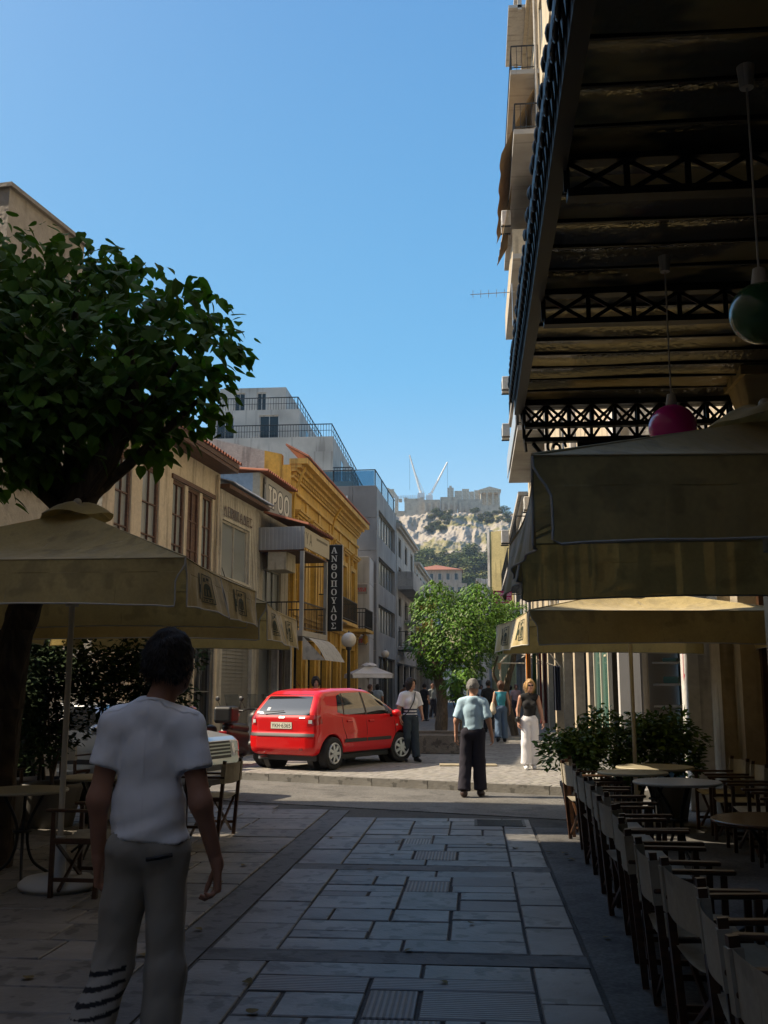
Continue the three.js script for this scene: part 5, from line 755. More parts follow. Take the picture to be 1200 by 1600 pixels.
// ---------- smooth solids ----------
function nets(f, lo, hi, c) { // surface nets of a signed distance field
  const n = [0, 1, 2].map((i) => Math.ceil((hi[i] - lo[i]) / c) + 1), [nx, ny, nz] = n, F = new Float32Array(nx * ny * nz), id = (i, j, k) => (k * ny + j) * nx + i;
  for (let k = 0; k < nz; k++) for (let j = 0; j < ny; j++) for (let i = 0; i < nx; i++) F[id(i, j, k)] = f(lo[0] + i * c, lo[1] + j * c, lo[2] + k * c, i, j, k);
  const vi = new Int32Array(nx * ny * nz).fill(-1), P = [], ix = [];
  const E = []; for (let a = 0; a < 8; a++) for (const b of [1, 2, 4]) if (!(a & b)) E.push([a, a | b]);
  for (let k = 0; k < nz - 1; k++) for (let j = 0; j < ny - 1; j++) for (let i = 0; i < nx - 1; i++) {
    const v = []; let neg = 0; for (let a = 0; a < 8; a++) { const q = F[id(i + (a & 1), j + ((a >> 1) & 1), k + (a >> 2))]; v.push(q); if (q < 0) neg++; }
    if (!neg || neg === 8) continue; let x = 0, y = 0, z = 0, m = 0;
    for (const [a, b] of E) if ((v[a] < 0) !== (v[b] < 0)) { const t = v[a] / (v[a] - v[b]); x += (a & 1) + ((b & 1) - (a & 1)) * t; y += ((a >> 1) & 1) + (((b >> 1) & 1) - ((a >> 1) & 1)) * t; z += (a >> 2) + ((b >> 2) - (a >> 2)) * t; m++; }
    vi[id(i, j, k)] = P.length / 3; P.push(lo[0] + (i + x / m) * c, lo[1] + (j + y / m) * c, lo[2] + (k + z / m) * c);
  }
  const quad = (a, b, d, e, flip) => { if (a < 0 || b < 0 || d < 0 || e < 0) return; if (flip) ix.push(a, e, d, a, d, b); else ix.push(a, b, d, a, d, e); };
  for (let k = 1; k < nz - 1; k++) for (let j = 1; j < ny - 1; j++) for (let i = 1; i < nx - 1; i++) {
    const s = F[id(i, j, k)] < 0;
    if (s !== F[id(i + 1, j, k)] < 0) quad(vi[id(i, j - 1, k - 1)], vi[id(i, j, k - 1)], vi[id(i, j, k)], vi[id(i, j - 1, k)], !s);
    if (s !== F[id(i, j + 1, k)] < 0) quad(vi[id(i - 1, j, k - 1)], vi[id(i - 1, j, k)], vi[id(i, j, k)], vi[id(i, j, k - 1)], !s);
    if (s !== F[id(i, j, k + 1)] < 0) quad(vi[id(i - 1, j - 1, k)], vi[id(i, j - 1, k)], vi[id(i, j, k)], vi[id(i - 1, j, k)], !s);
  }
  const g = new THREE.BufferGeometry(); g.setAttribute('position', new THREE.Float32BufferAttribute(P, 3)); g.setIndex(ix); g.computeVertexNormals(); return g;
}
const smin = (a, b, k) => { const h = Math.max(k - Math.abs(a - b), 0) / k; return Math.min(a, b) - h * h * k * 0.25; };
const smax = (a, b, k) => -smin(-a, -b, k);
function sdPoly(P, x, y) { let d = 1e9, s = 1; for (let i = 0, j = P.length - 1; i < P.length; j = i++) { const ex = P[j][0] - P[i][0], ey = P[j][1] - P[i][1], wx = x - P[i][0], wy = y - P[i][1], t = Math.min(1, Math.max(0, (wx * ex + wy * ey) / (ex * ex + ey * ey))), bx_ = wx - ex * t, by = wy - ey * t; d = Math.min(d, bx_ * bx_ + by * by); const c1 = y >= P[i][1], c2 = y < P[j][1], c3 = ex * wy > ey * wx; if ((c1 && c2 && c3) || (!c1 && !c2 && !c3)) s = -s; } return s * Math.sqrt(d); }
function cap(p, a, b, ra, rb) { const x = b[0] - a[0], y = b[1] - a[1], z = b[2] - a[2], u = p[0] - a[0], v = p[1] - a[1], w = p[2] - a[2], t = Math.min(1, Math.max(0, (u * x + v * y + w * z) / (x * x + y * y + z * z + 1e-9))); return Math.hypot(u - x * t, v - y * t, w - z * t) - (ra + (rb - ra) * t); }

// ---------- cars ----------
M.tyre = mat('tyre', [0.018, 0.018, 0.018], 0.85); M.plastic = mat('plastic', [0.022, 0.022, 0.023], 0.55);
M.carGlass = mat('carGlass', [0.012, 0.014, 0.015], 0.04, { clearcoat: 1, clearcoatRoughness: 0.02 });
function car(name, label, pos, turn, o) { // forward +x, right side +z
  const t = thing(name, label, 'car', pos, turn), { side, plan, front, axles, wheelR = 0.3, paint, clear = 0.335 } = o, c = 0.02;
  const mir = (q) => [...q, ...q.slice().reverse().map(([a, b]) => [a, -b])], PL = mir(plan), FR = [...front, ...front.slice().reverse().map(([z, y]) => [-z, y])];
  const L = side.reduce((a, p) => Math.max(a, p[0]), 0), B = side.reduce((a, p) => Math.min(a, p[0]), 0), lo = [B - 0.08, 0.1, -0.95], hi = [L + 0.08, 1.62, 0.95];
  const cache = {}, tab = (k, i, j, fn) => { const q = cache[k] || (cache[k] = new Map()), id = i * 4096 + j; let v = q.get(id); if (v === undefined) { v = fn(); q.set(id, v); } return v; };
  const body = (x, y, z, i, j, k) => {
    const a = i === undefined ? sdPoly(side, x, y) : tab(0, i, j, () => sdPoly(side, x, y)), b = i === undefined ? sdPoly(PL, x, z) : tab(1, i, k, () => sdPoly(PL, x, z)), d = i === undefined ? sdPoly(FR, z, y) : tab(2, k, j, () => sdPoly(FR, z, y));
    let v = smax(smax(a, b, 0.16), d, 0.14);
    for (const ax of axles) { const r = Math.hypot(x - ax, y - wheelR) - clear, zz = 0.5 - Math.abs(z); v = smax(v, -Math.max(r, zz), 0.03); }
    return v;
  };
  mesh('body', nets(body, lo, hi, c), paint, t);
  const sol = (fn, a, b) => { for (let i = 0; i < 26; i++) { const m = (a + b) / 2; if (fn(m) < 0) a = m; else b = m; } return a; };
  // quads of glass, lamps and trim that follow the body
  const onSide = (q, s, off, nu = 14, nv = 8) => patch((u, v) => { const x = (q[0][0] * (1 - u) + q[1][0] * u) * (1 - v) + (q[3][0] * (1 - u) + q[2][0] * u) * v, y = (q[0][1] * (1 - u) + q[1][1] * u) * (1 - v) + (q[3][1] * (1 - u) + q[2][1] * u) * v; return [x, y, s * (sol((z) => body(x, y, z), 0.2, 0.95) + off)]; }, nu, nv);
  const onEnd = (q, s, off, nu = 14, nv = 8) => patch((u, v) => { const z = (q[0][0] * (1 - u) + q[1][0] * u) * (1 - v) + (q[3][0] * (1 - u) + q[2][0] * u) * v, y = (q[0][1] * (1 - u) + q[1][1] * u) * (1 - v) + (q[3][1] * (1 - u) + q[2][1] * u) * v; return [s * (sol((x) => body(s * x, y, z), 0.3, 2.6) + off), y, z]; }, nu, nv);
  const line = (pts, s, r) => tube(pts.map(([x, y]) => [x, y, s * (sol((z) => body(x, y, z), 0.2, 0.95) + 0.0005)]), r, 30, 4);
  for (const s of [-1, 1]) {
    for (const [nm, q, m, off] of o.sideParts) mesh(nm, onSide(q, s, off ?? 0.004), m, t);
    for (const ln of o.seams || []) mesh('seam', line(ln, s, 0.0045), M.plastic, t);
    for (const h of o.handles || []) mesh('door_handle', rbx(h[0] - 0.09, h[0] + 0.09, h[1] - 0.018, h[1] + 0.018, s * (sol((z) => body(h[0], h[1], z), 0.2, 0.95)) - 0.02, s * (sol((z) => body(h[0], h[1], z), 0.2, 0.95) + 0.03 * 1) , 0.014), paint, t);
    const mm = mesh('mirror', new THREE.SphereGeometry(0.1, 16, 10).scale(0.75, 0.75, 1.05).translate(o.mirror[0], o.mirror[1], s * o.mirror[2]), paint, t); mesh('mirror_arm', bar([o.mirror[0] + 0.04, o.mirror[1] - 0.05, s * (o.mirror[2] - 0.16)], [o.mirror[0], o.mirror[1], s * o.mirror[2]], 0.03), M.plastic, mm);
    axles.forEach((ax, i) => {
      const w = mesh('wheel', new THREE.CylinderGeometry(wheelR * 0.62, wheelR * 0.62, 0.16, 24).rotateX(Math.PI / 2), M.plastic, t); w.position.set(ax, wheelR, s * (o.track || 0.72)); if (i === 0 && o.steer) w.rotation.y = o.steer;
      mesh('tyre', new THREE.LatheGeometry([[0.63, -0.085], [0.9, -0.1], [0.98, -0.085], [1, -0.05], [1, 0.05], [0.98, 0.085], [0.9, 0.1], [0.63, 0.085]].map(([r, y]) => new THREE.Vector2(r * wheelR, y)), 36).rotateX(Math.PI / 2), M.tyre, w);
      const hub = [new THREE.TorusGeometry(wheelR * 0.6, 0.018, 8, 32), new THREE.CylinderGeometry(0.05, 0.06, 0.03, 16).rotateX(Math.PI / 2)]; for (let k = 0; k < 7; k++) { const a = k / 7 * Math.PI * 2; hub.push(beam([0.03 * Math.cos(a), 0.03 * Math.sin(a), 0], [wheelR * 0.6 * Math.cos(a), wheelR * 0.6 * Math.sin(a), 0], 0.055, 0.02)); }
      mesh('hubcap', merged(hub).translate(0, 0, s * 0.095), mat('hubcap', [0.55, 0.56, 0.57], 0.35, { metalness: 0.6 }), w);
    });
    for (const ax of axles) mesh('wheel_arch', new THREE.CylinderGeometry(clear + 0.01, clear + 0.01, 0.12, 28, 1, false, -Math.PI / 2 - 0.1, Math.PI + 0.2).rotateX(Math.PI / 2).translate(ax, wheelR, s * 0.5), M.plastic, t);
  }
  for (const [nm, q, m, s, off] of o.endParts) mesh(nm, onEnd(q, s, off ?? 0.005), m, t, !!(m.map && m.map.isCanvasTexture));
  mesh('underside', bx(B + 0.25, L - 0.3, 0.17, 0.3, -0.66, 0.66), M.plastic, t);
  return t;
}
const redPaint = mat('redPaint', [0.60, 0.004, 0.005], 0.4, { clearcoat: 0.8, clearcoatRoughness: 0.03, specularIntensity: 0.4 }), G = M.carGlass;
const lampRed = mat('lampRed', [0.35, 0.01, 0.012], 0.12, { clearcoat: 1 }), lampClear = mat('lampClear', [0.6, 0.6, 0.6], 0.12, { clearcoat: 1 });
const plate = printMat(512, 128, (c, W, H) => { c.fillStyle = '#d9d6c2'; c.fillRect(0, 0, W, H); c.strokeStyle = '#555'; c.lineWidth = 6; c.strokeRect(4, 4, W - 8, H - 8); c.fillStyle = '#16181c'; c.font = 'bold 104px sans-serif'; c.textAlign = 'center'; c.textBaseline = 'middle'; c.fillText('ΥΚΗ·6365', W / 2, H / 2 + 4, W - 40); }, 0.5);
{
  const t = car('red_hatchback', 'small glossy red five door hatchback parked on the far pavement', [-2.72, 0.12, -20.53], Math.atan2(0.897, 0.443), {
    paint: redPaint, axles: [1.13, -1.32], steer: -0.3, track: 0.735, wheelR: 0.295,
    side: [[-1.80, 0.27], [-1.89, 0.38], [-1.91, 0.62], [-1.85, 0.69], [-1.85, 0.93], [-1.77, 1.05], [-1.52, 1.335], [-1.36, 1.425], [-0.9, 1.485], [-0.25, 1.505], [0.2, 1.455], [0.6, 1.265], [1.08, 1.0], [1.45, 0.93], [1.72, 0.80], [1.86, 0.62], [1.9, 0.45], [1.85, 0.28], [1.7, 0.22], [-1.6, 0.22]],
    plan: [[-1.92, 0.56], [-1.82, 0.75], [-1.3, 0.835], [0, 0.85], [1.1, 0.83], [1.6, 0.75], [1.92, 0.42]],
    front: [[0.66, 0.2], [0.79, 0.28], [0.835, 0.5], [0.84, 0.68], [0.80, 0.94], [0.585, 1.42], [0.47, 1.51]],
    sideParts: [['front_window', [[-0.13, 0.97], [0.92, 0.97], [0.40, 1.345], [-0.10, 1.395]], G], ['rear_window', [[-0.92, 0.985], [-0.20, 0.97], [-0.17, 1.395], [-0.80, 1.375]], G], ['quarter_window', [[-1.13, 1.03], [-0.96, 0.99], [-0.84, 1.37], [-1.0, 1.33]], G], ['window_pillar', [[-0.195, 0.965], [-0.135, 0.965], [-0.105, 1.40], [-0.165, 1.40]], M.plastic, 0.003], ['window_pillar', [[-0.955, 0.98], [-0.925, 0.98], [-0.805, 1.375], [-0.835, 1.375]], M.plastic, 0.003], ['side_trim', [[-0.95, 0.475], [-0.2, 0.475], [-0.2, 0.54], [-0.95, 0.54]], M.plastic, 0.012], ['side_trim', [[-0.17, 0.475], [0.72, 0.475], [0.72, 0.54], [-0.17, 0.54]], M.plastic, 0.012], ['sill', [[-0.95, 0.24], [0.76, 0.24], [0.76, 0.29], [-0.95, 0.29]], M.plastic, 0.003], ['tail_lamp', [[-1.84, 0.80], [-1.62, 0.84], [-1.66, 0.97], [-1.80, 0.99]], lampRed, 0.006], ['indicator', [[0.93, 0.73], [1.0, 0.73], [1.0, 0.765], [0.93, 0.765]], lampClear, 0.005]],
    seams: [[[-0.18, 0.26], [-0.18, 0.6], [-0.18, 0.96]], [[0.86, 0.28], [0.9, 0.55], [0.86, 0.95]], [[-1.02, 0.93], [-0.98, 0.75], [-0.86, 0.5], [-0.82, 0.27]]],
    handles: [[-0.78, 0.86], [-0.02, 0.85]], mirror: [0.72, 0.98, 0.93],
    endParts: [['rear_screen', [[-0.60, 0.985], [0.60, 0.985], [0.48, 1.355], [-0.48, 1.355]], G, -1], ['rear_trim', [[-0.72, 0.605], [0.72, 0.605], [0.72, 0.66], [-0.72, 0.66]], M.plastic, -1, 0.008], ['number_plate', [[-0.24, 0.735], [0.24, 0.735], [0.24, 0.86], [-0.24, 0.86]], plate, -1, 0.010], ['plate_surround', [[-0.36, 0.70], [0.36, 0.70], [0.33, 0.885], [-0.33, 0.885]], redPaint, -1, 0.003], ['tail_lamp', [[0.57, 0.79], [0.74, 0.82], [0.73, 0.97], [0.62, 0.97]], lampRed, -1, 0.006], ['tail_lamp', [[-0.74, 0.82], [-0.57, 0.79], [-0.62, 0.97], [-0.73, 0.97]], lampRed, -1, 0.006], ['lamp_lens', [[0.60, 0.84], [0.67, 0.84], [0.67, 0.90], [0.60, 0.90]], lampClear, -1, 0.010], ['lamp_lens', [[-0.67, 0.84], [-0.60, 0.84], [-0.60, 0.90], [-0.67, 0.90]], lampClear, -1, 0.010], ['fog_lamp', [[-0.72, 0.50], [-0.60, 0.50], [-0.60, 0.56], [-0.72, 0.56]], mat('amber', [0.7, 0.45, 0.05], 0.3), -1, 0.008], ['reflector', [[0.42, 0.36], [0.62, 0.36], [0.62, 0.40], [0.42, 0.40]], lampRed, -1, 0.006], ['reflector', [[-0.70, 0.36], [-0.5, 0.36], [-0.5, 0.40], [-0.70, 0.40]], lampRed, -1, 0.006], ['badge', [[-0.06, 0.925], [0.06, 0.925], [0.06, 0.96], [-0.06, 0.96]], M.steel, -1, 0.008], ['model_mark', [[0.40, 0.925], [0.52, 0.925], [0.52, 0.95], [0.40, 0.95]], M.steel, -1, 0.006], ['windscreen', [[-0.58, 1.03], [0.58, 1.03], [0.46, 1.40], [-0.46, 1.40]], G, 1], ['sticker', [[-0.40, 1.06], [-0.33, 1.06], [-0.33, 1.12], [-0.40, 1.12]], lampClear, -1, 0.009]],
  });
  mesh('roof_aerial', bar([-1.25, 1.46, 0], [-1.42, 1.62, 0], 0.005), M.plastic, t); mesh('wiper', bar([-1.83, 1.03, -0.42], [-1.80, 1.06, 0.02], 0.008), M.plastic, t); mesh('exhaust', bar([-1.9, 0.22, -0.45], [-1.6, 0.22, -0.45], 0.025), M.steel, t);
  const sp = mat('silver', [0.50, 0.51, 0.50], 0.35, { metalness: 0.5, clearcoat: 1, clearcoatRoughness: 0.05 });
  car('silver_saloon', 'silver saloon car with upright grille parked behind the left terrace', [-5.8, 0, -15.65], Math.atan2(-0.3, 1), {
    paint: sp, axles: [1.35, -1.4], track: 0.72, wheelR: 0.31,
    side: [[-2.2, 0.3], [-2.28, 0.5], [-2.26, 0.85], [-2.15, 0.97], [-1.4, 1.02], [-1.05, 1.28], [-0.75, 1.40], [0.1, 1.41], [0.35, 1.36], [0.95, 1.0], [1.5, 0.96], [2.02, 0.88], [2.14, 0.82], [2.18, 0.6], [2.24, 0.5], [2.22, 0.32], [2.0, 0.22], [-2.0, 0.22]],
    plan: [[-2.28, 0.62], [-2.1, 0.78], [-1.4, 0.84], [0, 0.86], [1.4, 0.83], [2.0, 0.77], [2.24, 0.6]],
    front: [[0.7, 0.2], [0.8, 0.3], [0.85, 0.52], [0.85, 0.7], [0.79, 0.96], [0.6, 1.36], [0.5, 1.43]],
    sideParts: [['front_window', [[-0.1, 0.98], [0.82, 0.98], [0.32, 1.31], [-0.07, 1.33]], G], ['rear_window', [[-1.1, 0.99], [-0.16, 0.98], [-0.13, 1.33], [-0.8, 1.29]], G], ['side_trim', [[-1.0, 0.5], [0.95, 0.5], [0.95, 0.57], [-1.0, 0.57]], M.plastic, 0.01], ['indicator', [[1.9, 0.66], [2.06, 0.68], [2.04, 0.83], [1.9, 0.85]], lampClear, 0.006]],
    seams: [[[-0.13, 0.26], [-0.13, 0.6], [-0.13, 0.97]], [[0.95, 0.3], [0.98, 0.55], [0.9, 0.97]]], handles: [[-0.9, 0.86], [0.0, 0.86]], mirror: [0.68, 1.0, 0.93],
    endParts: [['grille', [[-0.34, 0.58], [0.34, 0.58], [0.34, 0.82], [-0.34, 0.82]], M.plastic, 1, 0.008], ...[0.62, 0.67, 0.72, 0.77].map((y) => ['grille_bar', [[-0.32, y], [0.32, y], [0.32, y + 0.02], [-0.32, y + 0.02]], M.steel, 1, 0.016]), ['headlamp', [[0.38, 0.6], [0.72, 0.6], [0.70, 0.8], [0.38, 0.82]], lampClear, 1, 0.008], ['headlamp', [[-0.72, 0.6], [-0.38, 0.6], [-0.38, 0.82], [-0.70, 0.8]], lampClear, 1, 0.008], ['bumper_trim', [[-0.7, 0.42], [0.7, 0.42], [0.7, 0.5], [-0.7, 0.5]], M.plastic, 1, 0.01], ['windscreen', [[-0.6, 1.0], [0.6, 1.0], [0.5, 1.34], [-0.5, 1.34]], G, 1], ['rear_screen', [[-0.55, 1.04], [0.55, 1.04], [0.46, 1.3], [-0.46, 1.3]], G, -1]],
  });
}
{ // scooters by the old house
  const mk = (lab, pos, turn, paint, cas) => {
    const t = thing('motor_scooter', lab, 'scooter', pos, turn);
    for (const [x, r] of [[0.66, 0.22], [-0.58, 0.22]]) { const w = mesh('wheel', new THREE.TorusGeometry(r - 0.05, 0.055, 10, 28).translate(x, r, 0), M.tyre, t); mesh('rim', [new THREE.CylinderGeometry(r - 0.08, r - 0.08, 0.05, 18).rotateX(Math.PI / 2).translate(x, r, 0)], M.steel, w); }
    const f = (x, y, z) => { const p = [x, y, z * 1.1]; let d = cap(p, [-0.85, 0.62, 0], [-0.1, 0.52, 0], 0.13, 0.15); d = smin(d, cap(p, [-0.55, 0.4, 0], [-0.1, 0.3, 0], 0.14, 0.12), 0.1); d = smin(d, cap(p, [-0.1, 0.26, 0], [0.3, 0.27, 0], 0.1, 0.12), 0.1); const sh = Math.max(cap([x, y, z * 0.55], [0.38, 0.3, 0], [0.52, 0.88, 0], 0.09, 0.1), 0); d = smin(d, cap([x, y, z * 0.6], [0.38, 0.3, 0], [0.50, 0.9, 0], 0.085, 0.10), 0.06); d = smin(d, cap(p, [0.5, 0.9, 0], [0.56, 1.0, 0], 0.11, 0.09), 0.06); d = smin(d, cap(p, [0.66, 0.46, 0], [0.5, 0.42, 0], 0.07, 0.06), 0.05); return d; };
    mesh('body', nets(f, [-1.05, 0.1, -0.28], [0.85, 1.15, 0.28], 0.022), paint, t); mesh('seat', nets((x, y, z) => cap([x, y * 1.3, z], [-0.75, 0.97, 0], [-0.1, 0.9, 0], 0.12, 0.13), [-0.95, 0.5, -0.2], [0.1, 0.95, 0.2], 0.022), M.black, t);
    mesh('handlebar', [tube([[0.46, 1.04, -0.34], [0.5, 1.06, 0], [0.46, 1.04, 0.34]], 0.016), bar([0.5, 1.0, 0], [0.66, 0.3, 0], 0.03)], M.black, t); for (const s of [-1, 1]) { mesh('mirror', [bar([0.48, 1.04, s * 0.22], [0.44, 1.24, s * 0.3], 0.007), new THREE.SphereGeometry(0.06, 12, 8).scale(0.3, 0.8, 1).translate(0.43, 1.27, s * 0.3)], M.black, t); }
    mesh('windshield', patch((u, v) => [0.6 - 0.12 * v, 1.0 + 0.36 * v, (u - 0.5) * 0.36], 6, 4), new THREE.MeshPhysicalMaterial({ color: 0x9fa7a8, roughness: 0.05, transmission: 1, thickness: 0 }), t);
    mesh('top_case', rbx(-1.02, -0.66, 0.82, 1.14, -0.2, 0.2, 0.07, 4), cas, t); mesh('tail_lamp', rbx(-1.0, -0.96, 0.6, 0.68, -0.08, 0.08, 0.015), lampRed, t); mesh('headlamp', new THREE.SphereGeometry(0.07, 14, 10).scale(0.5, 1, 1).translate(0.66, 0.96, 0), lampClear, t);
  };
  mk('dark red scooter with a maroon top box by the old house', [-5.0, 0.112, -19.7], 1.1, mat('scRed', [0.16, 0.01, 0.012], 0.3, { clearcoat: 1 }), mats.scRed);
  mk('black scooter with a large black top box next to the red hatchback', [-4.55, 0.112, -20.4], 1.35, M.black, M.black);
}

// ---------- people ----------
function hand(W, dir, n, curl, thumb) { // list of capsules: palm, four fingers, thumb. dir = wrist to fingers, n = palm side, thumb = side vector
  const d = V(...dir).normalize(), s = V(...thumb).addScaledVector(d, -V(...thumb).dot(d)).normalize(), nn = V(...n).addScaledVector(d, -V(...n).dot(d)).addScaledVector(s, -V(...n).dot(s)).normalize(), w = V(...W), out = [];
  const at = (a, b, c) => w.clone().addScaledVector(d, a).addScaledVector(s, b).addScaledVector(nn, c);
  for (const b of [-0.026, -0.009, 0.009, 0.026]) out.push([at(-0.01, b * 0.6, 0), at(0.085, b, 0), 0.016, 0.0125]);
  [[0.026, 0.072, 0.0088], [0.009, 0.080, 0.009], [-0.009, 0.074, 0.0086], [-0.026, 0.058, 0.0078]].forEach(([b, len, r], i) => { let p = at(0.085, b, 0), a = 0.25 + i * 0.06; for (let k = 0; k < 3; k++) { a += curl * (0.55 + 0.25 * k) * (1 + i * 0.1); const l = len * [0.45, 0.32, 0.23][k], q = p.clone().addScaledVector(d, Math.cos(a) * l).addScaledVector(nn, Math.sin(a) * l); out.push([p, q, r * (1 - 0.07 * k), r * (0.93 - 0.07 * k)]); p = q; } });
  const t0 = at(0.02, 0.022, 0.004), t1 = at(0.052, 0.046, 0.016), t2 = at(0.082, 0.05, 0.03), t3 = at(0.104, 0.045, 0.04); out.push([t0, t1, 0.0135, 0.011], [t1, t2, 0.0105, 0.0095], [t2, t3, 0.0095, 0.0075]);
  return out;
}
function person(label, pos, turn, o) { // facing +z; +x is the person's left
  const t = thing('person', label, 'person', pos, turn), K = (o.h || 1.75) / 1.75, c = o.cell || 0.018; t.scale.setScalar(K);
  const J = Object.assign({ hipL: [0.09, 0.93, 0], hipR: [-0.09, 0.93, 0], kneeL: [0.095, 0.5, 0.03], kneeR: [-0.095, 0.5, 0.03], ankL: [0.1, 0.09, 0], ankR: [-0.1, 0.09, 0], shL: [0.172, 1.395, -0.01], shR: [-0.172, 1.395, -0.01], elL: [0.24, 1.14, -0.04], elR: [-0.24, 1.14, -0.04], wrL: [0.25, 0.90, 0.03], wrR: [-0.25, 0.90, 0.03], head: [0, 1.63, 0.015], yaw: 0, toeL: null, toeR: null }, o.pose || {});
  const fat = o.fat || 1, bw = o.bust || 0, sw = (J.shL[0] - J.shR[0]) / 0.344, cy = Math.cos(J.yaw), sy = Math.sin(J.yaw), hd = J.head;
  const dist = (a, b, ra, rb) => (p) => cap(p, a, b, ra, rb), lerp = (a, b, f) => a.map((v, i) => v + (b[i] - v) * f);
  const ell = (a, b, ra, rb, fx, fz) => { const A = [a[0] / fx, a[1], a[2] / fz], B = [b[0] / fx, b[1], b[2] / fz]; return (p) => cap([p[0] / fx, p[1], p[2] / fz], A, B, ra, rb) * Math.min(fx, fz); };
  const hl = (p) => { const x = p[0] - hd[0], z = p[2] - hd[2]; return [x * cy - z * sy, p[1] - hd[1], x * sy + z * cy]; }; // head frame
  const torso = (e) => [ell([-0.045, 0.95, 0], [0.045, 0.95, 0], 0.098 * fat + e, 0.098 * fat + e, 1.1, 0.98), ell([0, 1.02, 0.005], [0, 1.28, 0], 0.104 * fat + e, 0.12 * fat + e, 1.16 * sw, 0.88), ell([0, 1.24, -0.005], [0, 1.34, -0.01], 0.116 * fat + e, 0.095 + e, 1.22 * sw, 0.82), dist([0, 1.455, -0.025], J.shL, 0.05 + e, 0.05 + e), dist([0, 1.455, -0.025], J.shR, 0.05 + e, 0.05 + e), dist([J.shL[0] - 0.04, J.shL[1] - 0.005, J.shL[2]], [J.shR[0] + 0.04, J.shR[1] - 0.005, J.shR[2]], 0.054 + e, 0.054 + e), ...(bw ? [dist([0.07, 1.26, 0.07], [0.06, 1.27, 0.06], bw + e, bw + e), dist([-0.07, 1.26, 0.07], [-0.06, 1.27, 0.06], bw + e, bw + e)] : [])];
  const neck = dist([0, 1.41, -0.02], [hd[0] * 0.8, hd[1] - 0.08, hd[2] - 0.01], 0.062, 0.052);
  const head = (p) => { const q = hl(p); let d = (Math.hypot(q[0] / 0.076, (q[1] - 0.015) / 0.108, (q[2] + 0.005) / 0.096) - 1) * 0.08; d = smin(d, cap(q, [0, -0.075, 0.045], [0, -0.02, 0.03], 0.042, 0.06), 0.05); d = smin(d, cap(q, [0, 0.012, 0.088], [0, -0.022, 0.104], 0.010, 0.014), 0.018); for (const s of [-1, 1]) { d = smin(d, Math.hypot((q[0] - s * 0.078) / 0.6, q[1] + 0.005, q[2] + 0.005) * 0.6 - 0.013, 0.01); d = smax(d, -(Math.hypot(q[0] - s * 0.031, q[1] - 0.012, q[2] - 0.098) - 0.014), 0.02); } d = smin(d, cap(q, [-0.018, -0.052, 0.086], [0.018, -0.052, 0.086], 0.006, 0.006), 0.012); return d; };
  const aR = o.arm || 1, arm = (s, el, w) => [dist(s, el, 0.052 * aR, 0.042 * aR), dist(el, w, 0.042 * aR, 0.027 * aR)];
  const legs = (e) => ['L', 'R'].flatMap((k) => [dist(J['hip' + k], J['knee' + k], 0.088 + e, 0.058 + e), dist(J['knee' + k], J['ank' + k], 0.058 + e, 0.042 + e)]);
  const fold = (p, k, f) => (n3(p[0] * f + 3, p[1] * f * 0.45 + 1, p[2] * f) - 0.5) * k;
  const U = (list, k) => (x, y, z) => { const p = [x, y, z]; let d = 1e3; for (const q of list) d = smin(d, q(p), k); return d; };
  const toeOf = (k) => J['toe' + k] || [J['ank' + k][0] * 1.15, 0.03, J['ank' + k][2] + 0.15];
  // body, hands on a finer grid, one continuous skin
  const body = U([...torso(-0.012), neck, ...arm(J.shL, J.elL, J.wrL), ...arm(J.shR, J.elR, J.wrR), ...legs(-0.01)], 0.035), bf = (x, y, z) => { const d = body(x, y, z); return y > hd[1] - 0.2 ? smin(d, head([x, y, z]), 0.03) : d; };
  const all = [J.elL, J.elR, J.wrL, J.wrR, J.ankL, J.ankR, J.kneeL, J.kneeR, J.shL, J.shR], mn = [0, 1, 2].map((i) => Math.min(...all.map((q) => q[i])) - 0.14), mx = [0, 1, 2].map((i) => Math.max(...all.map((q) => q[i])) + 0.14);
  mn[1] = 0.0; mx[1] = hd[1] + 0.17; mn[0] = Math.min(mn[0], -0.3); mx[0] = Math.max(mx[0], 0.3); mn[2] = Math.min(mn[2], -0.2); mx[2] = Math.max(mx[2], 0.22);
  const gs = [nets(bf, mn, mx, c)];
  for (const k of ['L', 'R']) { const H = (o.hands || {})[k]; if (H === null) continue; const w = J['wr' + k], el = J['el' + k], d = H?.dir || w.map((v, i) => v - el[i]), s = k === 'L' ? 1 : -1; const list = hand(w, d, H?.n || [-s, 0, 0], H?.curl ?? 0.35, H?.thumb || [0, 0, 1]); const ds = list.map(([a, b, ra, rb]) => { const A = a.toArray(), B = b.toArray(); return (p) => cap(p, A, B, ra, rb); }), pc = V(...w).addScaledVector(V(...d).normalize(), 0.08).toArray(), fc = Math.max(0.004, c * 0.3); gs.push(nets((x, y, z) => { const p = [x, y, z]; let e = 1e3; for (const q of ds) e = smin(e, q(p), 0.006); return smin(e, cap(p, lerp(w, el, 0.25), w, 0.030 * aR, 0.024 * aR), 0.02); }, pc.map((v) => v - 0.14), pc.map((v) => v + 0.14), fc)); }
  mesh('body', gs, o.skin || M.skin, t);
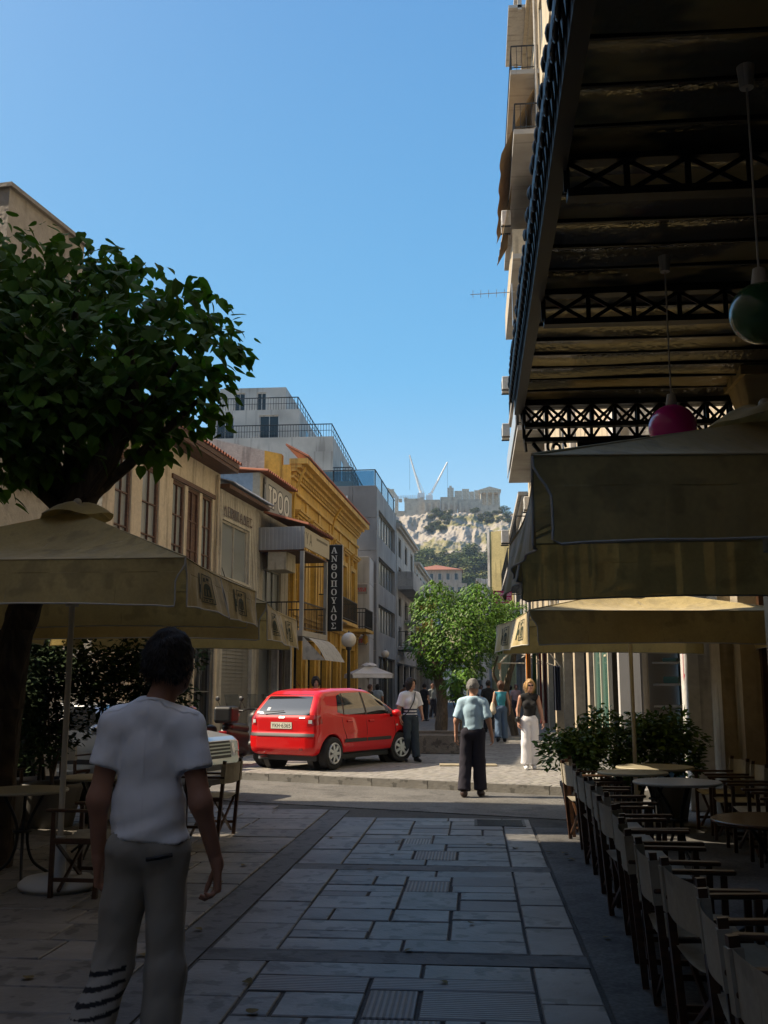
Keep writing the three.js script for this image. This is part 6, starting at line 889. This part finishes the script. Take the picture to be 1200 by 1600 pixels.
  for (const cl of o.clothes) {
    if (cl.kind === 'top') { // shirt: torso and sleeves cut at hem, neck and cuffs
      const e = cl.e ?? 0.012, slv = cl.sleeve ?? 0.55, S = [...torso(e), ...(cl.waist ? [ell([0, 1.0, 0], [0, 1.12, 0], cl.waist, cl.waist - 0.004, 1.14, 0.9)] : [])], Q = []; for (const k of ['L', 'R']) { if (slv <= 0) continue; const a = J['sh' + k], b = J['el' + k], m = lerp(a, b, Math.min(1, slv)), dn = V(...b).sub(V(...a)).normalize(); const f = dist(a, lerp(a, b, 1.2), 0.054 * aR + e, (cl.loose ?? 0.058) * aR + e); Q.push((p) => smax(f(p), (p[0] - m[0]) * dn.x + (p[1] - m[1]) * dn.y + (p[2] - m[2]) * dn.z, 0.008)); if (slv > 1) { const w = lerp(b, J['wr' + k], 0.95); Q.pop(); Q.push(dist(a, b, 0.056 + e, 0.05 + e), dist(b, w, 0.055 + e, 0.04 + e)); } }
      const hem = cl.hem ?? 0.95, nk = cl.neck ?? 1.53, arms = slv <= 0 ? ['L', 'R'].map((k) => { const a = J['sh' + k], s = Math.sign(a[0]); return (p) => -(Math.hypot(p[0] - a[0] - s * 0.06, (p[1] - a[1] + 0.04) * 0.75, p[2] - a[2]) - 0.085); }) : [];
      const f = (x, y, z) => { const p = [x, y, z]; let d = 1e3; for (const q of S) d = smin(d, q(p), 0.03); for (const q of arms) d = smax(d, q(p), 0.01); for (const q of Q) d = smin(d, q(p), 0.025); if (d > 0.06 || d < -0.06) return d; if (cl.collar) d = smin(d, cap(p, [0, 1.44, -0.025], [0, 1.485, -0.01], 0.078, 0.066), 0.03); d = smax(d, hem + 0.012 * Math.sin(x * 9) - y, 0.01); d = smax(d, y - nk - (cl.vneck ? -Math.max(0, z) * cl.vneck : 0), 0.008); return d + fold(p, (cl.fold ?? 0.016) * 2.2, 11) + fold([p[0] + p[1] * 0.5, p[1], p[2]], (cl.fold ?? 0.016) * 0.9, 26) + 0.004 * Math.sin(y * 60 + x * 25) * sst(1.12, 1.0, y); };
      const g = nets(f, [mn[0], hem - 0.05, mn[2]], [mx[0], 1.56, mx[2]], cl.cell || c * 0.8); if (cl.stripes) { const P = g.attributes.position, C = new Float32Array(P.count * 3); for (let i = 0; i < P.count; i++) C.set(cl.stripes(P.getX(i), P.getY(i), P.getZ(i)), i * 3); g.setAttribute('color', new THREE.BufferAttribute(C, 3)); } mesh(cl.name || 'shirt', g, cl.m, t);
    } else if (cl.kind === 'legs') {
      const e = cl.e ?? 0.014, top = cl.top ?? 1.04, flare = cl.flare ?? 0.075, S = [ell([-0.045, 0.955, -0.012], [0.045, 0.955, -0.012], 0.1 * fat + e, 0.1 * fat + e, 1.08, 1.02), ell([0, 0.98, 0], [0, 1.06, 0], 0.102 * fat + e, 0.1 * fat + e, 1.14, 0.88)];
      const Lg = ['L', 'R'].map((k) => { const a = J['hip' + k], b = J['knee' + k], q = lerp(b, J['ank' + k], cl.len ?? 0.98), f1 = dist(a, b, 0.092 * fat + e, (cl.knee ?? 0.07) + e), f2 = dist(b, lerp(b, q, 1.12), (cl.knee ?? 0.07) + e, flare + e), dn = V(...q).sub(V(...b)).normalize(); return (p) => smin(f1(p), smax(f2(p), (p[0] - q[0]) * dn.x + (p[1] - q[1]) * dn.y + (p[2] - q[2]) * dn.z, 0.01), 0.05); });
      const f = (x, y, z) => { const p = [x, y, z]; let d = smin(S[0](p), S[1](p), 0.04); const a = Lg[0](p), b = Lg[1](p); d = smin(d, Math.min(a, b), 0.04); if (d > 0.07 || d < -0.07) return d; d = smax(d, y - top, 0.01); return d + fold(p, (cl.fold ?? 0.02) * 2.2, 9) + fold([p[0] + p[1] * 0.4, p[1], p[2]], (cl.fold ?? 0.02) * 0.8, 24); };
      const g = nets(f, [mn[0], 0.0, mn[2] - 0.05], [mx[0], top + 0.05, mx[2] + 0.05], cl.cell || c * 0.85); if (cl.stripes) { const P = g.attributes.position, C = new Float32Array(P.count * 3); for (let i = 0; i < P.count; i++) C.set(cl.stripes(P.getX(i), P.getY(i), P.getZ(i)), i * 3); g.setAttribute('color', new THREE.BufferAttribute(C, 3)); } mesh(cl.name || 'trousers', g, cl.m, t);
    }
  }
  // shoes
  for (const k of ['L', 'R']) { const a = J['ank' + k], te = toeOf(k); mesh('shoe', nets((x, y, z) => { const p = [x, y, z]; let d = smin(cap(p, [a[0], a[1] - 0.035, a[2] - 0.03], te, 0.045, 0.038), cap(p, a, [a[0], a[1] - 0.03, a[2]], 0.05, 0.05), 0.04); return smax(d, Math.min(a[1] - 0.085, 0.0) - y, 0.01); }, [Math.min(a[0], te[0]) - 0.08, Math.min(a[1], te[1]) - 0.12, Math.min(a[2], te[2]) - 0.1], [Math.max(a[0], te[0]) + 0.08, Math.max(a[1], te[1]) + 0.08, Math.max(a[2], te[2]) + 0.1], 0.012), o.shoe || M.black, t); }
  // hair
  if (o.hair) { const { m, long = 0, e = 0.016, bob = 0.02 } = o.hair; const f = (x, y, z) => { const q = hl([x, y, z]); let d = (Math.hypot(q[0] / 0.078, (q[1] - 0.02) / 0.106, (q[2] + 0.012) / 0.098) - 1) * 0.082 - e; const low = o.hair.low ?? -0.055; if (long) { d = smin(d, cap([q[0] * 0.62, q[1], q[2]], [0, 0.02, -0.04], [0, -long, -0.055], 0.062, 0.04), 0.05); d = smax(d, -(cap(q, [0, -0.06, 0.13], [0, 0.02, 0.115], 0.09, 0.062)), 0.02); } else { d = smax(d, Math.max(low - q[1] - Math.max(0, q[2]) * 0.9, -1), 0.015); d = smax(d, -(cap(q, [0, -0.06, 0.12], [0, 0.01, 0.125], 0.075, 0.068)), 0.015); } return d + (n3(x * 38 + 7, y * (long ? 9 : 26), z * 38) - 0.5) * bob; }; const hg = nets(f, [hd[0] - 0.16, hd[1] - 0.2 - long, hd[2] - 0.18], [hd[0] + 0.16, hd[1] + 0.18, hd[2] + 0.16], o.hair.cell || 0.009), hm = mesh('hair', hg, m, t);
    if (o.hair.strands) { const P = hg.attributes.position, N = hg.attributes.normal, S = []; for (let i = 0; i < o.hair.strands; i++) { const k = Math.floor(rnd() * P.count), a = V(P.getX(k), P.getY(k), P.getZ(k)); if (hl(a.toArray())[2] > 0.035) continue; const n = V(N.getX(k), N.getY(k), N.getZ(k)), d = V(rr(-0.5, 0.5), -1, rr(-0.5, 0.5)).addScaledVector(n, 0.35 + 0.3 * rnd()); d.addScaledVector(n, -Math.min(0, d.dot(n))).normalize(); const l = (o.hair.len || 0.028) * rr(0.6, 1.3), w = V(0, 1, 0).cross(n).normalize().multiplyScalar(0.0016), e = a.clone().addScaledVector(d, l).addScaledVector(n, 0.004); S.push(a.x - w.x, a.y - w.y, a.z - w.z, a.x + w.x, a.y + w.y, a.z + w.z, e.x, e.y, e.z); } const sg = new THREE.BufferGeometry(); sg.setAttribute('position', new THREE.Float32BufferAttribute(S, 3)); sg.computeVertexNormals(); mesh('strands', sg, o.hair.ms || m, hm).userData = { kind: 'stuff' }; } }
  const onFace = (x, y, z) => [hd[0] + x * cy + z * sy, hd[1] + y, hd[2] - x * sy + z * cy];
  if (o.eyes !== false) for (const s of [-1, 1]) { mesh('eye', new THREE.SphereGeometry(0.0105, 10, 8).translate(...onFace(s * 0.031, 0.012, 0.083)), mat('eyeDark', [0.05, 0.035, 0.03], 0.2), t); mesh('eyebrow', bar(onFace(s * 0.018, 0.034, 0.094), onFace(s * 0.046, 0.034, 0.084), 0.004), o.hair ? o.hair.m : M.black, t); }
  mesh('lips', bar(onFace(-0.02, -0.052, 0.091), onFace(0.02, -0.052, 0.091), 0.0065), mat('lips', [0.35, 0.10, 0.09], 0.5), t);
  return [t, onFace, J];
}
const hairDark = mat('hairDark', [0.014, 0.01, 0.008], 0.75), hairGrey = mat('hairGrey', [0.30, 0.29, 0.27], 0.8), hairBlonde = mat('hairBlonde', [0.42, 0.25, 0.09], 0.6), hairBrown = mat('hairBrown', [0.10, 0.045, 0.025], 0.6);
const cloth = (k, c, o = {}) => mat(k, c, 0.95, { ...o });
{ // man in a white T-shirt walking away
  const [t, , J] = person('man in a white T-shirt and grey sports trousers walking away', [-1.275, 0, -4.05], Math.PI + 0.06, { h: 1.79, cell: 0.012, skin: M.skinDark, fat: 0.87, arm: 0.93, eyes: false,
    pose: { head: [-0.055, 1.64, 0.03], yaw: -0.45, shL: [0.139, 1.405, -0.01], shR: [-0.139, 1.397, -0.01], elL: [0.19, 1.13, -0.03], elR: [-0.206, 1.12, -0.05], wrL: [0.2, 0.895, 0.04], wrR: [-0.262, 0.885, 0.02], hipL: [0.072, 0.93, 0], hipR: [-0.072, 0.93, 0], kneeL: [0.12, 0.52, 0.03], ankL: [0.19, 0.17, -0.24], toeL: [0.2, 0.06, -0.12], kneeR: [-0.075, 0.5, 0.02], ankR: [-0.06, 0.09, -0.02] },
    hands: { L: { n: [-1, 0, -0.3], curl: 0.55, thumb: [0.1, 0, 1] }, R: { n: [0.8, 0, 0.5], curl: 0.6, thumb: [0.3, 0, 1], dir: [-0.03, -1, 0.03] } },
    hair: { m: hairDark, e: 0.012, cell: 0.007, bob: 0.05, strands: 6000, len: 0.026 },
    clothes: [{ kind: 'top', name: 't_shirt', m: cloth('teeWhite', [0.83, 0.85, 0.88], { b: 'fabricB', bs: 0.004 }), sleeve: 0.56, hem: 0.985, waist: 0.126, neck: 1.515, e: 0.014, fold: 0.014, cell: 0.010 }, { kind: 'legs', m: cloth('greyJersey', [1, 1, 1], { vertexColors: true }), stripes: (x, y, z) => { const s = x > 0.06 && y < 0.53 && y > 0.38 && Math.abs(((y + x * 0.15 + 1) % 0.042) - 0.021) < 0.008, side = Math.abs(x) > 0.06 && y < 0.9 && Math.abs(z - 0.02 - (x > 0 ? 0.05 : 0)) < 0.014 && Math.abs(x) > 0.11 + (y < 0.55 ? 0.02 : 0); return s ? [0.012, 0.012, 0.014] : side ? [0.42, 0.41, 0.38] : [0.30, 0.285, 0.25]; }, top: 1.03, flare: 0.078, knee: 0.067, e: 0.006, fold: 0.022, cell: 0.0065 }] });
  mesh('pocket_zip', tube([[-0.025, 0.925, -0.122], [-0.07, 0.932, -0.123], [-0.115, 0.938, -0.098]], 0.0085, 16, 6), M.black, t);
}
{ // grey haired man crossing
  person('grey haired man in a light blue short sleeved shirt crossing the road', [-0.04, -0.004, -15.75], Math.PI - 0.15, { h: 1.72, fat: 1.0, arm: 0.98, eyes: false,
    pose: { head: [-0.01, 1.63, 0.04], yaw: -0.35, shL: [0.166, 1.395, 0], shR: [-0.166, 1.395, 0], elL: [0.245, 1.13, -0.04], elR: [-0.25, 1.13, -0.03], wrL: [0.26, 0.9, -0.01], wrR: [-0.28, 0.89, 0.08], kneeL: [0.12, 0.5, 0.02], ankL: [0.13, 0.09, -0.1], kneeR: [-0.08, 0.5, 0.06], ankR: [-0.09, 0.09, 0.09] },
    hair: { m: hairGrey, low: -0.01, e: 0.012, bob: 0.04, strands: 2500, len: 0.022 }, shoe: mat('shoeBrown', [0.05, 0.03, 0.025], 0.4),
    clothes: [{ kind: 'top', m: cloth('shirtBlue', [0.42, 0.60, 0.72]), sleeve: 0.85, loose: 0.06, waist: 0.134, hem: 0.99, neck: 1.5, collar: 1, e: 0.02, fold: 0.014 }, { kind: 'legs', m: cloth('navyTrouser', [0.022, 0.02, 0.032]), top: 1.05, flare: 0.085, knee: 0.08, fold: 0.016 }] });
}
{ // blonde woman coming
  const [t, F] = person('blonde woman in a black sleeveless top and white trousers walking this way', [1.0, 0.12, -19.5], 0.05, { h: 1.62, fat: 0.88, bust: 0.055, eyes: false, pose: { head: [0.02, 1.63, 0.02], yaw: 0.1, shL: [0.165, 1.4, 0], shR: [-0.165, 1.4, 0], elL: [0.23, 1.13, -0.02], elR: [-0.22, 1.15, -0.05], wrL: [0.26, 0.92, 0.06], wrR: [-0.23, 0.92, 0.05], kneeL: [0.08, 0.5, -0.02], ankL: [0.07, 0.09, -0.1], kneeR: [-0.09, 0.5, 0.08], ankR: [-0.09, 0.1, 0.06] },
    hair: { m: hairBlonde, long: 0.2, e: 0.018, bob: 0.04, strands: 2500, len: 0.06 }, shoe: cloth('shoeWhite', [0.7, 0.7, 0.7]),
    clothes: [{ kind: 'top', m: cloth('topBlack', [0.013, 0.013, 0.014]), sleeve: 0, hem: 1.03, neck: 1.50, e: 0.012, fold: 0.012, collar: 1 }, { kind: 'legs', m: cloth('whiteTrouser', [0.76, 0.75, 0.77]), top: 1.06, flare: 0.1, knee: 0.078, fold: 0.018 }] });
  mesh('sunglasses', [new THREE.SphereGeometry(0.024, 12, 8).scale(1, 0.75, 0.4).translate(...F(-0.032, 0.012, 0.097)), new THREE.SphereGeometry(0.024, 12, 8).scale(1, 0.75, 0.4).translate(...F(0.032, 0.012, 0.097)), bar(F(-0.03, 0.016, 0.1), F(0.03, 0.016, 0.1), 0.004)], M.black, t);
  const hb = thing('handbag', 'small black handbag on the blonde woman\'s arm', 'handbag', [0.78, 1.0, -19.5]); mesh('bag', nets((x, y, z) => cap([x, y, z * 0.8], [0, 0, -0.08], [0, 0.03, 0.08], 0.05, 0.05), [-0.1, -0.1, -0.2], [0.1, 0.15, 0.2], 0.015), M.black, hb); mesh('strap', tube([[0, 0.05, -0.08], [0.03, 0.32, 0], [0, 0.05, 0.08]], 0.008), M.black, hb);
}
{ // woman in blue top walking away
  person('woman in a turquoise sleeveless top and jeans walking away', [0.72, 0.12, -29.3], Math.PI, { h: 1.66, fat: 0.9, eyes: false, pose: { shL: [0.165, 1.4, 0], shR: [-0.165, 1.4, 0], elL: [0.22, 1.14, -0.03], elR: [-0.23, 1.14, -0.03], wrL: [0.22, 0.92, 0.05], ankL: [0.1, 0.12, -0.12], kneeL: [0.09, 0.5, 0], ankR: [-0.09, 0.09, 0.08], kneeR: [-0.09, 0.5, 0.06] }, hair: { m: hairBrown, long: 0.1, e: 0.02, bob: 0.03 },
    clothes: [{ kind: 'top', m: cloth('turquoise', [0.06, 0.33, 0.42]), sleeve: 0, hem: 1.02, neck: 1.45, fold: 0.014 }, { kind: 'legs', m: cloth('denim', [0.10, 0.16, 0.25]), top: 1.05, flare: 0.085, knee: 0.075 }] });
  const sb = thing('shoulder_bag', 'cream shoulder bag carried by the woman in turquoise', 'handbag', [0.49, 1.08, -29.25]); mesh('bag', nets((x, y, z) => cap([x, y, z], [0, -0.12, 0], [0, 0.08, 0], 0.10, 0.05), [-0.15, -0.28, -0.15], [0.15, 0.2, 0.15], 0.02), cloth('bagCream', [0.68, 0.60, 0.46]), sb); mesh('strap', tube([[0, 0.1, -0.05], [0.06, 0.42, 0], [0, 0.1, 0.05]], 0.01), mats.bagCream, sb);
}
{ // woman in the striped shirt
  const q = onY(641, 1190, 0.12); const navy = [0.012, 0.016, 0.06], wh = [0.68, 0.68, 0.72];
  const [t] = person('dark haired woman in a white shirt with navy stripes at the hem', [q.x, 0.12, q.z], 0.5, { h: 1.66, fat: 0.98, bust: 0.05, pose: { head: [0.01, 1.63, 0.03], yaw: 0.5, elL: [0.25, 1.14, 0.0], wrL: [0.23, 0.96, 0.13], ankL: [0.1, 0.09, 0.1], ankR: [-0.1, 0.12, -0.1] }, hair: { m: hairDark, long: 0.16, e: 0.024, bob: 0.035 },
    clothes: [{ kind: 'top', m: new THREE.MeshStandardMaterial({ vertexColors: true, roughness: 0.95 }), sleeve: 0.85, loose: 0.066, hem: 0.93, neck: 1.52, vneck: 0.9, e: 0.018, fold: 0.02, cell: 0.011, stripes: (x, y) => (y < 1.11 && Math.sin(y * 105) > -0.1 ? navy : wh) }, { kind: 'legs', m: cloth('darkJeans', [0.03, 0.045, 0.06]), top: 0.98, flare: 0.075 }] });
  mesh('bag_strap', tube([[0.1, 1.47, 0.06], [0.02, 1.28, 0.155], [-0.12, 1.05, 0.15], [-0.2, 0.95, 0.06]], 0.012, 24, 6), M.black, t);
}
{ // man behind the red car
  const q = onZ(493, 1100, -23.6); person('dark haired person in a white T-shirt behind the red hatchback', [q.x, 0.12, -23.6], 0.15, { h: 1.72, cell: 0.02, pose: { head: [0, 1.615, 0.05], yaw: 0.2 }, hair: { m: hairDark, e: 0.03, bob: 0.04 }, clothes: [{ kind: 'top', m: cloth('teePlain', [0.66, 0.68, 0.72]), sleeve: 0.6, hem: 0.98 }, { kind: 'legs', m: mats.darkJeans }] });
  // figures far along the street
  const far = [[578, -40, 'person in black standing under the white parasol', [0.02, 0.02, 0.02], [0.03, 0.03, 0.04], 1.2], [590, -44, 'person in a pale blue shirt near the far white parasol', [0.35, 0.45, 0.55], [0.05, 0.05, 0.07], 3.0], [663, -48, 'person in a dark jacket in the shade behind the planter', [0.02, 0.022, 0.03], [0.02, 0.02, 0.025], 2.6], [676, -52, 'person in a grey top in the shade behind the planter', [0.25, 0.28, 0.28], [0.03, 0.03, 0.04], 0.3], [763, -36, 'person in black walking beside the woman in turquoise', [0.012, 0.012, 0.012], [0.015, 0.015, 0.02], 3.1], [797, -50, 'person in a light blue top outside the far shops', [0.3, 0.42, 0.5], [0.04, 0.04, 0.06], 2.9], [806, -46, 'person in a pinkish top outside the far shops', [0.45, 0.3, 0.3], [0.05, 0.04, 0.05], 0.2], [752, -60, 'person in a white shirt far down the street', [0.6, 0.6, 0.6], [0.03, 0.03, 0.05], 0.1], [632, -58, 'person in a brown top far down the left pavement', [0.25, 0.13, 0.08], [0.04, 0.04, 0.04], 2.9]];
  far.forEach(([px, z, lab, a, b, r], i) => { const p = onZ(px, 1076, z); person(lab, [p.x, 0.112, z], r, { h: 1.62 + 0.03 * (i % 5), cell: 0.03, eyes: false, pose: i % 2 ? { ankL: [0.1, 0.09, 0.12], ankR: [-0.1, 0.1, -0.12] } : {}, hair: { m: i % 3 ? hairDark : hairBrown, long: i % 2 ? 0.14 : 0, cell: 0.016 }, clothes: [{ kind: 'top', m: cloth('farTop' + i, a), sleeve: 0.7, hem: 0.97, e: 0.016, cell: 0.028 }, { kind: 'legs', m: cloth('farLeg' + i, b), cell: 0.028 }] }); });
}
renderer.render(scene, camera);
